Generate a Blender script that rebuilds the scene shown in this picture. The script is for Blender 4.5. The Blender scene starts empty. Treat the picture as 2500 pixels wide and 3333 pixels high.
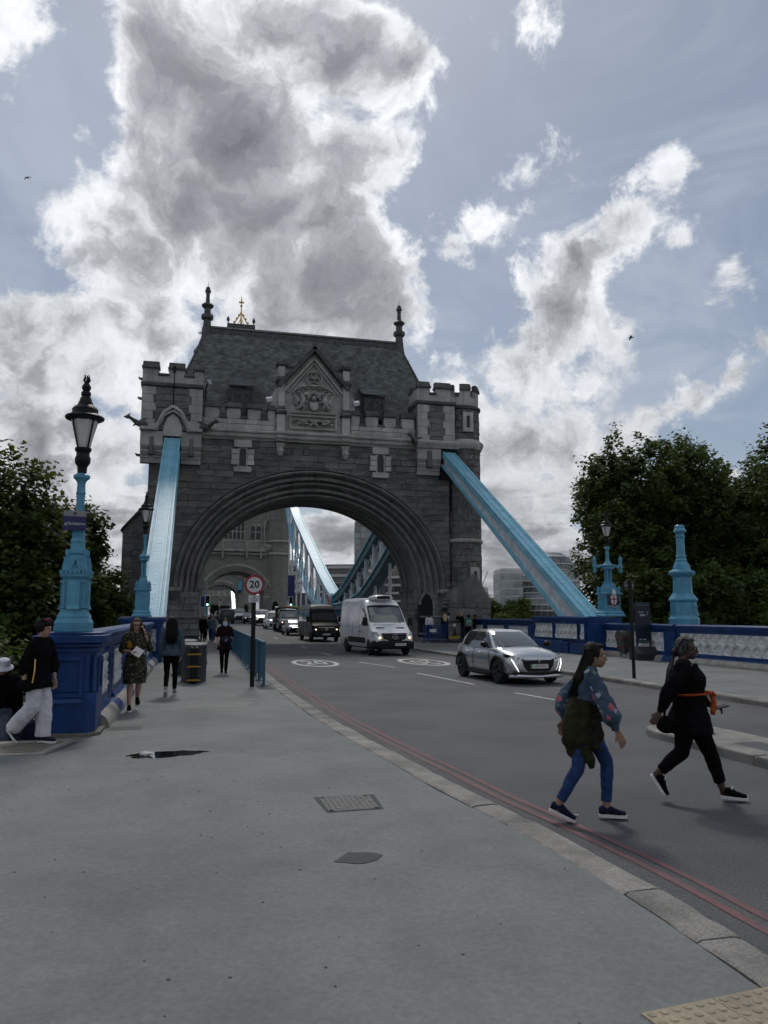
import bpy, bmesh, math, random
from mathutils import Vector, Matrix, noise as mnoise
R = math.radians
PI = math.pi
random.seed(7)
S = bpy.context.scene
COL = S.collection

# ------------------------------------------------------------------ camera
PITCH = math.atan(334 / 2500.0)
YAW = math.atan((1250 - 632) / 2500.0 * math.cos(PITCH))
cam_d = bpy.data.cameras.new('camera')
cam_d.sensor_fit = 'VERTICAL'
cam_d.sensor_height = 24.0
cam_d.lens = 24.0 * 2500.0 / 3333.0
cam_d.clip_start = 0.05
cam_d.clip_end = 6000
cam = bpy.data.objects.new('camera', cam_d)
COL.objects.link(cam)
cam.location = (-7.2, 0.0, 1.88)
cam.rotation_euler = (R(90) + PITCH, 0, -YAW)
S.camera = cam

# ------------------------------------------------------------------ light
SUN_AZ = R(6)        # right of the bridge axis
SUN_EL = R(50)
sun_d = bpy.data.lights.new('sun', 'SUN')
sun_d.energy = 1.3
sun_d.angle = R(10)
sun_d.color = (1.0, 0.96, 0.9)
sun = bpy.data.objects.new('sun', sun_d)
COL.objects.link(sun)
sun.rotation_euler = (R(90) - SUN_EL, 0, PI - SUN_AZ)
S.view_settings.view_transform = 'Standard'
S.view_settings.look = 'None'
S.view_settings.gamma = 1
S.view_settings.exposure = 0.0
S.render.engine = 'CYCLES'
S.cycles.max_bounces = 5
S.cycles.diffuse_bounces = 2
S.cycles.glossy_bounces = 3
S.cycles.transmission_bounces = 4
S.cycles.transparent_max_bounces = 8
S.cycles.use_adaptive_sampling = True
S.cycles.adaptive_threshold = .03
S.cycles.adaptive_min_samples = 12
S.cycles.caustics_reflective = False
S.cycles.caustics_refractive = False

class NT:
  """tiny node graph helper"""
  def __init__(self, tree):
    self.t = tree
    self.n = tree.nodes
  def new(self, typ, **kw):
    nd = self.n.new(typ)
    for k, v in kw.items():
      setattr(nd, k, v)
    return nd
  def put(self, sock, v):
    if isinstance(v, bpy.types.NodeSocket):
      self.t.links.new(v, sock)
    elif v is not None:
      sock.default_value = v
  def m(self, op, a, b=None, c=None, clamp=False):
    nd = self.new('ShaderNodeMath', operation=op, use_clamp=clamp)
    for i, v in enumerate((a, b, c)):
      if v is not None:
        self.put(nd.inputs[i], v)
    return nd.outputs[0]
  def v(self, op, a, b=None):
    nd = self.new('ShaderNodeVectorMath', operation=op)
    for i, x in enumerate((a, b)):
      if x is None:
        continue
      if isinstance(x, (tuple, list)):
        x = tuple(x)[:3]
      if op == 'SCALE' and i == 1:
        self.put(nd.inputs[3], x)
      else:
        self.put(nd.inputs[i], x)
    return nd.outputs[1] if op in ('DOT_PRODUCT', 'LENGTH', 'DISTANCE') else nd.outputs[0]
  def noise(self, vec, scale, detail=4, rough=.5, dist=0.0, color=False):
    nd = self.new('ShaderNodeTexNoise')
    if vec is not None:
      self.put(nd.inputs['Vector'], vec)
    nd.inputs['Scale'].default_value = scale
    nd.inputs['Detail'].default_value = detail
    nd.inputs['Roughness'].default_value = rough
    nd.inputs['Distortion'].default_value = dist
    return nd.outputs['Color' if color else 'Fac']
  def ramp(self, fac, stops, interp='LINEAR'):
    nd = self.new('ShaderNodeValToRGB')
    nd.color_ramp.interpolation = interp
    el = nd.color_ramp.elements
    while len(el) < len(stops):
      el.new(0.5)
    for e, (p, c) in zip(el, stops):
      e.position = p
      e.color = (c[0], c[1], c[2], 1) if isinstance(c, (tuple, list)) else (c, c, c, 1)
    self.put(nd.inputs[0], fac)
    return nd.outputs[0]
  def mix(self, fac, a, b, mode='MIX'):
    nd = self.new('ShaderNodeMix', data_type='RGBA', blend_type=mode)
    self.put(nd.inputs[0], fac)
    for i, x in ((6, a), (7, b)):
      if isinstance(x, (tuple, list)):
        x = (x[0], x[1], x[2], 1)
      self.put(nd.inputs[i], x)
    return nd.outputs[2]
  def ss(self, x, lo, hi):
    nd = self.new('ShaderNodeMapRange', interpolation_type='SMOOTHSTEP')
    self.put(nd.inputs[0], x)
    nd.inputs[1].default_value = lo
    nd.inputs[2].default_value = hi
    return nd.outputs[0]

# ------------------------------------------------------------------ sky
def build_world():
  w = bpy.data.worlds.new('World')
  S.world = w
  w.use_nodes = True
  T = NT(w.node_tree)
  T.n.clear()
  out = T.new('ShaderNodeOutputWorld')
  bg = T.new('ShaderNodeBackground')
  T.t.links.new(bg.outputs[0], out.inputs[0])
  sky = T.new('ShaderNodeTexSky')
  sky.sky_type = 'NISHITA'
  sky.sun_disc = False
  sky.sun_elevation = SUN_EL
  sky.sun_rotation = SUN_AZ
  sky.altitude = 10
  sky.air_density = 1.0
  sky.dust_density = .8
  tc = T.new('ShaderNodeTexCoord')
  d0 = T.v('NORMALIZE', tc.outputs['Generated'])
  sep = T.new('ShaderNodeSeparateXYZ')
  T.put(sep.inputs[0], d0)
  z = sep.outputs[2]
  sund = Vector((math.sin(SUN_AZ) * math.cos(SUN_EL), math.cos(SUN_AZ) * math.cos(SUN_EL), math.sin(SUN_EL)))
  sdot = T.v('DOT_PRODUCT', d0, tuple(sund))
  # warp the directions so that cloud edges break up
  nw = T.noise(d0, 4.5, 6, .60, color=True)
  wv = T.v('SCALE', T.v('SUBTRACT', nw, (.5, .5, .5)), .20)
  d1 = T.v('ADD', d0, wv)
  fine = T.noise(d0, 13, 8, .66, .3)
  # heaps of cumulus: direction (azimuth from the bridge axis to the right, elevation) and angular radius, degrees
  acc = None
  for az, el, r in HEAPS:
    a, e = R(az), R(el)
    c = (math.sin(a) * math.cos(e), math.cos(a) * math.cos(e), math.sin(e))
    b = T.m('SUBTRACT', R(r), T.v('DISTANCE', d1, c))
    acc = b if acc is None else T.new_smax(acc, b)
  acc = T.m('MULTIPLY', acc, 1 / R(5.5))
  acc = T.m('MAXIMUM', acc, -1.2)
  # the rest of the sky carries the same kind of broken cumulus
  zz = T.m('ADD', T.m('MAXIMUM', z, 0.0), .16)
  comb = T.new('ShaderNodeCombineXYZ')
  T.put(comb.inputs[0], T.m('DIVIDE', sep.outputs[0], zz))
  T.put(comb.inputs[1], T.m('DIVIDE', sep.outputs[1], zz))
  broad = T.noise(comb.outputs[0], 1.15, 5, .55, .3)
  front = T.ss(T.v('DOT_PRODUCT', d0, VIEW_AXIS), .62, .80)
  front = T.m('MULTIPLY', front, T.ss(z, .10, .26))
  gen = T.m('MULTIPLY', T.m('SUBTRACT', broad, .49), 4.2)
  gen = T.m('SUBTRACT', gen, T.m('MULTIPLY', front, 1.6))
  low = T.m('MULTIPLY', T.ss(z, .26, .08), .35)
  gen = T.m('ADD', gen, low)
  acc = T.m('MAXIMUM', acc, gen)
  dens = T.m('ADD', acc, T.m('MULTIPLY', T.m('SUBTRACT', fine, .5), 1.5))
  cover = T.ss(dens, -.16, .12)
  inner = T.noise(d1, 8, 6, .62, .4)
  thick = T.m('ADD', T.m('ADD', T.m('MULTIPLY', acc, .75), T.m('MULTIPLY', dens, .25)), T.m('MULTIPLY', T.m('SUBTRACT', inner, .5), 2.3))
  near_sun = T.ss(sdot, .60, 1.0)
  lit = T.ramp(T.m('MULTIPLY_ADD', thick, .5, .25), [(0.0, (.56, .60, .66)), (.18, (.72, .74, .78)), (.27, (.82, .84, .87)), (.37, (.68, .70, .73)), (.50, (.42, .435, .465)), (.66, (.265, .275, .30)), (.9, (.165, .175, .195))])
  boost = T.m('ADD', .80, T.m('MULTIPLY', near_sun, .40))
  lit = T.v('SCALE', lit, boost)
  lit = T.v('SCALE', lit, T.m('MULTIPLY_ADD', fine, .55, .72))
  # clear air with a thin high veil
  blue = T.v('SCALE', sky.outputs[0], 0.060)
  veil_n = T.noise(comb.outputs[0], 1.6, 5, .62, 1.0)
  veil = T.m('ADD', .32, T.m('MULTIPLY', T.ss(veil_n, .38, .68), .50))
  veil = T.m('ADD', veil, T.m('MULTIPLY', near_sun, .12))
  clear = T.mix(veil, blue, (.44, .50, .60))
  full = T.mix(cover, clear, lit)
  # the haze of the horizon and, under it, the dull ground seen by nobody
  hz = T.ss(z, .10, .0)
  full = T.mix(T.m('MULTIPLY', hz, .35), full, (.62, .66, .72))
  gnd = T.ss(z, -.01, -.03)
  full = T.mix(gnd, full, (.12, .12, .12))
  T.put(bg.inputs[0], full)
  bg.inputs[1].default_value = 1.0
  w.cycles.sampling_method = 'NONE'

def _smax(self, a, b):
  nd = self.new('ShaderNodeMath', operation='SMOOTH_MAX')
  self.put(nd.inputs[0], a)
  self.put(nd.inputs[1], b)
  nd.inputs[2].default_value = .014
  return nd.outputs[0]
NT.new_smax = _smax
VIEW_AXIS = (math.sin(YAW) * math.cos(R(18)), math.cos(YAW) * math.cos(R(18)), math.sin(R(18)))
HEAPS = [
  (-1.0, 36.1, 5.1),
  (5.1, 39.5, 4.7),
  (8.1, 37.9, 4.1),
  (2.4, 33.0, 5.7),
  (-1.7, 29.2, 5.7),
  (-5.9, 26.0, 4.7),
  (4.0, 27.9, 6.4),
  (9.0, 28.5, 5.1),
  (12.3, 30.7, 3.0),
  (12.7, 37.0, 2.9),
  (9.8, 24.2, 5.7),
  (12.7, 22.0, 3.7),
  (5.9, 23.1, 4.7),
  (-12.6, 18.4, 2.9),
  (-9.6, 18.2, 3.2),
  (-6.7, 19.7, 3.0),
  (-11.8, 15.5, 3.2),
  (-8.2, 15.7, 3.0),
  (-11.6, 12.4, 3.4),
  (-8.4, 12.4, 3.0),
  (-5.1, 15.5, 2.7),
  (-5.8, 10.6, 3.0),
  (-9.7, 8.8, 3.4),
  (-3.7, 20.5, 3.2),
  (-12.6, 9.2, 3.0),
  (33.8, 29.4, 1.5),
  (31.5, 27.1, 2.0),
  (34.7, 25.2, 1.3),
  (29.1, 25.0, 2.6),
  (26.3, 25.3, 1.5),
  (26.9, 21.2, 3.3),
  (30.8, 18.6, 2.0),
  (23.7, 17.8, 3.1),
  (22.9, 12.5, 3.8),
  (27.6, 12.6, 3.3),
  (32.5, 13.0, 2.3),
  (34.4, 13.5, 1.3),
  (23.8, 7.0, 3.6),
  (19.8, 16.0, 1.5),
  (24.0, 29.4, 1.4),
  (25.1, 30.5, 0.9),
  (21.4, 28.1, 1.1),
  (19.1, 26.8, 1.1),
  (-14.1, 35.7, 2.9),
  (40.3, 16.3, 1.5),
  (37.3, 14.8, 1.0),
  (25.8, 39.2, 1.1),
  (20.6, 38.6, 1.1),
  (38.6, 21.9, 1.1),
  (18.4, 18.3, 0.6),
]
build_world()

# ------------------------------------------------------------------ materials
MATS = {}
def mat(name, col, rough=.7, metal=0.0, col2=None, scale=3.0, amt=1.0, lo=.35, hi=.65, bump=0.0, bscale=30.0, bdist=.02,
    piece=0.0, fine=0.0, fscale=120.0, spec=.5, coat=0.0, emit=None, estr=0.0, streak=None, trans=0.0, detail=6, coords='Object', ior=1.45, alpha=1.0):
  if name in MATS:
    return MATS[name]
  m = bpy.data.materials.new(name)
  m.use_nodes = True
  T = NT(m.node_tree)
  b = T.n['Principled BSDF']
  tc = T.new('ShaderNodeTexCoord')
  if coords == 'World':
    vec = T.new('ShaderNodeNewGeometry').outputs['Position']
  else:
    vec = tc.outputs[coords]
  c = (col[0], col[1], col[2], 1)
  if col2 is not None:
    f = T.ss(T.noise(vec, scale, detail, .6), lo, hi)
    c = T.mix(T.m('MULTIPLY', f, amt), col, col2)
  if streak is not None:
    mp = T.new('ShaderNodeMapping')
    T.put(mp.inputs[0], vec)
    mp.inputs['Scale'].default_value = (1, 1, .12)
    f = T.ss(T.noise(mp.outputs[0], streak[1], 5, .6), .48, .72)
    c = T.mix(T.m('MULTIPLY', f, streak[2]), c, streak[0])
  if fine:
    f = T.noise(vec, fscale, 2, .5)
    k = T.m('MULTIPLY_ADD', T.m('SUBTRACT', f, .5), fine * 2, 1.0)
    c = T.v('SCALE', c, k)
  if piece:
    oi = T.new('ShaderNodeObjectInfo').outputs['Random']
    gi = T.new('ShaderNodeNewGeometry').outputs['Random Per Island']
    r_ = T.m('FRACT', T.m('ADD', oi, gi))
    k = T.m('MULTIPLY_ADD', T.m('SUBTRACT', r_, .5), piece * 2, 1.0)
    c = T.v('SCALE', c, k)
  T.put(b.inputs['Base Color'], c)
  b.inputs['Roughness'].default_value = rough
  b.inputs['Metallic'].default_value = metal
  b.inputs['IOR'].default_value = ior
  b.inputs['Specular IOR Level'].default_value = spec
  b.inputs['Coat Weight'].default_value = coat
  b.inputs['Coat Roughness'].default_value = .05
  b.inputs['Transmission Weight'].default_value = trans
  b.inputs['Alpha'].default_value = alpha
  if emit:
    b.inputs['Emission Color'].default_value = (emit[0], emit[1], emit[2], 1)
    b.inputs['Emission Strength'].default_value = estr
  if bump:
    bn = T.new('ShaderNodeBump')
    bn.inputs['Strength'].default_value = bump
    bn.inputs['Distance'].default_value = bdist
    T.put(bn.inputs['Height'], T.noise(vec, bscale, 6, .6))
    T.t.links.new(bn.outputs[0], b.inputs['Normal'])
  MATS[name] = m
  return m

# ------------------------------------------------------------------ object helpers
def tag(o, label=None, cat=None, group=None, kind=None):
  if label: o['label'] = label
  if cat: o['category'] = cat
  if group: o['group'] = group
  if kind: o['kind'] = kind
  return o

def thing(name, label, cat, loc=(0, 0, 0), rz=0.0, group=None):
  o = bpy.data.objects.new(name, None)
  o.empty_display_size = .2
  COL.objects.link(o)
  o.location = loc
  o.rotation_euler = (0, 0, rz)
  return tag(o, label, cat, group)

def link_mesh(name, me, parent=None):
  o = bpy.data.objects.new(name, me)
  COL.objects.link(o)
  if parent is not None:
    o.parent = parent
  return o

def copy_tree(o, parent=None):
  c = o.copy()
  COL.objects.link(c)
  c.parent = parent
  for ch in list(o.children):
    copy_tree(ch, c)
  return c

class MB:
  """collects faces for one mesh object"""
  def __init__(self):
    self.v, self.f, self.mi = [], [], []
    self.cur = 0
  def add(self, verts, faces):
    n = len(self.v)
    self.v += [tuple(p) for p in verts]
    self.f += [tuple(i + n for i in f) for f in faces]
    self.mi += [self.cur] * len(faces)
    return self
  def box(self, x0, x1, y0, y1, z0, z1):
    v = [(x0, y0, z0), (x1, y0, z0), (x1, y1, z0), (x0, y1, z0), (x0, y0, z1), (x1, y0, z1), (x1, y1, z1), (x0, y1, z1)]
    return self.add(v, [(0, 3, 2, 1), (4, 5, 6, 7), (0, 1, 5, 4), (1, 2, 6, 5), (2, 3, 7, 6), (3, 0, 4, 7)])
  def frust(self, x0, x1, y0, y1, z0, X0, X1, Y0, Y1, z1):
    v = [(x0, y0, z0), (x1, y0, z0), (x1, y1, z0), (x0, y1, z0), (X0, Y0, z1), (X1, Y0, z1), (X1, Y1, z1), (X0, Y1, z1)]
    return self.add(v, [(0, 3, 2, 1), (4, 5, 6, 7), (0, 1, 5, 4), (1, 2, 6, 5), (2, 3, 7, 6), (3, 0, 4, 7)])
  def obox(self, c, ex, ey, ez):
    c, ex, ey, ez = Vector(c), Vector(ex), Vector(ey), Vector(ez)
    v = [c - ex - ey - ez, c + ex - ey - ez, c + ex + ey - ez, c - ex + ey - ez, c - ex - ey + ez, c + ex - ey + ez, c + ex + ey + ez, c - ex + ey + ez]
    return self.add(v, [(0, 3, 2, 1), (4, 5, 6, 7), (0, 1, 5, 4), (1, 2, 6, 5), (2, 3, 7, 6), (3, 0, 4, 7)])
  def bar(self, a, b, w, h=None, up=(0, 0, 1)):
    a, b = Vector(a), Vector(b)
    h = w if h is None else h
    d = (b - a)
    L = d.length
    if L < 1e-6:
      return self
    d /= L
    u = Vector(up)
    if abs(d.dot(u)) > .98:
      u = Vector((1, 0, 0))
    s = d.cross(u).normalized()
    u = s.cross(d)
    return self.obox((a + b) / 2, s * w / 2, d * L / 2, u * h / 2)
  def prism(self, poly, axis, a, b):
    """poly: list of 2d points; axis: extrusion axis"""
    def P(p, t):
      return {'x': (t, p[0], p[1]), 'y': (p[0], t, p[1]), 'z': (p[0], p[1], t)}[axis]
    n = len(poly)
    v = [P(p, a) for p in poly] + [P(p, b) for p in poly]
    f = [tuple(range(n)), tuple(range(2 * n - 1, n - 1, -1))]
    f += [(i, i + n, (i + 1) % n + n, (i + 1) % n) for i in range(n)]
    return self.add(v, f)
  def lathe(self, prof, c=(0, 0, 0), n=16, a0=0.0, sq=False, close=True):
    """prof: list of (r, z); n-sided"""
    v, f = [], []
    m = len(prof)
    for r, z in prof:
      for i in range(n):
        a = a0 + 2 * PI * i / n
        v.append((c[0] + r * math.cos(a), c[1] + r * math.sin(a), c[2] + z))
    for j in range(m - 1):
      for i in range(n):
        k = (i + 1) % n
        f.append((j * n + i, j * n + k, (j + 1) * n + k, (j + 1) * n + i))
    if close:
      f.append(tuple(range(n - 1, -1, -1)))
      f.append(tuple((m - 1) * n + i for i in range(n)))
    return self.add(v, f)
  def sq(self, prof, c=(0, 0, 0), ang=0.0):
    """square lathe: half-width, z"""
    return self.lathe([(r * math.sqrt(2), z) for r, z in prof], c, 4, PI / 4 + ang)
  def oct(self, prof, c=(0, 0, 0)):
    return self.lathe([(r / math.cos(PI / 8), z) for r, z in prof], c, 8, PI / 8)
  def tube(self, pts, rad, n=8, cap=True):
    """rad: number or list of (r) or list of (ra, rb)"""
    pts = [Vector(p) for p in pts]
    m = len(pts)
    if not isinstance(rad, (list, tuple)):
      rad = [rad] * m
    v, f = [], []
    prev = None
    for i, p in enumerate(pts):
      d = (pts[min(i + 1, m - 1)] - pts[max(i - 1, 0)]).normalized()
      if prev is None:
        u = Vector((0, 0, 1)) if abs(d.z) < .9 else Vector((0, 1, 0))
        s = d.cross(u).normalized()
      else:
        s = (prev - d * prev.dot(d)).normalized()
      prev = s
      u = s.cross(d)
      r = rad[i]
      ra, rb = (r if isinstance(r, (tuple, list)) else (r, r))
      for k in range(n):
        a = 2 * PI * k / n
        v.append(p + s * ra * math.cos(a) + u * rb * math.sin(a))
    for i in range(m - 1):
      for k in range(n):
        q = (k + 1) % n
        f.append((i * n + k, i * n + q, (i + 1) * n + q, (i + 1) * n + k))
    if cap:
      f.append(tuple(range(n - 1, -1, -1)))
      f.append(tuple((m - 1) * n + k for k in range(n)))
    return self.add(v, f)
  def ball(self, c, r, n=10, m=6):
    rx, ry, rz = (r if isinstance(r, (tuple, list)) else (r, r, r))
    v, f = [], []
    for j in range(m + 1):
      t = PI * j / m
      for i in range(n):
        a = 2 * PI * i / n
        v.append((c[0] + rx * math.sin(t) * math.cos(a), c[1] + ry * math.sin(t) * math.sin(a), c[2] + rz * math.cos(t)))
    for j in range(m):
      for i in range(n):
        k = (i + 1) % n
        f.append((j * n + i, (j + 1) * n + i, (j + 1) * n + k, j * n + k))
    return self.add(v, f)
  def strip(self, A, B):
    n = len(A)
    return self.add(list(A) + list(B), [(i, i + 1, n + i + 1, n + i) for i in range(n - 1)])
  def mesh(self, name, mats, smooth=False, weld=0.0):
    me = bpy.data.meshes.new(name)
    me.from_pydata(self.v, [], self.f)
    if not isinstance(mats, (list, tuple)):
      mats = [mats]
    for m in mats:
      me.materials.append(m)
    if len(mats) > 1:
      me.polygons.foreach_set('material_index', self.mi)
    bm = bmesh.new()
    bm.from_mesh(me)
    if weld:
      bmesh.ops.remove_doubles(bm, verts=bm.verts, dist=weld)
    bmesh.ops.recalc_face_normals(bm, faces=bm.faces)
    bm.to_mesh(me)
    bm.free()
    if smooth:
      me.polygons.foreach_set('use_smooth', [True] * len(me.polygons))
      if smooth is not True:
        me.set_sharp_from_angle(angle=R(smooth))
    me.update()
    return me
  def build(self, name, mats, parent=None, smooth=False, bevel=0.0, weld=0.0, loc=None):
    me = self.mesh(name, mats, smooth, weld)
    o = link_mesh(name, me, parent)
    if loc is not None:
      o.location = loc
    if bevel:
      md = o.modifiers.new('bevel', 'BEVEL')
      md.width = bevel
      md.segments = 2
      md.limit_method = 'ANGLE'
      md.angle_limit = R(40)
    return o

PENDING = []      # (object, material, sharp angle or None, helpers to delete)
def bake_later(o, m=None, sharp=None, helpers=()):
  PENDING.append((o, m, sharp, helpers))
  return o

def bake_all():
  """turn modifiers and text into plain meshes, all in one go"""
  bpy.context.view_layer.update()
  dg = bpy.context.evaluated_depsgraph_get()
  done = [bpy.data.meshes.new_from_object((h[0] if o.get('_txt') else o).evaluated_get(dg)) for o, m, sharp, h in PENDING]
  for (o, m, sharp, helpers), me in zip(PENDING, done):
    o.modifiers.clear()
    if m is not None:
      me.materials.clear(); me.materials.append(m)
    if not o.get('_txt'):
      me.polygons.foreach_set('use_smooth', [True] * len(me.polygons))
      if sharp: me.set_sharp_from_angle(angle=R(sharp))
    else:
      del o['_txt']
    me.name = o.name.split('.')[0]
    o.data = me
  for o, m, sharp, helpers in PENDING:
    for h in helpers:
      bpy.data.objects.remove(h)
  PENDING.clear()

def text_mesh(name, body, size, m, parent=None, loc=(0, 0, 0), rot=(0, 0, 0), depth=.002, align='CENTER', sx=1.0, bold=0.0):
  cu = bpy.data.curves.new(name, 'FONT')
  cu.body = body
  cu.size = size
  cu.extrude = depth
  cu.offset = bold
  cu.align_x = align
  cu.align_y = 'CENTER'
  cu.resolution_u = 3
  src = bpy.data.objects.new(name + '_source', cu)
  COL.objects.link(src)
  t = link_mesh(name, bpy.data.meshes.new(name), parent)
  t.location = loc
  t.rotation_euler = rot
  t.scale = (sx, 1, 1)
  t['_txt'] = 1
  bake_later(t, m, None, (src,))
  return t

FACE_CAM = (R(90), 0, 0)    # text facing -y

# ---- pieces: the first `limit` as objects that share meshes, the rest joined
def pieces(name, parent, temps, places, m, limit=300, rest_name=None, smooth=False):
  """temps: list of meshes (unit sized); places: list of (matrix, size-key)"""
  places = sorted(places, key=lambda p: -p[1])
  for i, (M, k) in enumerate(places[:limit]):
    o = link_mesh(name, random.choice(temps), parent)
    o.matrix_local = M
  rest = places[limit:]
  if rest:
    V, F, n = [], [], 0
    data = [([v.co.copy() for v in t.vertices], [tuple(p.vertices) for p in t.polygons]) for t in temps]
    for M, k in rest:
      vs, fs = random.choice(data)
      V += [tuple(M @ v) for v in vs]
      F += [tuple(i + n for i in f) for f in fs]
      n += len(vs)
    me = bpy.data.meshes.new(rest_name or name + 's')
    me.from_pydata(V, [], F)
    me.materials.append(m)
    if smooth:
      me.polygons.foreach_set('use_smooth', [True] * len(me.polygons))
    me.update()
    o = link_mesh(rest_name or name + '_field', me, parent)
    o['kind'] = 'stuff'

def stone_templates(m, n=6, rough=.25, seed=1):
  """unit block x,z in -.5...5, front towards -y (y from 0 to -1), rock faced"""
  rnd = random.Random(seed)
  out = []
  for k in range(n):
    mb = MB()
    xs = [-.5, -.47, -.2, .15, .47, .5]
    zs = [-.5, -.44, 0.05, .44, .5]
    v, f = [], []
    for j, z in enumerate(zs):
      for i, x in enumerate(xs):
        edge = i in (0, len(xs) - 1) or j in (0, len(zs) - 1)
        y = -.72 if edge else -1 + rough * (rnd.random() * 1.6 - .4)
        v.append((x, y, z))
    w = len(xs)
    for j in range(len(zs) - 1):
      for i in range(w - 1):
        f.append((j * w + i, j * w + i + 1, (j + 1) * w + i + 1, (j + 1) * w + i))
    b = len(v)
    ring = [(x, zs[0]) for x in (xs[0], xs[-1])] + [(x, zs[-1]) for x in (xs[-1], xs[0])]
    idx = [0, w - 1, len(zs) * w - 1, (len(zs) - 1) * w]
    v += [(x, 0, z) for x, z in ring]
    for q in range(4):
      f.append((idx[q], b + q, b + (q + 1) % 4, idx[(q + 1) % 4]))
    mb.add(v, f)
    out.append(mb.mesh('stone_block', m))
  return out

def smooth_templates(m, n=2, name='block', bev=.04):
  out = []
  for k in range(n):
    mb = MB()
    e = bev
    v = [(-.5, 0, -.5), (.5, 0, -.5), (.5, 0, .5), (-.5, 0, .5), (-.5, -.8, -.5), (.5, -.8, -.5), (.5, -.8, .5), (-.5, -.8, .5),
       (-.5 + e, -1, -.5 + e), (.5 - e, -1, -.5 + e), (.5 - e, -1, .5 - e), (-.5 + e, -1, .5 - e)]
    f = []
    for a in range(4):
      b = (a + 1) % 4
      f += [(a, b, 4 + b, 4 + a), (4 + a, 4 + b, 8 + b, 8 + a)]
    f.append((8, 9, 10, 11))
    mb.add(v, f)
    out.append(mb.mesh(name, m))
  return out

def TRS(loc, scale, rz=0.0):
  return Matrix.Translation(loc) @ Matrix.Rotation(rz, 4, 'Z') @ Matrix.Diagonal((scale[0], scale[1], scale[2], 1))

def courses(x0, x1, z0, z1, h=.4, wmin=.7, wmax=1.3, gap=.02, hole=None, rnd=random):
  """rows of blocks over a rectangle; hole(z) gives a list of x-intervals to leave free. returns (x0,x1,z0,z1)"""
  out = []
  nrow = max(1, round((z1 - z0) / h))
  hh = (z1 - z0) / nrow
  for r in range(nrow):
    za, zb = z0 + r * hh, z0 + (r + 1) * hh
    spans = [(x0, x1)]
    if hole:
      for a, b in hole(za, zb):
        ns = []
        for p, q in spans:
          if b <= p or a >= q:
            ns.append((p, q)); continue
          if a > p: ns.append((p, a))
          if b < q: ns.append((b, q))
        spans = ns
    for p, q in spans:
      x = p
      if q - p < .08:
        continue
      first = True
      while x < q - 1e-4:
        w = rnd.uniform(wmin, wmax)
        if first:
          w *= rnd.uniform(.5, 1); first = False
        if q - (x + w) < wmin * .6:
          w = q - x
        out.append((x + gap / 2, x + w - gap / 2, za + gap / 2, zb - gap / 2))
        x += w
  return out

# ------------------------------------------------------------------ palette
M_asphalt = mat('asphalt', (.092, .094, .098), .78, col2=(.066, .068, .072), scale=.5, fine=1.1, fscale=55, bump=.9, bscale=75, bdist=.012, coords='World')
M_pave = mat('pavement_concrete', (.178, .187, .184), .82, col2=(.125, .133, .131), scale=.6, lo=.36, hi=.72, detail=10, fine=.3, fscale=30, bump=.3, bscale=70, bdist=.006, streak=((.10, .106, .103), 1.1, .42), coords='World')
M_kerb = mat('kerb_granite', (.275, .262, .24), .85, col2=(.165, .157, .145), scale=2.2, fine=.6, fscale=55, bump=.9, bscale=28, bdist=.015, piece=.16, coords='World')
M_red = mat('red_road_paint', (.165, .075, .078), .75, col2=(.115, .066, .068), scale=3, fine=.4, fscale=60, coords='World')
M_white_line = mat('white_road_paint', (.56, .55, .52), .75, col2=(.38, .38, .37), scale=2.5, fine=.25, fscale=60, coords='World')
M_gran = mat('granite', (.168, .162, .152), .85, col2=(.112, .108, .102), scale=1.1, fine=.3, fscale=25, bump=.6, bscale=9, bdist=.06, piece=.24, coords='World')
M_mortar = mat('mortar', (.165, .162, .155), .95, col2=(.13, .128, .124), scale=2, coords='World')
M_ash = mat('ashlar_limestone', (.47, .455, .43), .85, col2=(.34, .33, .31), scale=.9, fine=.12, fscale=20, bump=.2, bscale=12, bdist=.02, piece=.13, streak=((.16, .157, .15), 2.2, .5), coords='World')
M_cap = mat('weathered_coping', (.115, .113, .108), .9, col2=(.065, .065, .063), scale=1.6, bump=.4, bscale=10, bdist=.03, piece=.12, coords='World')
M_arch = mat('arch_stone', (.215, .209, .20), .85, col2=(.145, .141, .136), scale=1.2, fine=.15, fscale=22, piece=.12, streak=((.06, .06, .058), 1.5, .5), coords='World')
M_slate = mat('roof_slate', (.125, .138, .136), .55, col2=(.075, .085, .082), scale=1.3, piece=.36, streak=((.05, .062, .05), 2.6, .7), bump=.2, bscale=20, coords='World')
M_lead = mat('dark_lead', (.05, .052, .055), .55, col2=(.09, .092, .095), scale=3, bump=.2, bscale=8, streak=((.12, .12, .12), 3, .35), coords='World')
M_dark = mat('dark_opening', (.008, .008, .009), .9)
M_glassd = mat('dark_leaded_glass', (.012, .014, .017), .12, spec=.6, bump=.15, bscale=12)
M_sky_blue = mat('light_blue_paint', (.09, .32, .465), .42, col2=(.065, .245, .37), scale=2.2, fine=.1, fscale=30, streak=((.05, .17, .25), 3.0, .35), coat=.15)
M_pale_blue = mat('pale_blue_girder_paint', (.20, .47, .60), .4, col2=(.14, .37, .50), scale=1.2, streak=((.08, .23, .33), 3, .35), coat=.15)
M_deep_blue = mat('deep_blue_paint', (.010, .050, .185), .42, col2=(.007, .034, .13), scale=2.5, fine=.12, fscale=25, streak=((.008, .026, .08), 2.5, .4), coat=.08, spec=.3)
M_panel = mat('white_panel_paint', (.72, .73, .74), .6, col2=(.58, .59, .60), scale=3, streak=((.25, .25, .24), 3, .5))
M_web = mat('white_grey_girder_paint', (.68, .70, .73), .55, col2=(.47, .49, .52), scale=2, streak=((.32, .33, .33), 2.5, .4))
M_black = mat('black_paint', (.006, .006, .007), .45, spec=.3)
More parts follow.
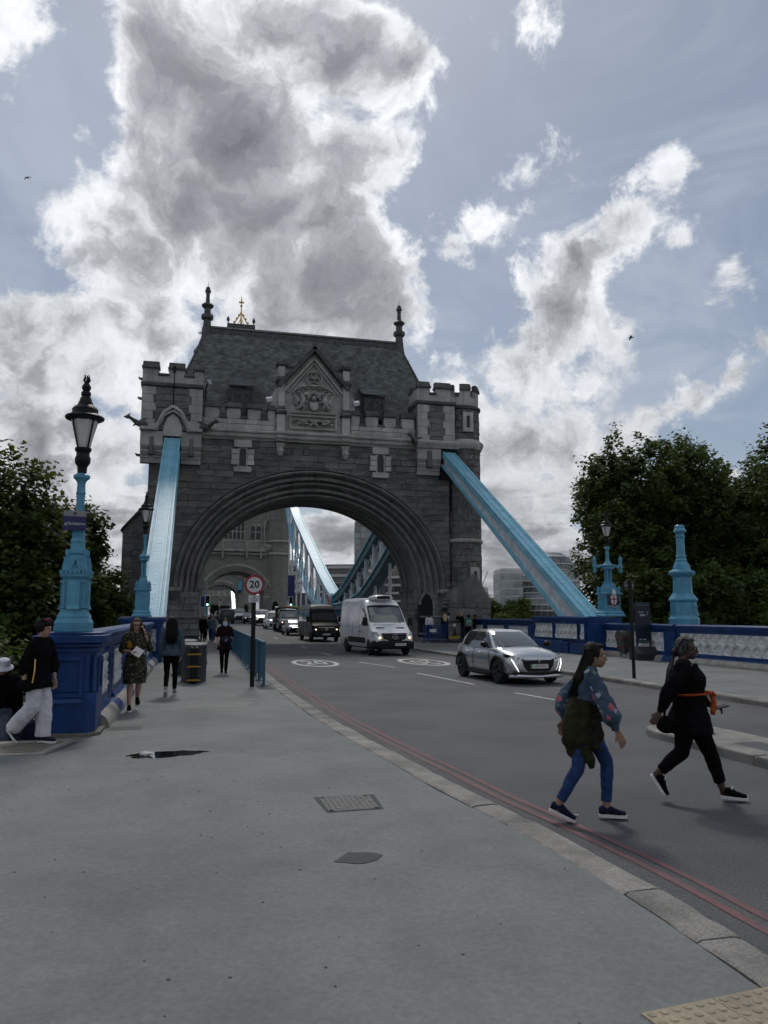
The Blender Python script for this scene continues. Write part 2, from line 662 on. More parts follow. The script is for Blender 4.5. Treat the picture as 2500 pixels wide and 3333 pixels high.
M_lantern = mat('opal_glass', (.60, .60, .58), .35, trans=.0)
M_gold = mat('gilded_metal', (.62, .42, .13), .35, metal=.8)
M_steel = mat('steel', (.45, .46, .48), .35, metal=.9)

# ------------------------------------------------------------------ ground, road, pavements
def zr(y):
  """height of the carriageway along the bridge"""
  if y < 55: return 0.0
  if y < 190: return (y - 55) * .0125
  return 1.69
YS = [-30, 0, 6, 12, 20, 30, 40, 50, 56, 65, 75, 90, 110, 130, 150, 170, 190, 230, 320, 480]

m_ground = mat('far_ground', (.10, .10, .095), .95, col2=(.06, .07, .05), scale=.02)
g = MB()
g.add([(-3000, -3000, -6.5), (3000, -3000, -6.5), (3000, 3000, -6.5), (-3000, 3000, -6.5)], [(0, 1, 2, 3)])
tag(g.build('ground', m_ground), kind='structure')
m_water = mat('river_water', (.05, .06, .055), .12, bump=.5, bscale=.35, bdist=.3)
g = MB()
g.add([(-1500, 62, -6.3), (1500, 62, -6.3), (1500, 312, -6.3), (-1500, 312, -6.3)], [(0, 1, 2, 3)])
tag(g.build('river', m_water), kind='structure')

# road: one sheet that follows the gentle rise of the bridge
mb = MB()
xs = [-5.0, -2.5, 0, 2.3, 4.5]
A = []
for y in YS:
  A.append([(x, y, zr(y)) for x in xs])
V = [p for r_ in A for p in r_]
F = []
for j in range(len(YS) - 1):
  for i in range(len(xs) - 1):
    a = j * len(xs) + i
    F.append((a, a + 1, a + 1 + len(xs), a + len(xs)))
mb.add(V, F)
# deck underside so that nothing is paper thin
for j in range(len(YS) - 1):
  y0, y1 = YS[j], YS[j + 1]
  mb.frust(-9.4, 10.9, y0, y1, -1.2, -9.4, 10.9, y0, y1, -.25) if y1 <= 56 else mb.add(
    [(-9.4, y0, zr(y0) - .6), (10.9, y0, zr(y0) - .6), (10.9, y1, zr(y1) - .6), (-9.4, y1, zr(y1) - .6)], [(0, 3, 2, 1)])
road = tag(mb.build('road', M_asphalt), kind='structure')

# ---- near pavement (left); its kerb line bends slightly towards the road in front
KERB_IN = [(-4.56, -6), (-4.55, 2.0), (-4.53, 3.4), (-4.50, 4.2), (-4.50, 5.0), (-4.53, 5.6), (-4.62, 6.6), (-4.76, 7.7), (-4.84, 9.0), (-5.02, 11.2),
      (-5.17, 13.9), (-5.25, 17.5), (-5.27, 20.8), (-5.27, 30), (-5.25, 50), (-5.25, 90), (-5.25, 480)]
def kerb_x(y):
  for (xa, ya), (xb, yb) in zip(KERB_IN[:-1], KERB_IN[1:]):
    if ya <= y <= yb:
      t = (y - ya) / (yb - ya)
      return xa + (xb - xa) * t
  return KERB_IN[-1][0]
def zl(y): return zr(y) + .12
mb = MB()
yy = sorted(set([-30, -6, 2, 3.4, 4.2, 5, 5.6, 6.6, 7.7, 9, 11.2, 12.0, 13.9, 17.5, 20.8, 30, 40, 49.4] + [y for y in YS if y > 50]))
for a, b in zip(yy[:-1], yy[1:]):
  xl_a = -16 if b <= 12.0 else -9.3
  mb.add([(xl_a, a, zl(a)), (kerb_x(max(a, -6)), a, zl(a)), (kerb_x(max(b, -6)), b, zl(b)), (xl_a, b, zl(b))], [(0, 1, 2, 3)])
  if b <= 12.0:   # thickness under the open edge of the stairs
    mb.box(-16, -9.3, a, b, -.5, zl(a) - .02)
pave = tag(mb.build('pavement', M_pave), kind='structure')

# kerb stones, one by one
kerb = thing('kerb', None, None)
tag(kerb, kind='structure')
kerb_t = []
for k in range(4):
  rnd = random.Random(30 + k)
  mbk = MB()
  n = 5
  v, f = [], []
  prof = [(0, -.16), (.015, .115), (.04, .128), (.24, .13), (.285, .118), (.31, .09), (.315, -.16)]
  for i in range(n + 1):
    y = -.5 + i / n
    for q, (px, pz) in enumerate(prof):
      j = 0 if q in (0, len(prof) - 1) else (rnd.random() - .5) * .012
      v.append((px + j, y, pz + j * .4))
  w = len(prof)
  for i in range(n):
    for q in range(w - 1):
      f.append((i * w + q, i * w + q + 1, (i + 1) * w + q + 1, (i + 1) * w + q))
  f.append(tuple(range(w))); f.append(tuple(n * w + q for q in range(w - 1, -1, -1)))
  mbk.add(v, f)
  kerb_t.append(mbk.mesh('kerb_stone', M_kerb))
y = 2.35
rnd = random.Random(5)
lens = [1.55, .75, 1.7, .62, 1.15, .9, 1.25, 1.1]
q = 0
while y < 56:
  L = lens[q % len(lens)] if q < 5 else rnd.uniform(.85, 1.4)
  q += 1
  xa, xb = kerb_x(y), kerb_x(y + L)
  o = link_mesh('kerb_stone', rnd.choice(kerb_t), kerb)
  o.location = ((xa + xb) / 2, y + L / 2, rnd.uniform(-.004, .004))
  o.rotation_euler = (0, 0, -math.atan2(xb - xa, L))
  o.scale = (1, L - .014, 1)
  y += L
for a, b in zip([-30, 2.0][0:1] + [56] + [y for y in YS if y > 56][:-1], [2.34] + [y for y in YS if y > 56]):
  mbk = MB()
  mbk.add([(kerb_x(max(a, -6)), a, zr(a)), (kerb_x(max(a, -6)) + .3, a, zr(a)), (kerb_x(b) + .3, b, zr(b)), (kerb_x(b), b, zr(b)),
       (kerb_x(max(a, -6)), a, zr(a) + .125), (kerb_x(max(a, -6)) + .3, a, zr(a) + .125), (kerb_x(b) + .3, b, zr(b) + .125), (kerb_x(b), b, zr(b) + .125)],
      [(0, 3, 2, 1), (4, 5, 6, 7), (0, 1, 5, 4), (1, 2, 6, 5), (2, 3, 7, 6), (3, 0, 4, 7)])
  mbk.build('kerb_run', M_kerb, kerb)

# ---- far pavement (right) with its kerb
fk = thing('far_kerb', None, None); tag(fk, kind='structure')
y = 6.0
while y < 56:
  L = rnd.uniform(.9, 1.5)
  o = link_mesh('kerb_stone', rnd.choice(kerb_t), fk)
  o.location = (4.55, y + L / 2, rnd.uniform(-.003, .003))
  o.rotation_euler = (0, 0, PI)
  o.scale = (1, L - .012, 1)
  y += L
mb = MB()
for a, b in zip(YS[:-1], YS[1:]):
  mb.add([(4.55, a, zl(a)), (11.1, a, zl(a)), (11.1, b, zl(b)), (4.55, b, zl(b))], [(0, 1, 2, 3)])
  if a >= 56:
    mb.add([(4.25, a, zl(a)), (4.25, b, zl(b)), (4.25, b, zr(b) - .1), (4.25, a, zr(a) - .1)], [(0, 1, 2, 3)])
    mb.add([(4.25, a, zl(a)), (4.55, a, zl(a)), (4.55, b, zl(b)), (4.25, b, zl(b))], [(0, 1, 2, 3)])
tag(mb.build('far_pavement', M_pave), kind='structure')
# raised plinth of the far pavement beside the tower
mb = MB(); mb.box(7.3, 11.0, 47.2, 50.0, .124, .27)
tag(mb.build('step', M_kerb, bevel=.02), kind='structure')

# ---- traffic island on the right
isl = thing('traffic_island', None, None); tag(isl, kind='structure')
mb = MB()
out = []
for i in range(13):
  a = PI * i / 12
  out.append((.33 + .62 * math.cos(a), 10.75 + .75 * math.sin(a)))
out += [(-.29, 4.2), (.95, 4.2)]
mb.prism(out, 'z', -.05, .11)
mb.build('island_edge', M_kerb, isl, bevel=.025)
mb = MB()
mb.prism([(.12, 9.55), (.55, 9.55), (.55, 4.4), (.12, 4.4)], 'z', .09, .1145)
mb.build('island_paving', M_asphalt, isl)
for (yy0, yy1) in ((8.6, 9.5), (7.4, 8.55), (6.1, 7.35), (4.9, 6.05)):
  mb = MB(); mb.box(-.31, .08, yy0, yy1, -.02, .128)
  mb.build('kerb_stone', M_kerb, isl, bevel=.02)
mb = MB()
mb.prism([(.3 + .22 * math.cos(2 * PI * i / 20), 10.55 + .34 * math.sin(2 * PI * i / 20)) for i in range(20)], 'z', .1, .1145)
mb.build('bollard_socket', M_asphalt, isl)

# ---- paint on the road
zp = .004
for off, w in ((.65, .07), (.80, .07)):
  mb = MB()
  ys = [0, 2, 3.4, 4.2, 5, 5.6, 6.6, 7.7, 9, 11.2, 13.9, 17.5, 20.8, 30, 40, 50]
  mb.strip([(kerb_x(y) + off, y, zp) for y in ys], [(kerb_x(y) + off + w, y, zp) for y in ys])
  mb.build('red_line', M_red, road)
mb = MB()
ys = [6, 13, 20, 30, 40, 50]
mb.strip([(4.05, y, zp) for y in ys], [(4.1, y, zp) for y in ys])
mb.build('red_line', M_red, road)
for (x0, y0, x1, y1) in ((-.75, 30.6, -.12, 27.2), (-.12, 24.4, .25, 20.1), (.42, 17.7, .70, 15.7), (-1.0, 38.5, -.9, 36), (-1.0, 46, -1, 43.5), (-1.0, 54, -1, 51.5), (-1., 62, -1, 59)):
  mb = MB()
  mb.strip([(x0 - .05, y0, zr(y0) + zp), (x1 - .05, y1, zr(y1) + zp)], [(x0 + .05, y0, zr(y0) + zp), (x1 + .05, y1, zr(y1) + zp)])
  mb.build('centre_dash', M_white_line, road)
def roundel(cx, cy, flip):
  mb = MB()
  n = 48
  rx, ry = .88, 2.3
  ring = lambda k: [(cx + rx * k * math.cos(2 * PI * i / n), cy + ry * k * math.sin(2 * PI * i / n), zp) for i in range(n + 1)]
  mb.strip(ring(.80), ring(1.0))
  r_ = mb.build('speed_roundel', M_white_line, road)
  t = text_mesh('roundel_digits', '20', 1.0, M_white_line, r_, (cx, cy + (0.05 if not flip else -.05), zp + .002), (0, 0, PI if flip else 0), depth=0.0, bold=.012)
  t.scale = (.96, 3.0, 1)
roundel(-2.54, 30.4, False)
roundel(1.75, 30.0, True)

# ---- furniture of the pavement surface
zc = .124
def quad_obj(name, pts, m, z, parent, th=.004):
  mb = MB(); mb.prism(pts, 'z', z - .02, z)
  return mb.build(name, m, parent)
M_cover = mat('cast_iron_cover', (.09, .09, .088), .6, col2=(.14, .138, .132), scale=14, bump=.8, bscale=70, bdist=.01, coords='World')
M_patch = mat('dark_asphalt_patch', (.062, .064, .064), .85, fine=.5, fscale=60, bump=.6, bscale=90, bdist=.01, coords='World')
def ragged(pts, k=4, amp=.01, seed=2):
  r2 = random.Random(seed); out = []
  for (xa, ya), (xb, yb) in zip(pts, pts[1:] + pts[:1]):
    for i in range(k):
      t = i / k; j = 0 if i == 0 else amp
      out.append((xa + (xb - xa) * t + r2.uniform(-j, j), ya + (yb - ya) * t + r2.uniform(-j, j)))
  return out
co = thing('manhole_cover', 'square chequered iron manhole cover set in the grey pavement', 'manhole cover', (0, 0, 0))
quad_obj('frame', [(-5.99, 7.09), (-5.46, 7.10), (-5.42, 7.68), (-6.02, 7.70)], M_patch, .123, co)
pl = quad_obj('plate', [(-5.965, 7.115), (-5.495, 7.12), (-5.485, 7.655), (-5.975, 7.67)], M_cover, .127, co)
mbk = MB()
for i in range(9):
  for j in range(10):
    x, y = -5.93 + i * .05, 7.15 + j * .052
    s = 1 if (i + j) % 2 else -1
    mbk.bar((x - .012, y - .014 * s, .1275), (x + .012, y + .014 * s, .1275), .007, .004)
tag(mbk.build('raised_chequers', M_cover, pl), kind='stuff')
for p in ((-5.94, 7.14), (-5.52, 7.14), (-5.52, 7.63), (-5.94, 7.63)):
  mbk = MB(); mbk.lathe([(.02, 0), (.02, .005)], (p[0], p[1], .127), 10); mbk.build('lifting_key_hole', M_black, pl)
quad_obj('tarmac_patch', ragged([(-6.17, 5.72), (-6.04, 5.64), (-5.98, 5.62), (-5.86, 5.68), (-5.79, 5.79), (-5.87, 5.86), (-6.03, 5.90), (-6.10, 5.80)], 4, .008), M_patch, .1245, pave)
M_patch2 = mat('pale_repair_patch', (.21, .205, .19), .85, col2=(.18, .18, .17), scale=2, fine=.3, fscale=60, coords='World')
quad_obj('repair_patch', [(-7.3, 15.4), (-6.2, 15.2), (-6.0, 16.2), (-7.25, 16.4)], M_patch2, .1235, pave)
quad_obj('repair_patch', [(-6.45, 17.0), (-5.75, 17.0), (-5.72, 17.8), (-6.5, 17.9)], M_patch2, .1235, pave)
quad_obj('tarmac_patch', [(-5.62, 18.9), (-5.3, 18.6), (-5.3, 19.9), (-5.7, 20.0)], M_patch, .1235, pave)
# drain grating by the parapet
gr = thing('drain_grating', 'slotted iron drain grating beside the blue parapet', 'drain', (-8.2, 12.95, .12))
mb = MB(); mb.box(-.27, .27, -.22, .22, -.02, .003); mb.build('frame', M_cover, gr)
for i in range(14):
  mb = MB(); mb.box(-.235 + i * .036, -.235 + i * .036 + .016, -.19, .19, .0035, .006); mb.build('slot', M_black, gr)
# puddle
mb = MB()
pts = []
n = 34
for i in range(n):
  a = 2 * PI * i / n
  k = 1 + .10 * math.sin(3 * a + 1) + .08 * math.sin(7 * a) + .05 * math.sin(13 * a)
  pts.append((-7.5 + .48 * k * math.cos(a), 10.45 + .24 * k * math.sin(a) + .05 * math.cos(a)))
M_puddle = mat('puddle_water', (.012, .013, .013), .02, spec=.6, ior=1.33)
mb.prism(ragged(pts, 3, .012), 'z', .11, .1232)
wet = [(-7.5 + (x + 7.5) * 1.13, 10.45 + (y - 10.45) * 1.3) for x, y in pts]
wm = MB(); wm.prism(ragged(wet, 3, .02, 5), 'z', .11, .1224); wm.build('damp_margin', mat('damp_concrete', (.10, .107, .105), .45, col2=(.13, .14, .137), scale=4, coords='World'), pave)
tag(mb.build('puddle', M_puddle), kind='structure')
mb = MB()
rnd = random.Random(3)
for k in range(7):
  mb.ball((-7.72 + rnd.uniform(-.05, .05), 10.38 + rnd.uniform(-.03, .03), .14 + rnd.uniform(0, .02)), (.045, .03, .02), 7, 4)
tag(mb.build('crumpled_tissue', mat('paper', (.7, .7, .68), .8), smooth=False), 'crumpled white tissue lying in the puddle', 'litter')
# tactile paving in the corner
tp = thing('tactile_paving', None, None); tag(tp, kind='structure')
M_tac = mat('buff_tactile', (.33, .285, .20), .85, col2=(.25, .215, .155), scale=4, fine=.25, fscale=40, piece=.1, bump=.3, bscale=40, bdist=.006, coords='World')
mbt = MB(); mbt.box(0, .396, 0, .396, -.03, .006)
for i in range(6):
  for j in range(6):
    mbt.lathe([(.0125 + .0095, .0055), (.018, .0105), (.009, .012)], (.033 + i * .066, .033 + j * .066, 0), 10, close=True)
tt = mbt.mesh('tactile_slab', M_tac)
ux = Vector((.9945, .105, 0)); ang = math.atan2(.105, .9945)
o0 = Vector((-5.22, 3.30, .122))
for i in range(3):
  for j in range(3):
    o = link_mesh('tactile_slab', tt, tp)
    vy = Vector((-.105, .9945, 0))
    o.location = o0 + ux * (.40 * i) - vy * (.40 * (j + 1))
    o.rotation_euler = (0, 0, ang)
# specks of litter, gum and grit
rnd = random.Random(11)
mb = MB(); mb2 = MB()
for k in range(150):
  x, y = rnd.uniform(-9, -4.6), 2.2 + 11 * rnd.random() ** 1.6
  if x > kerb_x(y) - .05: continue
  r_ = rnd.uniform(.003, .009) * (1 + y * .06)
  (mb if rnd.random() < .85 else mb2).prism([(x + r_ * rnd.uniform(.6, 1.2) * math.cos(2 * PI * i / 7), y + r_ * 1.2 * rnd.uniform(.6, 1.2) * math.sin(2 * PI * i / 7)) for i in range(7)], 'z', .119, .1222 + rnd.random() * .0008)
tag(mb.build('gum_spots', M_patch), 'dark gum spots and grit dotted over the grey pavement', 'grit', kind='stuff')
tag(mb2.build('pale_specks', M_patch2), 'pale specks dotted over the grey pavement', 'grit', kind='stuff')
mb = MB(); mb.tube([(-3.78, 6.9, .006), (-3.70, 6.93, .008), (-3.62, 6.90, .006)], .007, 6)
tag(mb.build('litter_strip', mat('paper', (.7, .7, .68))), 'thin curl of white litter on the road', 'litter')

# ---- stone landing and stairs going down on the left
M_landing = mat('york_stone', (.17, .155, .125), .85, col2=(.12, .11, .09), scale=3, fine=.25, fscale=50, bump=.4, bscale=30, bdist=.01, coords='World')
M_landing2 = mat('pale_step_edge', (.30, .29, .265), .85, col2=(.22, .21, .19), scale=4, fine=.3, fscale=50, coords='World')
st = thing('stairs', None, None); tag(st, kind='structure')
mb = MB(); mb.prism([(-16, 10.82), (-9.02, 10.82), (-8.80, 11.98), (-16, 11.98)], 'z', .05, .128); mb.build('landing_border', M_landing2, st)
mb = MB(); mb.prism([(-16, 10.97), (-9.10, 10.97), (-8.9, 11.76), (-16, 11.76)], 'z', .06, .1325); mb.build('landing_slab', M_landing, st)
mb = MB(); mb.prism([(-9.0, 10.79), (-8.95, 10.79), (-8.70, 11.70), (-8.76, 11.74)], 'z', .06, .1245); mb.build('gutter_slot', M_patch, st)
for i in range(18):
  mb = MB(); mb.box(-12.2, -9.45, 12.0 + .3 * i, 12.31 + .3 * i, -.9 - .165 * i, .12 - .165 * (i + 1) + .0)
  mb.build('stair_tread', M_landing, st)
mb = MB(); mb.box(-12.5, -12.2, 12.0, 18, -6, .9); mb.build('stair_wall', M_gran, st)

# ------------------------------------------------------------------ the abutment tower
STONE_T = stone_templates(M_gran, 7, .3)
ASH_T = smooth_templates(M_ash, 2, 'ashlar_block')
ARCH_T = smooth_templates(M_arch, 2, 'pier_block')

def abutment_tower():
  T = thing('bridge_tower', 'nearest grey granite bridge tower, wide road arch under a steep slate roof', 'tower', (0, 50, 0))
  rnd = random.Random(21)
  CX = .35
  AI, BI, AO, BO, Z0 = 7.3, 6.1, 8.95, 7.75, 3.6
  def ell(t, k):
    a = AI + (AO - AI) * k; b = BI + (BO - BI) * k
    return CX + a * math.cos(t), Z0 + b * math.sin(t)
  # --- core walls (mortar), local y = depth behind the face
  wall = MB()
  arch = [ell(PI * i / 40, 0.02) for i in range(41)]           # right to left
  poly = [(9.7, 0), (9.7, 13.4), (-10.3, 13.4), (-10.3, 0), (CX - AI, 0)] + arch[::-1] + [(CX + AI, 0)]
  wall.prism(poly, 'y', 1.75, 5.3)
  arch2 = [ell(PI * i / 40, .97) for i in range(41)]
  wx = AI + (AO - AI) * .97
  poly = [(9.7, 0), (9.7, 13.4), (-10.3, 13.4), (-10.3, 0), (CX - AI, 0), (CX - AI, 3.29), (CX - wx, 3.29)] + arch2[::-1] + [(CX + wx, 3.29), (CX + AI, 3.29), (CX + AI, 0)]
  wall.prism(poly, 'y', .10, 1.749)
  wall.box(-10.3, 9.7, 5.31, 9.0, 10.2, 14.3)
  wall.box(-10.3, -9.0, 5.31, 9.0, 0, 10.2)
  wall.box(9.0, 9.7, 5.31, 9.0, 0, 10.2)
  wall.box(-10.3, 9.7, .3, 9.0, 13.41, 14.6)
  W = wall.build('wall', M_mortar, T)
  def hoodx(z):
    if z < Z0: return AO
    if z > Z0 + BO: return 0
    return AO * math.sqrt(max(0, 1 - ((z - Z0) / BO) ** 2))
  wins = [(-4.45, 11.1, 13.1), (4.78, 11.1, 13.1)]
  def hole(za, zb):
    hs = []
    h = max(hoodx(za), hoodx(zb)) if za < Z0 + BO else 0
    h2 = min(hoodx(za), hoodx(zb))
    if h > 0:
      hs.append((CX - (h + h2) / 2 + .12, CX + (h + h2) / 2 - .12))
    for x, a, b in wins:
      if zb > a + .05 and za < b - .05: hs.append((x - .55, x + .55))
    if zb > 11.4:
      hs += [(-10.4, -7.25), (7.4, 9.8)]
    else:
      hs += [(-9.42, -8.4)] if False else []
    return hs
  pl = []
  for x0, x1, z0, z1 in courses(-10.3, 9.7, 3.3, 13.2, 0.405, .75, 1.5, .014, hole, rnd):
    pl.append((TRS(((x0 + x1) / 2, .11, (z0 + z1) / 2), (x1 - x0, rnd.uniform(.09, .14), z1 - z0)), (x1 - x0) * (z1 - z0)))
  pieces('stone', W, STONE_T, pl, M_gran, 300, 'stone_courses')
  # plain lower piers in dressed blocks
  pl = []
  for xa, xb in ((-10.25, CX - AI - .02), (CX + AI + .02, 9.6)):
    def dh(za, zb, xa=xa):
      if xa < 0: return []
      w = .5 if zb < 2.7 else max(0, .5 * (3.5 - zb) / .8)
      return [(7.95 - w, 7.95 + w)] if zb < 3.4 else []
    for x0, x1, z0, z1 in courses(xa, xb, 1.75, 3.3, .39, .8, 1.3, .02, dh, rnd):
      pl.append((TRS(((x0 + x1) / 2, .11, (z0 + z1) / 2), (x1 - x0, .16, z1 - z0)), 1))
    for x0, x1, z0, z1 in courses(xa, xb, .1, 1.75, .41, .8, 1.3, .02, dh, rnd):
      pl.append((TRS(((x0 + x1) / 2, .11, (z0 + z1) / 2), (x1 - x0, .30, z1 - z0)), 1))
  pieces('pier_block', W, ARCH_T, pl, M_arch, 200, 'pier_blocks')
  # reveals of the passage
  pl = []
  for sx, ang in ((CX - AI, PI / 2), (CX + AI, -PI / 2)):
    for y0, y1, z0, z1 in courses(.2, 5.25, .1, 3.5, .42, .8, 1.4, .02, None, rnd):
      pl.append((TRS((sx, (y0 + y1) / 2, (z0 + z1) / 2), (y1 - y0, .07, z1 - z0), ang), 1))
  pieces('reveal_block', W, ARCH_T, pl, M_arch, 80, 'reveal_blocks')
  mb = MB()
  for xa, xb in ((-10.35, CX - AI + .12), (CX + AI - .12, 9.7)):
    mb.box(xa - .05, xb + .05, -.32, .05, 1.68, 1.80); mb.box(xa - .09, xb + .09, -.40, .05, .55, .68)
    mb.box(xa - .12, xb + .12, -.46, .05, 0, .38)
  mb.build('plinth_moulding', M_arch, W, bevel=.03)
  # --- the arch: recessed orders of voussoirs
  A = thing('arch', None, None); A.parent = T
  orders = [  # k inner, k outer, front y, back y, mould
    (.84, 1.04, -.32, .7, 1), (.62, .84, -.02, 1.1, 0), (.42, .62, .24, 1.4, 1), (.20, .42, .52, 1.8, 0), (.0, .20, .80, 2.2, 1)]
  for oi, (k0, k1, yf, yb, mo) in enumerate(orders):
    nseg = 27 - oi
    sub = 3
    for s in range(nseg):
      mbv = MB()
      V, Fc = [], []
      kk = lambda t: k0 + (k1 - k0) * t
      prof = [(k0, yb), (k0, yf + .06), (kk(.10), yf), (kk(.36), yf - .08 * mo), (kk(.56), yf - .05 * mo), (kk(.64), yf + .15), (kk(.80), yf + .16), (kk(.88), yf + .02), (k1, yf), (k1, yb)]
      g0 = .0016
      for i in range(sub + 1):
        t = PI * (s + i / sub) / nseg
        t = min(max(t, PI * s / nseg + g0), PI * (s + 1) / nseg - g0)
        for k, y in prof:
          x, z = ell(t, k)
          V.append((x, y, z))
      w = len(prof)
      for i in range(sub):
        for q in range(w - 1):
          Fc.append((i * w + q, i * w + q + 1, (i + 1) * w + q + 1, (i + 1) * w + q))
      Fc.append(tuple(range(w))); Fc.append(tuple(sub * w + q for q in range(w - 1, -1, -1)))
      mbv.add(V, Fc)
      mbv.build('voussoir', M_arch, A, smooth=40)
    for sx in (-1, 1):     # shafts below the springing
      mbv = MB()
      kx = lambda k: CX + sx * (AI + (AO - AI) * k)
      p2 = [(kx(k), y) for k, y in [(k0, yb), (k0, yf + .1), (k0 + (k1 - k0) * .3, yf), (k0 + (k1 - k0) * .6, yf - .05 * mo), (k1, yf + .06), (k1, yb)]]
      mbv.prism(p2, 'z', 3.28 if oi else 3.45, 3.6)
      mbv.build('shaft', M_arch, A)
  mb = MB()
  for sx in (-1, 1):
    x = CX + sx * (AO - .12)
    mb.lathe([(.12, -.55), (.24, -.45), (.30, -.1), (.42, 0), (.42, .12), (.34, .22)], (x, -.1, 3.35), 12)
  mb.build('hood_stop', M_arch, A, smooth=40)
  # ribs of the vault
  for yb in (2.2, 3.4, 4.6):
    mb = MB()
    pts0 = [ell(PI * i / 40, 0) for i in range(41)]
    pts1 = [ell(PI * i / 40, -.06) for i in range(41)]
    for i in range(40):
      (xa, za), (xb, zb), (xc, zc_), (xd, zd) = pts0[i], pts0[i + 1], pts1[i + 1], pts1[i]
      v = [(xa, yb, za), (xb, yb, zb), (xc, yb + .12, zc_), (xd, yb + .12, zd), (xa, yb + .5, za), (xb, yb + .5, zb), (xc, yb + .38, zc_), (xd, yb + .38, zd)]
      mb.add(v, [(0, 1, 2, 3), (4, 7, 6, 5), (3, 2, 6, 7)])
    mb.build('vault_rib', M_arch, A, smooth=40)
    for sx in (-1, 1):
      mb = MB(); x = CX + sx * AI
      mb.frust(x - .25 * (sx > 0) - .02, x + .25 * (sx < 0) + .02, yb - .05, yb + .55, 3.6, x - .02, x + .02, yb + .2, yb + .3, 2.7)
      mb.build('rib_corbel', M_arch, A)
  # pointed doorway in the right pier
  d = MB()
  pts = [(7.45, .15), (8.45, .15), (8.45, 2.55), (8.38, 2.9), (8.2, 3.2), (7.95, 3.42), (7.70, 3.2), (7.52, 2.9), (7.45, 2.55)]
  d.prism(pts, 'y', -.20, .3)
  d.build('doorway', M_dark, T)
  d = MB()
  for (xa, za), (xb, zb) in zip(pts[1:-1], pts[2:]):
    d.bar((xa, -.2, za), (xb, -.2, zb), .16, .13, up=(0, 1, 0))
  d.build('door_moulding', M_arch, T)
  # plaque beside the door
  d = MB(); d.box(7.52, 7.59, .8, 1.3, 1.5, 2.2); d.build('plaque', M_cap, T)
  # --- windows with toothed light surrounds
  for x, a, b in wins:
    wn = thing('window', None, None); wn.parent = T
    qs = []
    for i, hh in enumerate((.42, .34, .38, .34, .42)):
      z0 = a + sum((.42, .34, .38, .34, .42)[:i]); ww = (.72, .54, .72, .54, .72)[i] if i not in (0, 4) else .6
      if i in (1, 3): ww = .75
      for sx in (-1, 1):
        if i in (0, 4):
          continue
        q0, q1 = x + sx * .30, x + sx * ww
        qs.append((min(q0, q1), max(q0, q1), z0, z0 + hh))
    for q in qs + [(x - .58, x + .58, a - .05, a + .33), (x - .58, x + .58, b - .42, b + .08)]:
      o = link_mesh('quoin', ASH_T[0], wn)
      o.matrix_local = TRS(((q[0] + q[1]) / 2, .10, (q[2] + q[3]) / 2), (q[1] - q[0] - .01, .31, q[3] - q[2] - .01))
    m2 = MB(); m2.box(x - .3, x + .3, .02, .1, a + .3, b - .4); m2.build('pane', M_glassd, wn)
    m2 = MB()
    for i in range(9):
      m2.bar((x - .3, .012, a + .33 + .16 * i - .15), (x + .3, .012, a + .33 + .16 * i + .15), .008); m2.bar((x + .3, .012, a + .33 + .16 * i - .15), (x - .3, .012, a + .33 + .16 * i + .15), .008)
    m2.build('leading', M_black, wn)
    m2 = MB()
    m2.box(x - .31, x - .22, -.12, .05, a + .28, b - .35); m2.box(x + .22, x + .31, -.12, .05, a + .28, b - .35); m2.frust(x - .36, x + .36, -.26, .05, a + .24, x - .3, x + .3, -.05, .05, a + .34)
    for i in range(8):
      t0, t1 = PI * i / 8, PI * (i + 1) / 8
      m2.bar((x + .25 * math.cos(t0), -.03, b - .62 + .22 * math.sin(t0)), (x + .25 * math.cos(t1), -.03, b - .62 + .22 * math.sin(t1)), .1, .16, up=(0, 1, 0))
    m2.build('tracery', M_ash, wn)
  # --- cornice
  def moulding(name, xa, xb, yoff, parent, m=M_ash, z=13.2, big=1.0, prof=None):
    pr = prof or [(.05, -.02), (-.10, 0), (-.16, .10), (-.30, .18), (-.34, .32), (-.30, .38), (-.42, .46), (-.44, .56), (-.25, .68), (.05, .70)]
    mbm = MB()
    mbm.prism([(yoff + p * big, z + q * big) for p, q in pr], 'x', xa, xb)
    return mbm.build(name, m, parent)
  for xa, xb, yo in ((-7.1, -2.35, 0), (-2.35, -1.75, -.25), (-1.75, 2.05, -.12), (2.05, 2.65, -.25), (2.65, 7.3, 0)):
    moulding('cornice', xa, xb - .004, yo, T)
  # --- crenellated parapet
  P = thing('parapet', None, None); P.parent = T
  pl = []
  for x0, x1, z0, z1 in courses(-7.05, -2.4, 13.92, 14.6, .34, .7, 1.2, .012, None, rnd) + courses(2.7, 7.25, 13.92, 14.6, .34, .7, 1.2, .012, None, rnd):
    pl.append((TRS(((x0 + x1) / 2, .02, (z0 + z1) / 2), (x1 - x0, .12, z1 - z0)), 1))
  pieces('ashlar_block', P, ASH_T, pl, M_ash, 300)
  mb = MB(); mb.box(-7.1, -2.4, .03, .5, 13.9, 14.6); mb.box(2.7, 7.3, .03, .5, 13.9, 14.6); mb.build('parapet_core', M_ash, P)
  def capped(name, xa, xb, y0, y1, z0, z1, parent, slope=.14, m=M_cap):
    q = MB()
    q.box(xa - .06, xb + .06, y0 - .10, y1 + .06, z0, z0 + .12)
    q.frust(xa - .02, xb + .02, y0 - .04, y1 + .02, z0 + .12, xa, xb, y0 + slope, y1 - .02, z1)
    return q.build(name, m, parent, bevel=.015)
  merl = [(-6.95, -6.02), (-5.55, -4.66), (-4.19, -3.34), (-2.87, -2.42), (2.72, 3.32), (3.76, 4.62), (5.06, 5.86), (6.28, 7.2)]
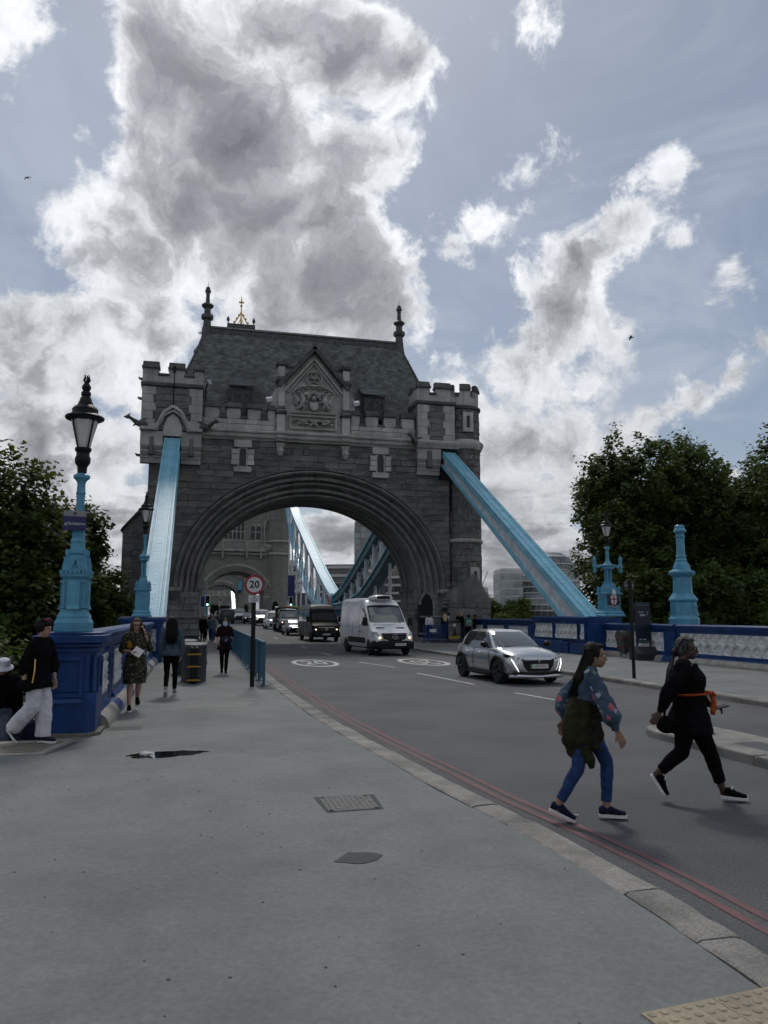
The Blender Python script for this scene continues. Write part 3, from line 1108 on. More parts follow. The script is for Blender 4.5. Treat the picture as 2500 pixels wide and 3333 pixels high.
  for xa, xb in merl:
    o = link_mesh('merlon', ASH_T[0], P)
    o.matrix_local = TRS(((xa + xb) / 2, .02, 14.95), (xb - xa, .10, .7))
    q = MB(); q.box(xa, xb, .02, .42, 14.6, 15.3); q.build('merlon_core', M_ash, P)
    capped('merlon_cap', xa, xb, -.1, .46, 15.3, 15.72, P)
  xs_ = [m_ for m_ in merl]
  for (a0, a1), (b0, b1) in zip(xs_[:-1], xs_[1:]):
    if b0 - a1 > 2: continue
    capped('crenel_sill', a1 + .02, b0 - .02, -.06, .46, 14.6, 14.82, P)
  # --- gable with the coat of arms
  Gb = thing('gable', None, None); Gb.parent = T
  GX = .15
  mb = MB()
  mb.prism([(GX - 2.05, 13.9), (GX + 2.05, 13.9), (GX + 2.05, 17.1), (GX, 19.5), (GX - 2.05, 17.1)], 'y', -.02, .6)
  mb.build('gable_wall', M_ash, Gb)
  for sx in (-1, 1):        # raking coping, shoulder blocks, shafts
    mb = MB()
    mb.bar((GX + sx * 2.35, -.08, 16.95), (GX + sx * -.05, -.08, 19.76), .26, .9, up=(0, 1, 0)); mb.build('raking_coping', M_cap, Gb)
    mb = MB()
    mb.bar((GX + sx * 1.95, -.12, 16.72), (GX + sx * .0, -.12, 19.08), .16, .2, up=(0, 1, 0)); mb.bar((GX + sx * 1.72, -.10, 16.6), (GX + sx * .0, -.10, 18.72), .07, .2, up=(0, 1, 0))
    mb.build('raking_moulding', M_ash, Gb)
    mb = MB()
    x = GX + sx * 2.18
    mb.sq([(.26, 13.9), (.26, 15.05), (.32, 15.1), (.32, 15.2), (.22, 15.5), (.2, 15.7), (.2, 17.25)], (x, -.12, 0))
    mb.box(x - .22, x + .22, -.36, .2, 17.25, 18.3)
    mb.box(x - .14, x + .14, -.38, -.34, 17.45, 18.15)
    mb.build('pinnacle_shaft', M_ash, Gb)
    for pr_ in ([(.28, 17.2), (.36, 17.3), (.36, 17.42), (.26, 17.6)], [(.26, 18.28), (.36, 18.4), (.36, 18.6), (.34, 18.62)], [(.28, 15.0), (.38, 15.1), (.38, 15.2), (.27, 15.32), (.3, 15.4), (.2, 15.62)]):
      mb = MB(); mb.sq(pr_, (x, -.12, 0)); mb.build('shaft_moulding', M_cap, Gb, bevel=.01)
    mb = MB(); xa, xb = sorted((x - sx * .3, x - sx * 1.15)); mb.box(xa, xb, .1, .5, 17.9, 18.35); mb.build('shoulder_block', M_ash, Gb)
    mb = MB(); mb.box(xa - .02, xb + .02, .02, .5, 18.35, 18.5); mb.build('shoulder_cap', M_cap, Gb)
    mb = MB()           # stepped side of the gable down to the parapet
    xo = x + sx * .22; xe = x + sx * .68
    mb.prism([(xo, 13.9), (xe, 13.9), (xe, 16.2), (xe - sx * .05, 16.4), (xo, 17.0)], 'y', .0, .5); mb.build('gable_flank', M_ash, Gb)
    mb = MB()           # corbel head under the shaft
    mb.frust(x - .3, x + .3, -.3, .1, 13.1, x - .2, x + .2, -.16, .1, 12.75); mb.sq([(.2, 12.7), (.24, 12.6), (.12, 12.25), (.05, 12.2)], (x, -.1, 0))
    mb.ball((x, -.26, 12.62), (.15, .14, .2), 8, 6)
    mb.build('corbel_head', M_ash, Gb)
  # relief of the arms: supporters, shield, helm, mantling
  mb = MB()
  mb.box(GX - 1.5, GX + 1.5, -.10, -.02, 15.22, 15.38)
  for sx in (-1, 1):
    for i in range(14):     # cusped arch over the arms
      t0, t1 = PI / 2 - sx * (i / 14) * 1.0, PI / 2 - sx * ((i + 1) / 14) * 1.0
      mb.bar((GX + 1.62 * math.cos(t0) * 1.05, -.08, 15.95 + 1.62 * math.sin(t0) * .75), (GX + 1.62 * math.cos(t1) * 1.05, -.08, 15.95 + 1.62 * math.sin(t1) * .75), .06, .12, up=(0, 1, 0))
    for i in range(4):
      cx, czz = GX + sx * (.22 + .34 * i), 16.93 - .06 * i * i * .9
      for k in range(6):
        t0, t1 = PI + PI * k / 6, PI + PI * (k + 1) / 6
        mb.bar((cx + .15 * math.cos(t0), -.07, czz + .14 * math.sin(t0) * -1), (cx + .15 * math.cos(t1), -.07, czz + .14 * math.sin(t1) * -1), .04, .1, up=(0, 1, 0))
    # wing, body, legs, tail of a supporter
    mb.tube([(GX + sx * .95, -.12, 16.45), (GX + sx * .75, -.16, 16.25), (GX + sx * .72, -.18, 16.0), (GX + sx * .85, -.16, 15.7), (GX + sx * 1.0, -.12, 15.5)], [.07, .14, .17, .14, .08], 8)
    for i in range(6):
      mb.bar((GX + sx * .7, -.10, 16.15), (GX + sx * (1.38 - .03 * i), -.07, 16.55 - .13 * i), .09, .06, up=(0, 1, 0))
    mb.tube([(GX + sx * .9, -.15, 16.4), (GX + sx * .98, -.2, 16.58), (GX + sx * 1.18, -.2, 16.56)], [.09, .1, .04], 7)
    mb.tube([(GX + sx * .8, -.16, 15.75), (GX + sx * .6, -.2, 15.58), (GX + sx * .72, -.18, 15.42)], [.09, .06, .04], 7)
    mb.tube([(GX + sx * .95, -.14, 15.6), (GX + sx * 1.15, -.16, 15.5), (GX + sx * 1.05, -.14, 15.4)], [.1, .06, .04], 7)
    mb.tube([(GX + sx * .7, -.18, 16.0), (GX + sx * .5, -.2, 16.02), (GX + sx * .36, -.18, 15.92)], [.07, .05, .04], 7)
    mb.tube([(GX + sx * 1.05, -.1, 15.75), (GX + sx * 1.3, -.1, 15.9), (GX + sx * 1.4, -.1, 16.15), (GX + sx * 1.25, -.1, 16.2)], [.05, .05, .04, .02], 6)
    for i in range(4):
      mb.ball((GX + sx * (.3 + .09 * i), -.14, 16.35 + .1 * i * (1 if i < 3 else .6)), (.12, .09, .1), 7, 5)
  mb.prism([(GX - .28, 15.95), (GX + .28, 15.95), (GX + .28, 15.65), (GX + .2, 15.48), (GX, 15.36), (GX - .2, 15.48), (GX - .28, 15.65)], 'y', -.22, -.05)
  mb.ball((GX, -.16, 16.2), (.17, .13, .2), 9, 6); mb.ball((GX, -.14, 16.62), (.10, .08, .14), 8, 5)
  for i in range(9):
    t = PI * i / 8
    mb.ball((GX + .42 * math.cos(t), -.12, 16.2 + .38 * math.sin(t)), .09, 6, 4)
  for k in range(16):         # trefoil circle in the apex
    t0, t1 = 2 * PI * k / 16, 2 * PI * (k + 1) / 16
    mb.bar((GX + .52 * math.cos(t0), -.08, 17.62 + .52 * math.sin(t0)), (GX + .52 * math.cos(t1), -.08, 17.62 + .52 * math.sin(t1)), .06, .14, up=(0, 1, 0))
  for q in range(3):
    a = PI / 2 + q * 2 * PI / 3
    for k in range(10):
      t0, t1 = 2 * PI * k / 10, 2 * PI * (k + 1) / 10
      ox, oz = GX + .25 * math.cos(a), 17.62 + .25 * math.sin(a)
      mb.bar((ox + .2 * math.cos(t0), -.07, oz + .2 * math.sin(t0)), (ox + .2 * math.cos(t1), -.07, oz + .2 * math.sin(t1)), .04, .12, up=(0, 1, 0))
  mb.ball((GX, -.1, 17.6), (.12, .1, .12), 8, 5)
  mb.build('coat_of_arms', M_ash, Gb, smooth=45).scale = (1, 1.9, 1)
  mb = MB()                   # lower panel with a ribbon
  mb.box(GX - 1.55, GX + 1.55, -.14, -.02, 14.98, 15.08); mb.box(GX - 1.55, GX + 1.55, -.12, -.02, 14.12, 14.2); mb.box(GX - 1.6, GX - 1.48, -.12, -.02, 14.2, 14.98); mb.box(GX + 1.48, GX + 1.6, -.12, -.02, 14.2, 14.98)
  pts = [(GX - 1.35 + 2.7 * i / 24, -.10 - .05 * math.sin(i * 1.3), 14.6 + .13 * math.sin(i * .9)) for i in range(25)]
  mb.tube(pts, [(.14, .06)] * 25, 8)
  mb.bar((GX - .25, -.2, 14.38), (GX + .25, -.2, 14.78), .09, .08, up=(0, 1, 0)); mb.bar((GX - .25, -.2, 14.78), (GX + .25, -.2, 14.38), .09, .08, up=(0, 1, 0))
  for i in range(10):
    mb.ball((GX - 1.3 + .28 * i, -.14, 14.6 + .1 * (-1) ** i), (.13, .06, .09), 6, 4)
  mb.build('ribbon_panel', M_ash, Gb, smooth=45).scale = (1, 1.6, 1)
  # --- roof
  Rf = thing('roof', None, None); Rf.parent = T
  RB, RT, YB, YT = 14.3, 22.3, .75, 4.9          # base z, top z, front base y, ridge y
  xl0, xl1, xr0, xr1 = -10.3, -6.85, 10.75, 7.35
  BY = 2 * YT - YB
  mb = MB()
  fl = lambda s: .22 * math.sin(PI * s) ** 1.0 * 1.6   # bell-cast
  N = 12
  def rp(s, sx, fb):
    sg = s + .0
    b = .55 * s * (1 - s) * (1 - s)
    x = (xl0 + (xl1 - xl0) * (s + b)) if sx < 0 else (xr0 + (xr1 - xr0) * (s + b))
    yf = YB + (YT - YB - .06) * (s + b)
    return (x, yf if fb < 0 else 2 * YT - yf, RB + (RT - RB) * s)
  for i in range(N):
    s0, s1 = i / N, (i + 1) / N
    for fb in (-1, 1):
      mb.add([rp(s0, -1, fb), rp(s0, 1, fb), rp(s1, 1, fb), rp(s1, -1, fb)], [(0, 1, 2, 3)])
    for sx in (-1, 1):
      mb.add([rp(s0, sx, -1), rp(s0, sx, 1), rp(s1, sx, 1), rp(s1, sx, -1)], [(0, 1, 2, 3)])
  mb.build('roof_boarding', M_lead, Rf)
  sl = MB(); sl.box(-.5, .5, -1, 0, -.5, .5)
  slate_t = []
  for k in range(3):
    q = MB(); r2 = random.Random(k)
    c = r2.uniform(-.06, .06)
    q.add([(-.49, -.2, -.5), (.49, -.2, -.5), (.49, 0, .5), (-.49, 0, .5), (-.49, -1.3, -.5 + c), (.49, -1.3, -.5 - c), (.49, -.5, .5), (-.49, -.5, .5)],
       [(4, 5, 6, 7), (0, 1, 5, 4), (1, 2, 6, 5), (3, 0, 4, 7)])
    slate_t.append(q.mesh('slate', M_slate))
  pl = []
  rows = 44
  for r_ in range(rows):
    s0, s1 = r_ / rows, (r_ + 1.25) / rows
    if s1 > .97: break
    a, b = Vector(rp(s0, -1, -1)), Vector(rp(s0, 1, -1))
    a2, b2 = Vector(rp(s1, -1, -1)), Vector(rp(s1, 1, -1))
    up = (a2 - a); up = Vector((0, up.y, up.z)); h = up.length; up.normalize()
    nrm = Vector((0, -up.z, up.y))
    x = a.x + (.0 if r_ % 2 else .17)
    while x < b.x - .1:
      w = rnd.uniform(.30, .38)
      mid = a + up * (h / 2); mid.x = x + w / 2
      # keep on the trapezoid
      t = (mid.z - a.z) / max(1e-6, a2.z - a.z)
      if mid.x - w / 2 > a.x + (a2.x - a.x) * t - .05 and mid.x + w / 2 < b.x + (b2.x - b.x) * t + .05:
        tilt = rnd.uniform(-.02, .02)
        M = Matrix(((w, 0, tilt, mid.x), (0, -nrm.y * .028, up.y * h, mid.y + nrm.y * .01), (0, -nrm.z * .028, up.z * h, mid.z + nrm.z * .01), (0, 0, 0, 1)))
        pl.append((M, rnd.random()))
      x += w
  for sx in (-1, 1):
    for r_ in range(rows):
      s0, s1 = r_ / rows, (r_ + 1.25) / rows
      if s1 > .97: break
      a, b = Vector(rp(s0, sx, -1)), Vector(rp(s0, sx, 1)); a2 = Vector(rp(s1, sx, -1))
      up = Vector((a2.x - a.x, 0, a2.z - a.z)); h = up.length; up.normalize()
      nrm = Vector((sx * up.z, 0, -up.x * sx * 1)); nrm = Vector((sx * abs(up.z), 0, abs(up.x)))
      y = a.y
      while y < b.y - .1:
        w = .34
        mid = a + up * (h / 2)
        M = Matrix(((0, -nrm.x * .028, up.x * h, mid.x + nrm.x * .01), (w * sx, 0, 0, y + w / 2), (0, -nrm.z * .028, up.z * h, mid.z + nrm.z * .01), (0, 0, 0, 1)))
        pl.append((M, -1))
        y += w
  pieces('slate', Rf, slate_t, pl, M_slate, 300, 'slates')
  # lead ridge with bosses, zigzag apron, hips
  mb = MB()
  mb.prism([(YT - .30, 21.45), (YT - .34, 21.55), (YT - .22, 21.62), (YT - .20, 22.35), (YT - .26, 22.45), (YT - .12, 22.62), (YT + .12, 22.62), (YT + .26, 22.45), (YT + .2, 22.35), (YT + .22, 21.62), (YT + .34, 21.55), (YT + .3, 21.45)], 'x', xl1 - .2, xr1 + .2)
  mb.build('ridge_lead', M_lead, Rf)
  n = 22
  for i in range(n):
    x = xl1 + .4 + (xr1 - xl1 - .8) * i / (n - 1)
    q = MB(); q.ball((x, YT - .24, 22.0), (.11, .07, .11), 8, 5)
    for k in range(6):
      q.ball((x + .13 * math.cos(k * PI / 3), YT - .22, 22.0 + .13 * math.sin(k * PI / 3)), .05, 6, 4)
    q.build('ridge_boss', M_lead, Rf)
  q = MB()
  for i in range(44):
    x = xl1 + (xr1 - xl1) * (i + .5) / 44
    q.prism([(x - .15, 21.52), (x + .15, 21.52), (x, 21.1)], 'y', YT - .36, YT - .33)
  q.build('lead_apron', M_lead, Rf)
  for sx in (-1, 1):
    for fb in (-1, 1):
      q = MB()
      q.tube([Vector(rp(i / N, sx, fb)) + Vector((0, 0, .03)) for i in range(N + 1)], .085, 8); q.build('hip_roll', M_lead, Rf)
    x = xl1 - .1 if sx < 0 else xr1 + .1
    q = MB()
    q.lathe([(.95, 20.75), (.62, 21.3), (.42, 21.9), (.34, 22.5), (.30, 22.9), (.27, 23.25), (.42, 23.32), (.46, 23.45), (.44, 23.62), (.26, 23.68), (.24, 24.1), (.42, 24.28), (.46, 24.36), (.30, 24.5), (.17, 24.52), (.14, 25.1), (.16, 25.3), (.22, 25.4), (.23, 25.5), (.15, 25.56), (.17, 25.66), (.12, 25.76), (.02, 25.8), (.012, 26.15)], (x, YT, -.2), 8, PI / 8)
    q.build('roof_finial', M_lead, Rf)
  # dormers
  for dx in (-4.5, 4.67):
    D = thing('dormer', None, None); D.parent = T
    y0 = 1.25
    q = MB(); q.box(dx - .68, dx + .68, y0, y0 + 2.4, 14.9, 17.15); q.build('dormer_cheeks', M_lead, D)
    q = MB()
    q.add([(dx - .95, y0 - .35, 17.12), (dx + .95, y0 - .35, 17.12), (dx + .8, y0 + 1.75, 18.1), (dx - .8, y0 + 1.75, 18.1), (dx - .95, y0 - .35, 17.22), (dx + .95, y0 - .35, 17.22), (dx + .8, y0 + 1.75, 18.2), (dx - .8, y0 + 1.75, 18.2)],
       [(0, 3, 2, 1), (4, 5, 6, 7), (0, 1, 5, 4), (1, 2, 6, 5), (2, 3, 7, 6), (3, 0, 4, 7)])
    q.build('dormer_roof', M_slate, D)
    for sx in (-1, 1):
      q = MB(); q.box(dx + sx * .31 - .25, dx + sx * .31 + .25, y0 - .03, y0 + .01, 15.0, 16.95); q.build('pane', M_glassd, D)
    q = MB()
    for xx in (-.66, 0, .66): q.box(dx + xx - .06, dx + xx + .06, y0 - .12, y0, 14.9, 17.1)
    q.box(dx - .66, dx + .66, y0 - .12, y0, 16.98, 17.12)
    for c in (-.33, .33):
      for k in range(8):
        t0, t1 = PI * k / 8, PI * (k + 1) / 8
        q.bar((dx + c + .27 * math.cos(t0), y0 - .07, 16.2 + .42 * math.sin(t0)), (dx + c + .27 * math.cos(t1), y0 - .07, 16.2 + .42 * math.sin(t1)), .06, .1, up=(0, 1, 0))
      for i in range(7):
        q.bar((dx + c - .27, y0 - .045, 15.1 + .2 * i), (dx + c + .27, y0 - .045, 15.35 + .2 * i), .012); q.bar((dx + c + .27, y0 - .045, 15.1 + .2 * i), (dx + c - .27, y0 - .045, 15.35 + .2 * i), .012)
    for k in range(10):
      t0, t1 = 2 * PI * k / 10, 2 * PI * (k + 1) / 10
      q.bar((dx + .14 * math.cos(t0), y0 - .07, 16.75 + .14 * math.sin(t0)), (dx + .14 * math.cos(t1), y0 - .07, 16.75 + .14 * math.sin(t1)), .04, .1, up=(0, 1, 0))
    q.build('tracery', M_lead, D)
  # --- corner bays on corbels
  def merlon_ring(par, spans, y0, y1, z0, z1, zc0):
    for xa, xb in spans:
      q = MB(); q.box(xa, xb, y0, y1, z0, z1); q.build('merlon', M_ash, par)
      capped('merlon_cap', xa, xb, y0 - .04, y1, z1, z1 + .5, par, slope=.16)
    for (a0, a1), (b0, b1) in zip(spans[:-1], spans[1:]):
      capped('crenel_sill', a1 + .01, b0 - .01, y0, y1, z0, z0 + .22, par)
  def bay(xa, xb, slot, pointed, spans):
    B = thing('corner_bay', None, None); B.parent = T
    yf = -.55
    s0, s1 = slot
    q = MB()
    q.box(xa, xb, yf + .06, 1.6, 13.5, 16.3)
    q.build('bay_core', M_mortar, B)
    pl, pg = [], []
    for i in range(5):
      z0, z1 = 13.62 + i * .53, 13.62 + (i + 1) * .53
      wq = .72 if i % 2 else .88
      for a, b in ((xa, xa + wq), (xb - wq, xb)):
        pl.append((TRS(((a + b) / 2, yf + .07, (z0 + z1) / 2), (b - a - .012, .09, z1 - z0 - .012)), 1))
    for x0, x1, z0, z1 in courses(xa + .8, xb - .8, 13.6, 16.25, .44, .8, 1.3, .02, (lambda za, zb: [((s0 + s1) / 2 - .85, (s0 + s1) / 2 + .85)] if zb < 14.9 and pointed else []), rnd):
      pg.append((TRS(((x0 + x1) / 2, yf + .06, (z0 + z1) / 2), (x1 - x0, .09, z1 - z0)), 1))
    pieces('quoin', B, ASH_T, pl, M_ash)
    pieces('stone', B, STONE_T, pg, M_gran)
    # string courses
    for z, pj in ((16.28, .12),):
      q = MB(); q.prism([(yf, z), (yf - pj, z + .04), (yf - pj - .02, z + .16), (yf, z + .3), (1.6, z + .3), (1.6, z)], 'x', xa - .08, xb + .08); q.build('string_course', M_cap, B)
    q = MB(); q.box(xa, xb, yf, 1.6, 16.58, 17.0); q.build('bay_parapet', M_ash, B)
    merlon_ring(B, spans, yf, yf + .5, 17.0, 17.45, 17.0)
    q = MB(); q.box(xa, xa + .4, yf + .5, 1.6, 17.0, 17.45); q.build('side_parapet', M_ash, B)
    for y in (.55, ):
      capped('merlon_cap', xa, xa + .4, y, 1.6, 17.45, 17.9, B)
    # hood string stepping over the slot
    c = (s0 + s1) / 2
    if pointed:
      for kk, (wd, pj, zz) in enumerate(((.20, .20, 0), (.12, .12, -.22))):
        q = MB()
        path = [(xa - .05, 13.5 + zz * .3), (c - 1.05 - zz * .6, 13.5 + zz * .3), (c - .9, 13.85 + zz), (c - .55, 14.6 + zz), (c, 15.0 + zz * 1.3), (c + .55, 14.6 + zz), (c + .9, 13.85 + zz), (c + 1.05 + zz * .6, 13.5 + zz * .3), (xb + .05, 13.5 + zz * .3)]
        for (ax, az), (bx, bz) in zip(path[:-1], path[1:]):
          q.bar((ax, yf - .04, az), (bx, yf - .04, bz), wd, pj * 2 + .12, up=(0, 1, 0))
        q.build('hood_string', M_ash, B, bevel=.03)
      q = MB(); q.prism([(c - .62, 13.1), (c + .62, 13.1), (c + .55, 13.75), (c + .3, 14.3), (c, 14.55), (c - .3, 14.3), (c - .55, 13.75)], 'y', yf - .03, yf + .1); q.build('tympanum', M_ash, B)
    else:
      q = MB(); q.prism([(yf + .1 + p, 13.2 + r_) for p, r_ in [(.1, 0), (-.16, .02), (-.25, .2), (-.32, .3), (-.34, .42), (-.2, .56), (.1, .6)]], 'x', xa - .06, xb + .3); q.build('hood_string', M_ash, B)
    # corbelled cheeks either side of the chain slot
    for a, b in ((xa, s0), (s1, xb)):
      if b - a < .1: continue
      q = MB()
      q.box(a, b, yf + .05, .3, 12.5, 13.4)
      q.box(a + .02, b - .02, -.2, .3, 11.4, 12.5)
      q.build('corbel_cheek', M_ash, B)
      n3 = 3
      for k in range(n3):
        z1 = 12.55 - .36 * k
        dep = .5 - .15 * k
        for (u0, u1) in ((a + .02, a + (b - a) * .38), (a + (b - a) * .62, b - .02)):
          q = MB()
          q.prism([(.1, z1), (-dep - .06, z1), (-dep - .08, z1 - .08), (-dep, z1 - .2), (-dep + .12, z1 - .34), (.1, z1 - .34)], 'x', u0, u1)
          q.build('corbel', M_ash, B)
      q = MB(); q.box(a + (b - a) * .40, a + (b - a) * .60, yf - .02, .1, 11.9, 13.0); q.build('corbel_panel', M_gran, B)
    q = MB(); q.box(s0, s1, yf + .02, yf + .1, 11.0, 13.45); q.box(s0, s1, .06, .12, 9, 13.4); q.build('chain_slot', M_dark, B)
    return B
  BL = bay(-10.85, -7.1, (-9.45, -8.35), True, [(-10.85, -9.85), (-9.25, -8.25), (-7.68, -7.1)])
  BR = bay(7.3, 9.98, (8.98, 9.98), False, [(7.3, 8.2), (8.6, 9.75)])
  # gargoyles
  def gargoyle(x, dirx, z, y=-.6):
    q = MB()
    d = Vector((dirx, -.55, .12)).normalized()
    p0 = Vector((x, y, z))
    q.tube([p0 - d * .3, p0, p0 + d * .35, p0 + d * .6 + Vector((0, 0, .12)), p0 + d * .8 + Vector((0, 0, .2))], [.22, .24, .19, .12, .10], 8)
    q.ball(p0 + d * .95 + Vector((0, 0, .22)), (.17, .15, .13), 8, 6)
    q.tube([p0 + d * 1.0 + Vector((0, 0, .22)), p0 + d * 1.2 + Vector((0, 0, .14))], [.09, .05], 6)
    for s in (-1, 1):
      sd = Vector((-d.y, d.x, 0)) * s
      q.tube([p0 + sd * .1 + d * .1, p0 + sd * .25 + Vector((0, 0, .3)), p0 + sd * .3 - d * .25 + Vector((0, 0, .42))], [.09, .07, .02], 6)
      q.tube([p0 + d * .92 + sd * .08 + Vector((0, 0, .3)), p0 + d * .85 + sd * .14 + Vector((0, 0, .48))], [.05, .01], 5)
      q.tube([p0 + sd * .15 + d * .3, p0 + sd * .2 + d * .5 - Vector((0, 0, .2))], [.08, .04], 6)
    q.build('gargoyle', M_cap, T, smooth=50)
  gargoyle(-10.75, -1, 13.75); gargoyle(-7.0, .8, 13.75, -.5); gargoyle(7.25, -.6, 13.6, -.45)
  # small ornaments down the outer left edge
  for z in (16.9, 15.6, 11.9):
    q = MB(); q.tube([(-10.8, .2, z), (-11.05, .2, z + .03), (-11.15, .2, z + .12)], [.1, .09, .04], 6); q.build('crocket', M_cap, T)
  # flank buttress on the left
  q = MB(); q.prism([(-10.3, 0), (-12.0, 0), (-12.0, 7.5), (-10.6, 9.2), (-10.3, 9.2)], 'y', 3.6, 8.5); q.build('flank_wing', M_gran, T)
  pl = []
  for x0, x1, z0, z1 in courses(-12.0, -10.32, .2, 7.4, .42, .7, 1.2, .02, None, rnd):
    pl.append((TRS(((x0 + x1) / 2, 3.62, (z0 + z1) / 2), (x1 - x0, .12, z1 - z0)), 1))
  pieces('stone', T, STONE_T, pl, M_gran, 60, 'flank_stones')
  q = MB(); q.bar((-12.1, 6, 7.45), (-10.5, 6, 9.35), 5.2, .14, up=(0, 0, 1)) if False else q.prism([(-12.15, 7.42), (-12.05, 7.62), (-10.55, 9.42), (-10.45, 9.2)], 'y', 3.4, 8.6); q.build('wing_coping', M_cap, T)
  # --- round stair turret on the right corner
  TU = thing('turret', None, None); TU.parent = T
  tx, ty, tr = 10.95, .85, 1.27
  q = MB(); q.lathe([(tr - .08, 0), (tr - .08, 17.2)], (tx, ty, 0), 40); q.build('turret_core', M_mortar, TU, smooth=40)
  def ring_stones(zs, r, h):
    pl = []
    for z in zs:
      n = 11
      off = rnd.random()
      for k in range(n):
        a = 2 * PI * (k + off) / n
        w = 2 * PI * r / n - .02
        # split in two so that the wall stays round
        for hhalf in (-.25, .25):
          a2 = a + hhalf * 2 * PI / n
          pl.append((TRS((tx + (r - .12) * math.cos(a2), ty + (r - .12) * math.sin(a2), z + h / 2), (w / 2 + .008, rnd.uniform(.135, .16), h - .015), a2 + PI / 2), -math.sin(a2)))
    return pl
  pl = ring_stones([2.9 + .43 * i for i in range(9)], tr, .43) + ring_stones([7.0 + .43 * i for i in range(15)], tr, .43) + ring_stones([14.05 + .43 * i for i in range(5)], tr - .02, .43)
  pieces('stone', TU, STONE_T, pl, M_gran, 160, 'turret_stones')
  for prof in ([(tr, 6.75), (tr + .14, 6.82), (tr + .16, 6.95), (tr + .02, 7.05)], [(tr, 13.3), (tr + .12, 13.35), (tr + .22, 13.55), (tr + .30, 13.75), (tr + .28, 13.85), (tr + .02, 14.05)], [(tr - .05, 16.2), (tr + .10, 16.25), (tr + .12, 16.4), (tr - .04, 16.5)]):
    q = MB(); q.lathe(prof, (tx, ty, 0), 40, close=False); q.build('string_course', M_cap if prof[0][1] > 16 else M_ash, TU, smooth=40)
  q = MB(); q.lathe([(tr - .05, 16.5), (tr - .03, 17.05)], (tx, ty, 0), 40); q.build('turret_parapet', M_ash, TU, smooth=40)
  nm = 6
  for k in range(nm):
    a0 = 2 * PI * (k + .1) / nm; a1 = a0 + 2 * PI / nm * .62
    q = MB(); c_ = MB()
    for mbx, r0, r1, z0, z1, z2 in ((q, tr - .3, tr - .03, 17.05, 17.55, 17.55), (c_, tr - .34, tr + .08, 17.55, 17.68, 18.02)):
      V, F_ = [], []
      m_ = 6
      for i in range(m_ + 1):
        a = a0 + (a1 - a0) * i / m_
        cA, sA = math.cos(a), math.sin(a)
        for rr, zz in ((r0, z0), (r1, z0), (r1, z1), (r1 - (.12 if mbx is c_ else 0), z2 if mbx is c_ else z1), (r0, z2 if mbx is c_ else z1)):
          V.append((tx + rr * cA, ty + rr * sA, zz))
      for i in range(m_):
        for j in range(5):
          F_.append((i * 5 + j, i * 5 + (j + 1) % 5, (i + 1) * 5 + (j + 1) % 5, (i + 1) * 5 + j))
      F_ += [(0, 1, 2, 3, 4), tuple(m_ * 5 + j for j in range(4, -1, -1))]
      mbx.add(V, F_)
    q.build('merlon', M_ash, TU); c_.build('merlon_cap', M_cap, TU)
  # slit windows of the turret
  for z0, z1, a in ((14.55, 15.95, R(-88)), (3.6, 5.1, R(-72))):
    wn = thing('slit_window', None, None); wn.parent = TU
    wn.location = (tx + (tr - .05) * math.cos(a), ty + (tr - .05) * math.sin(a), 0); wn.rotation_euler = (0, 0, a + PI / 2)
    q = MB(); q.box(-.38, -.14, -.16, .2, z0, z1); q.box(.14, .38, -.16, .2, z0, z1); q.box(-.14, .14, -.16, .2, z0, z0 + .28); q.box(-.14, .14, -.16, .2, z1 - .28, z1); q.build('surround', M_ash, wn)
    q = MB(); q.box(-.14, .14, -.02, .2, z0 + .28, z1 - .28); q.build('slit', M_dark, wn)
  # battered base of the turret with its sloping weathering
  q = MB(); q.box(9.35, 12.35, -.62, 2.2, 0, 2.75); q.build('turret_base', M_mortar, TU)
  pl = []
  for x0, x1, z0, z1 in courses(9.3, 12.36, .1, 2.75, .42, .75, 1.3, .02, None, rnd):
    pl.append((TRS(((x0 + x1) / 2, -.60, (z0 + z1) / 2), (x1 - x0, .14, z1 - z0)), 1))
  pieces('base_stone', TU, STONE_T, pl, M_gran, 60)
  q = MB(); q.prism([(9.2, 2.75), (12.4, 2.75), (12.4, 2.8), (11.3, 4.6), (11.1, 4.6), (9.2, 3.2)], 'y', -.66, .4); q.build('weathering', M_arch, TU)
  q = MB()
  for k in range(3): q.prism([(.1, 3.0 - .25 * k), (-.75 + .12 * k, 3.0 - .25 * k), (-.72 + .12 * k, 2.86 - .25 * k), (-.58 + .12 * k, 2.78 - .25 * k), (.1, 2.78 - .25 * k)], 'x', 9.0, 9.55)
  q.build('corbel', M_arch, TU)
  # lightning conductor, floodlight and camera on the parapet
  q = MB(); q.tube([(-8.9, -.72, 17.5), (-8.9, -.75, 15.1)], .035, 6); q.box(-8.98, -8.82, -.85, -.68, 17.2, 17.6); q.build('conductor', M_black, T)
  q = MB(); q.tube([(-6.95, .1, 15.4), (-6.9, .1, 16.6), (-6.75, -.1, 16.95)], .05, 6); q.build('camera_mast', M_black, T)
  q = MB(); q.ball((-6.68, -.15, 16.85), .13, 8, 6); q.box(-6.85, -6.6, -.3, .0, 16.92, 17.02); q.build('dome_camera', M_panel, T)
  for fx, fz in ((-2.8, 16.05), (3.1, 16.15)):
    q = MB(); q.obox((fx, -.1, fz), (.2, 0, .04), (0, .14, .1), (-.02, -.04, .1)); q.build('floodlight', M_panel, T)
  return T
tower = abutment_tower()

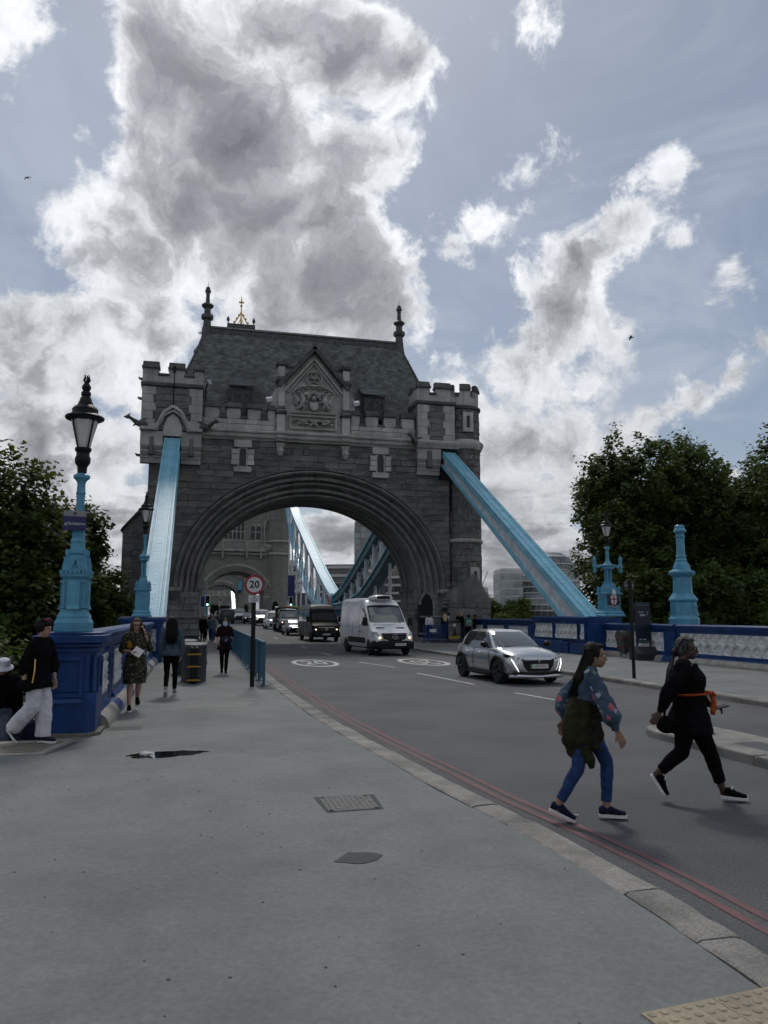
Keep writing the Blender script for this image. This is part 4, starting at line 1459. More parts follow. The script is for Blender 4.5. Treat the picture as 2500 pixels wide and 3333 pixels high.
# ------------------------------------------------------------------ landward chains (straight plate girders)
def girder(a, b, w, d0, d1, label, group):
  """a top end, b lower end (points on the axis of the top plate); d0/d1 depth of the section there"""
  a, b = Vector(a), Vector(b)
  Tn = thing('chain_girder', label, 'girder', (a.x, b.y, 0), group=group)
  off = Vector((a.x, b.y, 0))
  a, b = a - off, b - off
  d = (b - a); L = d.length; d.normalize()
  s = d.cross(Vector((0, 0, 1))).normalized(); s = s if s.x > 0 else -s; n = s.cross(d); n = n if n.z > 0 else -n
  def P(t, u, v): return a + d * t + s * u + n * v
  def slab(name, m, u0, u1, v0, v1, t0=0.0, t1=None):
    t1 = L if t1 is None else t1
    q = MB()
    f = lambda v, dd: v if v <= 0.2 and v > -0.5 else v
    V = []
    for t, dd in ((t0, d0), (t1, d1)):
      for (u, v) in ((u0, v0), (u1, v0), (u1, v1), (u0, v1)):
        V.append(P(t, u, v(dd) if callable(v) else v))
    q.add(V, [(0, 1, 2, 3), (7, 6, 5, 4), (0, 4, 5, 1), (1, 5, 6, 2), (2, 6, 7, 3), (3, 7, 4, 0)])
    return q.build(name, m, Tn)
  slab('top_plate', M_pale_blue, -w / 2, w / 2, -.04, .0)
  slab('cover_strip', M_pale_blue, -w * .19, w * .19, .002, .03)
  for sx in (-1, 1):
    slab('edge_angle', M_pale_blue, sx * w * .5 - .07, sx * w * .5 + .07, -.16, .035)
    slab('flat_bar', M_pale_blue, sx * w * .33 - .035, sx * w * .33 + .035, .002, .02)
    slab('web', M_web, sx * w * .44 - .02, sx * w * .44 + .02, (lambda dd: -dd + .02), -.1)
    q = slab('bottom_flange', M_pale_blue, sx * w * .5 - .14, sx * w * .5 + .10, (lambda dd: -dd - .05), (lambda dd: -dd + .12))
    slab('upper_flange', M_pale_blue, sx * w * .5 - .1, sx * w * .5 + .05, -.30, -.155)
  slab('bottom_plate', M_pale_blue, -w / 2 + .05, w / 2 - .05, (lambda dd: -dd - .03), (lambda dd: -dd))
  # rivets
  q = MB()
  def rivet(p, nn, r=.022):
    t1 = d; t2 = nn.cross(d)
    base = [p + (t1 * math.cos(k * PI / 2) + t2 * math.sin(k * PI / 2)) * r for k in range(4)]
    q.add(base + [p + nn * r * .8], [(0, 1, 4), (1, 2, 4), (2, 3, 4), (3, 0, 4)])
  nn = int(L / .13)
  for i in range(nn):
    t = .3 + (L - .5) * i / nn
    for u in (-.47, -.40, .40, .47): rivet(P(t, u * w, .036 if abs(u) > .43 else .001), n)
    if i % 2 == 0:
      for u in (-.12, .12): rivet(P(t, u * w, .031), n)
      for u in (-.27, .27): rivet(P(t, u * w, .001), n)
    if t > L * .45 and i % 3 == 0:
      rivet(P(t, 0, .031), n, .03)
    for sx in (-1, 1):
      dd = d0 + (d1 - d0) * t / L
      for v in (-dd + .03, -dd + .09): rivet(P(t, sx * (w * .5 + .10), v), s * sx, .02)
      for v in (-.2, -.26): rivet(P(t, sx * (w * .5 + .05), v), s * sx, .018)
      if t > L * .8:
        for k in range(5): rivet(P(t, sx * (w * .46 + .0), -.35 - .12 * k), s * sx, .022)
  tag(q.build('rivets', M_sky_blue, Tn), kind='stuff')
  # crossbeam and eye at the head
  q = MB()
  c = P(-.05, 0, .08)
  q.bar(c - s * (w / 2 + .1), c + s * (w / 2 + .1), .25, .22); q.build('head_beam', M_sky_blue, Tn)
  q = MB(); q.lathe([(.10, 0), (.13, .12), (.08, .2), (.11, .3), (.03, .36)], tuple(P(.0, 0, .15)), 10); q.build('head_eye', M_sky_blue, Tn)
  return Tn
girder((-8.88, 49.95, 13.25), (-8.84, 31.0, 1.65), .84, .8, 1.15, 'pale blue riveted chain girder sloping down beside the left-hand lamp posts', 'landward chain girders')
girder((9.5, 49.95, 13.25), (10.25, 31.4, 1.65), .76, .8, 1.2, 'pale blue riveted chain girder in front of the round turret', 'landward chain girders')

# ------------------------------------------------------------------ parapets
def tracery_panel(nx, nz, cw, ch, res=9):
  """carved panel: rows of pointed leaves, as real relief; front towards -y"""
  q = MB()
  NX, NZ = nx * res * 2, nz * res * 2
  V = []
  def hgt(u, v):
    row = math.floor(v)
    fu = (u + (.5 if row % 2 else 0)) % 1.0 - .5
    fv = v - row
    # pointed oval that is widest low in the cell
    wv = .5 * (math.sin(PI * min(1, max(0, fv)) ** .8) ** .7)
    dd = wv - abs(fu)
    rib = max(0, 1 - abs(dd) / .055)
    h = .012 if dd < 0 else -.018 * min(1, dd / .2) - .01
    h += .022 * rib
    h += .020 * max(0, 1 - abs(fu) / .035) * (1 if dd > 0 else 0)
    if dd > .02:
      for sx in (-1, 1):
        e = ((abs(fu) - wv * .52) / .10) ** 2 + ((fv - .36) / .10) ** 2
        h += .020 * max(0, 1 - e)
    return h
  for j in range(NZ + 1):
    for i in range(NX + 1):
      u, v = nx * i / NX, nz * j / NZ
      V.append((u * cw - nx * cw / 2, -1.7 * hgt(u, v * .9999), v * ch))
  F = [(j * (NX + 1) + i, j * (NX + 1) + i + 1, (j + 1) * (NX + 1) + i + 1, (j + 1) * (NX + 1) + i) for j in range(NZ) for i in range(NX)]
  q.add(V, F)
  return q.mesh('tracery_panel', M_panel, smooth=35)

def rail(mbx, x0, x1, z, w):
  """moulded coping along x, centred on y=0"""
  mbx.prism([(-w, z - .30), (-w - .02, z - .22), (-w - .05, z - .20), (-w - .05, z - .15), (-w - .09, z - .12), (-w - .10, z - .05), (-w - .05, z), (w + .05, z), (w + .1, z - .05), (w + .1, z - .12), (w, z - .3)], 'x', x0, x1)

def parapet(origin, rz, secs, label, h, panel_z, plinth=True, bulge=False):
  """a run of parapet along local +x, faced towards local -y. secs: list of ('panel', length) or ('pier', length)"""
  T = thing('parapet', label, 'parapet', origin, rz)
  x = 0.0
  Ltot = sum(s[1] for s in secs)
  q = MB(); rail(q, 0, Ltot, h, .17); q.build('coping', M_deep_blue, T, smooth=30)
  for kind, L in secs:
    if kind == 'pier':
      q = MB()
      q.box(x, x + L, -.19, .17, 0, h - .3)
      if L > .5:
        q.box(x + .08, x + L - .08, -.21, -.19, .35, h - .42)
      q.build('pier', M_deep_blue, T, bevel=.012)
      q = MB()
      m_ = x + L / 2
      for k in range(4): q.box(m_ - .09, m_ + .09, -.225, -.18, h - .45 - .03 * k, h - .43 - .03 * k)
      q.box(m_ - .06, m_ + .06, -.22, -.205, .35, h - .6)
      q.build('pier_flutes', M_deep_blue, T)
    else:
      z0, z1 = panel_z
      q = MB(); q.box(x, x + L, -.10, .14, .1, h - .29); q.build('panel_backing', M_deep_blue, T)
      ch = (z1 - z0) / 2
      nx = max(1, round((L - .2) / (ch * 1.3)))
      cw = (L - .2) / nx
      key = (nx, round(cw, 3), round(ch, 3))
      me = PANELS.get(key) or PANELS.setdefault(key, tracery_panel(nx, 2, cw, ch))
      o = link_mesh('tracery_panel', me, T); o.location = (x + L / 2, -.158, z0)
      q = MB()
      for a, b, c, d in ((x + .0, x + L, z1, z1 + .06), (x, x + L, z0 - .06, z0), (x, x + .1, z0, z1), (x + L - .1, x + L, z0, z1)):
        q.box(a, b, -.20, -.1, c, d)
      q.build('panel_frame', M_deep_blue, T, bevel=.015)
      q = MB(); q.prism([(-.1, .1), (-.26, .1), (-.26, z0 - .2), (-.2, z0 - .12), (-.2, z0 - .06), (-.1, z0 - .06)], 'x', x, x + L); q.build('base_moulding', M_deep_blue, T)
    if plinth:
      q = MB()
      n = 6
      prof = [(-.2, -.1), (-.42, -.1)] + [(-.22 - .2 * math.cos(PI / 2 * k / n), .02 + .20 * math.sin(PI / 2 * k / n)) for k in range(n + 1)] + [(-.1, .2)]
      q.prism(prof, 'x', x + .01, x + L - .01); q.build('plinth_stone', M_landing2 if kind == 'panel' else M_deep_blue, T, smooth=40)
    x += L
  return T
PANELS = {}
# left side: from the near pedestal to the lamp pier (faces +x)
parapet((-8.86, 13.05, .12), PI / 2, [('panel', 1.85), ('pier', .8)] * 6 + [('panel', 1.0)], 'deep blue cast iron parapet with white carved panels on the left pavement', 1.49, (.42, 1.10))
# pedestal of the near lamp
M_ped = M_deep_blue
pd = thing('lamp_pedestal', 'deep blue panelled corner pedestal under the nearest lamp post', 'pedestal', (-8.95, 12.66, .12))
q = MB()
q.prism([(-.42, -.40), (.27, -.40), (.38, -.29), (.38, .42), (-.42, .42)], 'z', 0, .62)
q.prism([(-.40, -.38), (.25, -.38), (.36, -.27), (.36, .40), (-.40, .40)], 'z', .62, 1.26); q.build('body', M_ped, pd, bevel=.02)
q = MB()
for z0, z1, e in ((1.2, 1.28, .03), (1.28, 1.34, .07), (1.34, 1.46, .12), (1.46, 1.5, .07)):
  q.prism([(-.40 - e, -.38 - e), (.25 + e * .7, -.38 - e), (.36 + e, -.27 - e * .7), (.36 + e, .40 + e), (-.40 - e, .40 + e)], 'z', z0, z1 - .002)
q.build('coping', M_ped, pd, bevel=.015)
q = MB()
for a, b, c, d in ((-.33, .19, .55, .61), (-.33, .19, 1.08, 1.14), (-.33, -.27, .61, 1.08), (.13, .19, .61, 1.08)): q.box(a, b, -.425, -.37, c, d)
q.frust(-.36, .22, -.47, -.37, .48, -.3, .16, -.4, -.37, .56)
q.build('front_panel_frame', M_ped, pd, bevel=.01)
q = MB()
for k in range(16):
  z = .66 + k * .033
  q.ball((.325, -.34, z), (.035, .035, .02), 7, 4)
q.build('twisted_colonnette', M_ped, pd)
q = MB()
for a, b, c, d in ((-.2, .3, .62, .66), (-.2, .3, 1.08, 1.12), (-.2, -.16, .66, 1.08), (.26, .3, .66, 1.08)): q.box(.355, .39, a, b, c, d)
q.build('side_panel_frame', M_ped, pd)
q = MB(); q.prism([(-.30, -.50), (.3, -.5), (.46, -.32), (.46, .3), (.38, .3), (.38, -.29), (.27, -.41), (-.3, -.41)], 'z', -.03, .05) ; q.build('foot_stone', M_landing, pd)
# lamp pier on the left beside the chain
def lamp_pier(loc, w, h, label, face):
  D = 1.25
  T = thing('lamp_pier', label, 'pier', loc)
  q = MB(); q.box(-w, w, -D, D, 0, h - .3); q.build('body', M_deep_blue, T, bevel=.02)
  q = MB()
  for z0, z1, e in ((h - .32, h - .22, .03), (h - .22, h - .15, .07), (h - .15, h - .03, .12), (h - .03, h, .08)): q.box(-w - e, w + e, -D - e, D + e, z0, z1 - .002)
  q.build('coping', M_deep_blue, T, bevel=.015)
  q = MB(); q.box(-w - .06, w + .06, -D - .06, D + .06, -.02, .3); q.build('plinth', M_deep_blue, T, bevel=.015)
  key = ('pier', round(h, 2))
  me = PANELS.get(key) or PANELS.setdefault(key, tracery_panel(1, 2, .3, .4))
  for sx, rz, x, y in ((-1, 0, .25, -1.01),):
    o = link_mesh('tracery_panel', me, T); o.location = (w - .32, -D - .06, h - 1.25)
    q = MB()
    for a, b, c, d in ((-.19, .19, .8, .85), (-.19, .19, -.05, 0), (-.19, -.15, 0, .8), (.15, .19, 0, .8)): q.box(w - .32 + a, w - .32 + b, -D - .10, -D, h - 1.25 + c, h - 1.25 + d)
    q.build('panel_frame', M_deep_blue, T)
  return T
lamp_pier((-9.07, 31.35, .12), .70, 1.68, 'deep blue iron pier under the second lamp post on the left', 1)

# right side: two heights of parapet
parapet((10.55, 25.6, .12), -PI / 2 + 0.0, [('panel', 5.0), ('pier', .4), ('panel', 5.0), ('pier', .4), ('panel', 5.0)], 'deep blue parapet with white leaf panels right of the blank lamp column', 1.40, (.37, 1.08))
parapet((10.55, 30.9, .12), -PI / 2, [('panel', 4.5), ('pier', .62)], 'deep blue parapet section with white panels behind the information totem', 1.40, (.37, 1.08))
rp_ = thing('chain_pier_wall', 'taller deep blue wall with white leaf panels where the right chain girder lands', 'wall', (9.94, 36.6, .12), -PI / 2)
x = 0.0
q = MB(); q.box(.01, 5.69, .2, 1.3, 1.35, 1.66); rail(q, 0, 5.7, 1.68, .28); q.build('coping', M_deep_blue, rp_, smooth=30)
q = MB(); q.box(0, 5.7, -.3, 1.25, 0, 1.4); q.box(4.9, 5.72, -.36, 1.2, 0, 1.38); q.build('body', M_deep_blue, rp_, bevel=.01)
for x0, x1 in ((.3, 2.3), (2.55, 4.75), (5.12, 5.5)):
  L = x1 - x0
  nx = max(1, round(L / .42)); key = (nx, round(L / nx, 3), .33)
  me = PANELS.get(key) or PANELS.setdefault(key, tracery_panel(nx, 2, L / nx, .33))
  o = link_mesh('tracery_panel', me, rp_); o.location = ((x0 + x1) / 2, -.365 - (.06 if x0 > 5 else 0), .68)
  q = MB(); yy_ = -.31 - (.05 if x0 > 5 else 0)
  for a, b, c, d in ((x0 - .05, x1 + .05, 1.34, 1.39), (x0 - .05, x1 + .05, .63, .68), (x0 - .05, x0, .68, 1.34), (x1, x1 + .05, .68, 1.34)): q.box(a, b, yy_ - .11, yy_ + .02, c, d)
  q.build('panel_frame', M_deep_blue, rp_)
q = MB(); q.box(.02, 3.4, -.5, -.3, 0, .5); q.frust(.02, 3.4, -.5, -.3, .5, .02, 3.4, -.44, -.3, .56); q.build('plinth', M_deep_blue, rp_, bevel=.02)
q = MB(); q.box(3.5, 4.05, -.54, -.3, 0, .5); q.box(4.15, 5.75, -.5, -.3, 0, .46); q.build('plinth_block', M_deep_blue, rp_, bevel=.02)
# from the pier wall to the tower
parapet((10.75, 49.0, .12), -PI / 2, [('panel', 2.9), ('pier', .5), ('panel', 2.9), ('pier', .5), ('panel', 2.9), ('pier', .6), ('panel', 2.0)], 'deep blue parapet with white panels between the turret and the chain wall', 1.5, (.45, 1.12))
parapet((-8.86, 33.3, .12), PI / 2, [('panel', 2.6), ('pier', .5)] * 5 + [('panel', 1.0)], 'deep blue parapet hidden beyond the second lamp pier on the left', 1.5, (.42, 1.02))
# parapets of the side span beyond the tower
for sx, lab in ((-1, 'left'), (1, 'right')):
  T = thing('span_parapet', 'long blue side span parapet on the %s behind the nearest tower' % lab, 'parapet', (sx * 9.0, 59.5, zl(59.5)))
  q = MB(); q.add([(-.15, 0, 0), (.15, 0, 0), (.15, 82, 82 * .0125), (-.15, 82, 82 * .0125), (-.15, 0, 1.4), (.15, 0, 1.4), (.15, 82, 1.4 + 82 * .0125), (-.15, 82, 1.4 + 82 * .0125)],
          [(0, 3, 2, 1), (4, 5, 6, 7), (0, 1, 5, 4), (1, 2, 6, 5), (2, 3, 7, 6), (3, 0, 4, 7)])
  q.build('body', M_deep_blue, T)
  for k in range(24):
    q = MB(); y = 1 + 3.4 * k; q.box(-.19, .19, y, y + 2.6, .45 + y * .0125, 1.1 + y * .0125); q.build('panel', M_panel, T)

# ------------------------------------------------------------------ lamps
def lantern(mbs, z, s=1.0, parent=None):
  """four-sided copper-topped lantern with neck; z = bottom of the neck"""
  q = MB()
  q.lathe([(.075, 0), (.085, .05), (.07, .1), (.075, .2), (.115, .26), (.12, .34), (.10, .38), (.10, .43), (.125, .46), (.125, .5)], (0, 0, z), 12); q.build('neck', M_black, parent, smooth=40)
  q = MB(); q.lathe([(.095, .5), (.21, .94)], (0, 0, z), 8, PI / 8, close=True); q.build('lantern_glass', M_lantern, parent)
  q = MB()
  for k in range(4):
    a = PI / 4 + k * PI / 2
    q.bar((.105 * math.cos(a), .105 * math.sin(a), z + .49), (.222 * math.cos(a), .222 * math.sin(a), z + .95), .018)
  q.build('glazing_bar', M_black, parent)
  q = MB()
  q.lathe([(.2, .93), (.285, .965), (.30, .99), (.285, 1.01), (.24, 1.03), (.20, 1.06), (.195, 1.10), (.20, 1.12), (.17, 1.16), (.115, 1.2), (.115, 1.22), (.10, 1.25), (.08, 1.32), (.06, 1.34), (.075, 1.36), (.075, 1.40), (.05, 1.43), (.07, 1.47), (.07, 1.5), (.04, 1.55), (.03, 1.57)], (0, 0, z), 20)
  q.build('lantern_roof', M_black, parent, smooth=35)
  q = MB()
  for k in range(5):
    a = 2 * PI * k / 5
    q.tube([(.02 * math.cos(a), .02 * math.sin(a), z + 1.56), (.045 * math.cos(a), .045 * math.sin(a), z + 1.6), (.03 * math.cos(a), .03 * math.sin(a), z + 1.66), (.04 * math.cos(a + .5), .04 * math.sin(a + .5), z + 1.69)], [.018, .018, .012, .004], 5)
  q.build('flame_finial', M_black, parent)

def twisted(q, z0, z1, r, n=26, strands=5, tw=1.6):
  for k in range(strands):
    pts = []
    for i in range(n + 1):
      t = i / n; a = 2 * PI * k / strands + tw * 2 * PI * t
      pts.append((r * .55 * math.cos(a), r * .55 * math.sin(a), z0 + (z1 - z0) * t))
    q.tube(pts, r * .5, 7)

def gothic_relief(q, w, z0, z1, y, sgn=1):
  """raised pointed-arch frame on a face, in local x,z at depth y"""
  q.box(-w, -w + .03, y - .02, y + .02, z0, z1 - .1); q.box(w - .03, w, y - .02, y + .02, z0, z1 - .1); q.box(-w, w, y - .02, y + .02, z0 - .03, z0)
  for sx in (-1, 1):
    q.bar((sx * w, y, z1 - .1), (sx * w * .55, y, z1 - .02), .03, .04, up=(0, 1, 0)); q.bar((sx * w * .55, y, z1 - .02), (0, y, z1 + .03), .03, .04, up=(0, 1, 0))

# nearest lamp, with the direction board
L1 = thing('lamp_post', 'tall light blue cast iron lamp post carrying the Exhibition board, nearest on the left', 'lamp post', (-8.98, 12.66, 1.62), group='lamp posts on the parapets')
LK = .84
q = MB()
q.sq([(.30, 0), (.30, .14), (.26, .2), (.26, .24), (.22, .30), (.22, .34)], (0, 0, 0)); q.build('base', M_sky_blue, L1, bevel=.012)
q = MB(); q.sq([(.205, .34), (.205, .80)], (0, 0, 0)); q.build('pedestal', M_sky_blue, L1, bevel=.01)
q = MB()
q.sq([(.215, .80), (.245, .84), (.245, .88), (.22, .9)], (0, 0, 0))
for k in range(7):
  for a in range(4):
    t = -.21 + .07 * k
    p = [(t, -.245), (t, .245), (-.245, t), (.245, t)][a]
    q.box(p[0] - .02, p[0] + .02, p[1] - .02, p[1] + .02, .88, .93)
q.build('cornice', M_sky_blue, L1)
q = MB()
for rz in range(4):
  c, s_ = math.cos(rz * PI / 2), math.sin(rz * PI / 2)
  def rot(p): return (p[0] * c - p[1] * s_, p[0] * s_ + p[1] * c, p[2])
  sub = MB()
  sub.frust(-.1, .1, -.235, -.19, .40, -.1, .1, -.235, -.19, .72); sub.frust(-.1, .1, -.235, -.19, .72, -.08, .08, -.21, -.19, .77); sub.frust(-.11, .11, -.27, -.19, .34, -.1, .1, -.24, -.19, .41)
  for sx in (-1, 1):
    for i in range(12): sub.ball((sx * .165, -.215, .40 + .028 * i), (.026, .026, .018), 7, 4)
    sub.lathe([(.034, .36), (.034, .39)], (sx * .165, -.215, 0), 8); sub.lathe([(.034, .74), (.034, .78)], (sx * .165, -.215, 0), 8)
  q.add([rot(v) for v in sub.v], sub.f)
q.build('colonnettes', M_sky_blue, L1, smooth=35)
q = MB()
q.sq([(.23, .9), (.16, 1.12), (.135, 1.17), (.155, 1.19), (.155, 1.22), (.115, 1.24)], (0, 0, 0)); q.build('roof_stage', M_sky_blue, L1)
q = MB()
for rz in range(4):
  c, s_ = math.cos(rz * PI / 2), math.sin(rz * PI / 2)
  sub = MB()
  for sx in (-1, 1): sub.bar((sx * .10, -.225, .92), (0, -.20, 1.13), .03, .05, up=(0, 1, 0))
  sub.ball((0, -.2, .99), .025, 6, 4)
  sub.bar((-.1, -.22, .92), (.1, -.22, .92), .03, .05)
  q.add([(p[0] * c - p[1] * s_, p[0] * s_ + p[1] * c, p[2]) for p in sub.v], sub.f)
q.build('gablets', M_sky_blue, L1)
q = MB()
for a in range(4):
  an = PI / 4 + a * PI / 2
  cx, cy = .27 * math.cos(an), .27 * math.sin(an)
  q.bar((cx * .95, cy * .95, .9), (cx * .8, cy * .8, 1.16), .04); q.lathe([(.035, -.04), (.035, .05)], (cx * .8, cy * .8, 1.2), 8)
q.build('flying_bar', M_sky_blue, L1)
q = MB()
q.sq([(.115, 1.24), (.11, 1.36), (.12, 1.38), (.095, 1.44), (.105, 1.5), (.08, 1.56)], (0, 0, 0), 0); q.lathe([(.10, 1.54), (.115, 1.58), (.09, 1.62), (.07, 1.66), (.09, 1.69), (.09, 1.72), (.06, 1.76)], (0, 0, 0), 12); q.build('spire_stage', M_sky_blue, L1)
q = MB(); q.lathe([(.062, 1.74), (.062, 2.12)], (0, 0, 0), 12); twisted(q, 1.95, 2.14, .062, 16, 4, .7); q.build('twisted_shaft', M_sky_blue, L1, smooth=40)
q = MB(); q.lathe([(.06, 2.1), (.075, 2.14), (.065, 2.17), (.06, 2.28), (.07, 2.32), (.1, 2.36), (.125, 2.38), (.125, 2.42), (.10, 2.44), (.08, 2.45)], (0, 0, 0), 12); q.build('capital', M_sky_blue, L1, smooth=35)
for ch in L1.children:
  if ch.name.split('.')[0] in ('base', 'pedestal', 'cornice', 'colonnettes', 'roof_stage', 'gablets', 'flying_bar', 'spire_stage'):
    ch.scale = (.84, .84, 1)
lantern(None, 2.36, 1.0, L1)
# the board hung on it
bd = thing('direction_board', 'navy and grey Exhibition direction board strapped to the nearest lamp post', 'sign', (-9.03, 12.53, 3.32))
M_navy = mat('navy_board', (.018, .02, .10), .5); M_boardgrey = mat('board_grey', (.24, .24, .25), .5); M_wtext = mat('white_letters', (.6, .6, .62), .6)
q = MB(); q.box(-.165, .165, -.012, .012, -.155, .145); q.build('board', M_navy, bd)
q = MB(); q.box(-.165, .165, -.016, -.0125, .06, .145); q.build('grey_band', M_boardgrey, bd)
text_mesh('lettering', 'Exhibition', .062, M_wtext, bd, (.04, -.0145, -.055), FACE_CAM)
q = MB(); q.bar((-.09, -.0145, -.03), (-.135, -.0145, -.075), .008, .003, up=(0, 1, 0)); q.bar((-.137, -.0145, -.077), (-.10, -.0145, -.077), .008, .003, up=(0, 1, 0)); q.bar((-.137, -.0145, -.077), (-.137, -.0145, -.04), .008, .003, up=(0, 1, 0)); q.build('arrow', M_wtext, bd)
q = MB(); q.box(-.018, -.004, -.0195, -.0165, .09, .115); q.box(.0, .016, -.0195, -.0165, .09, .125); q.box(-.022, .02, -.0195, -.0165, .085, .09); q.build('bridge_emblem', M_black, bd)

def ornate_lamp(loc, label, arms, crest, slim=1.0):
  T = thing('lamp_post', label, 'lamp post', loc, group='lamp posts on the parapets')
  q = MB(); q.sq([(.42, 0), (.42, .06), (.38, .10), (.38, .18), (.33, .24), (.33, .30)], (0, 0, 0)); q.build('base', M_sky_blue, T, bevel=.012)
  q = MB(); q.sq([(.29, .30), (.29, .98)], (0, 0, 0)); q.build('pedestal', M_sky_blue, T, bevel=.01)
  q = MB()
  for rz in range(4):
    c, s_ = math.cos(rz * PI / 2), math.sin(rz * PI / 2)
    sub = MB()
    if not (crest and rz == 0):
      gothic_relief(sub, .15, .42, .86, -.295)
      sub.ball((0, -.29, .78), (.08, .03, .05), 7, 4)
    for sx in (-1, 1): sub.lathe([(.03, .34), (.03, .9)], (sx * .27, -.275, 0), 8)
    sub.box(-.3, .3, -.33, -.28, .98, 1.02)
    for sx in (-1, 1): sub.bar((sx * .22, -.31, 1.02), (0, -.30, 1.26), .05, .07, up=(0, 1, 0))
    sub.prism([(-.2, 1.02), (.2, 1.02), (0, 1.24)], 'y', -.31, -.27)
    q.add([(p[0] * c - p[1] * s_, p[0] * s_ + p[1] * c, p[2]) for p in sub.v], sub.f)
  q.build('niche_frames', M_sky_blue, T)
  q = MB(); q.sq([(.34, .97), (.36, 1.0), (.36, 1.04), (.3, 1.06), (.13, 1.48), (.15, 1.5), (.15, 1.54)], (0, 0, 0)); q.build('roof_stage', M_sky_blue, T)
  q = MB()
  for k in range(6):
    zz = 1.1 + .055 * k; e = .3 - (.17 / .42) * (zz - 1.06)
    q.sq([(e + .012, zz), (e + .012, zz + .012)], (0, 0, 0))
  q.build('roof_ribs', M_sky_blue, T)
  q = MB()
  for sx in (-1, 1):
    for sy in (-1, 1):
      q.lathe([(.05, 1.05), (.05, 1.2), (.06, 1.22), (.06, 1.25), (.02, 1.34)], (sx * .27, sy * .27, 0), 8)
  q.build('corner_pinnacle', M_sky_blue, T)
  q = MB()
  for a in range(4):
    an = a * PI / 2 + PI / 4
    q.lathe([(.05, 1.54), (.042, 1.6), (.042, 2.05), (.055, 2.1)], (.095 * math.cos(an), .095 * math.sin(an), 0), 10)
  q.lathe([(.06, 1.5), (.06, 2.1)], (0, 0, 0), 10); q.build('shaft_cluster', M_sky_blue, T, smooth=40)
  q = MB(); q.oct([(.14, 2.08), (.2, 2.14), (.2, 2.22), (.23, 2.26), (.23, 2.32), (.13, 2.36), (.10, 2.44), (.075, 2.5)], (0, 0, 0)); q.build('cluster_cap', M_sky_blue, T)
  if arms:
    for sx in (-1, 1):
      q = MB(); q.bar((sx * .1, 0, 2.24), (sx * .48, 0, 2.26), .09, .11); q.lathe([(.02, -.32), (.06, -.28), (.07, -.18), (.05, -.12), (.075, -.05), (.075, .06), (.06, .1), (.05, .2), (.065, .24), (.065, .34), (.03, .42), (.01, .46)], (sx * .53, 0, 2.25), 10); q.ball((sx * .3, 0, 2.25), .075, 8, 5)
      q.build('side_arm', M_sky_blue, T, smooth=40)
  q = MB(); q.lathe([(.07, 2.48), (.06, 2.56), (.055, 2.95), (.07, 3.0), (.09, 3.04), (.10, 3.1), (.075, 3.14)], (0, 0, 0), 12); twisted(q, 2.55, 2.92, .058, 20, 4, 1.2); q.build('twisted_shaft', M_sky_blue, T, smooth=40)
  for ch in T.children:
    ch.scale = (slim, slim, 1)
  lantern(None, 3.12, 1.0, T)
  if crest:
    C = thing('crest', None, None); C.parent = T; C.scale = (slim, slim, 1)
    M_cr = mat('crest_red', (.25, .02, .025), .5); M_cw = mat('crest_white', (.62, .62, .62), .5); M_cd = mat('crest_dark', (.05, .035, .05), .5)
    q = MB(); q.prism([(-.19, .95), (.19, .95), (.19, .6), (.12, .44), (0, .36), (-.12, .44), (-.19, .6)], 'y', -.33, -.29); q.build('crest_ground', M_cd, C)
    q = MB(); q.prism([(-.12, .92), (.12, .92), (.12, .66), (.07, .54), (0, .48), (-.07, .54), (-.12, .66)], 'y', -.355, -.33); q.build('shield', M_cw, C)
    q = MB(); q.box(-.022, .022, -.362, -.3555, .5, .92); q.build('red_cross', M_cr, C)
    q = MB(); q.box(-.118, -.0225, -.362, -.3555, .74, .79); q.box(.0225, .118, -.362, -.3555, .74, .79); q.build('red_cross_arms', M_cr, C)
    q = MB(); q.tube([(0, -.33, .92), (0, -.36, 1.0), (.01, -.34, 1.12), (0, -.32, 1.22)], [.06, .08, .06, .02], 8); q.build('helm', M_cw, C)
    q = MB()
    for sx in (-1, 1): q.tube([(sx * .17, -.33, .5), (sx * .2, -.35, .65), (sx * .17, -.35, .8), (sx * .21, -.33, .95), (sx * .26, -.31, 1.05)], [.03, .05, .045, .03, .01], 7)
    q.build('supporter', M_cd, C)
    q = MB()
    for k in range(9): q.ball((-.16 + .04 * k, -.34, .40 + .02 * abs(k - 4) * .8), (.026, .02, .02), 6, 4)
    q.build('scroll', M_panel, C)
  return T
ornate_lamp((-9.12, 30.72, 1.80), 'smaller light blue lamp post beside the left chain girder', False, False, .84)
ornate_lamp((10.95, 31.45, 1.80), 'light blue lamp post with red and white crest and two side arms, right side', True, True, 1.22)

# blank column on the right
BC = thing('blank_lamp_column', 'light blue cast iron column without a lantern, rising from the right parapet', 'column', (11.2, 26.35, 0))
q = MB(); q.box(-.52, .5, -.42, .42, .1, 1.48); q.build('pier', M_deep_blue, BC, bevel=.015)
q = MB()
for k in range(7): q.box(-.56, -.52, -.3, .3, .9 + .06 * k, .93 + .06 * k)
q.build('pier_louvre', M_deep_blue, BC)
q = MB(); q.oct([(.62, 1.485), (.62, 1.72), (.56, 1.8), (.53, 1.86), (.53, 2.36), (.58, 2.4), (.60, 2.46), (.47, 2.62), (.42, 2.7)], (0, 0, 0)); q.build('base', M_sky_blue, BC, bevel=.01)
q = MB(); q.oct([(.40, 2.68), (.37, 3.3), (.40, 3.34), (.52, 3.42), (.54, 3.5), (.50, 3.56), (.38, 3.6), (.34, 3.66)], (0, 0, 0)); q.build('drum', M_sky_blue, BC, bevel=.008)
q = MB()
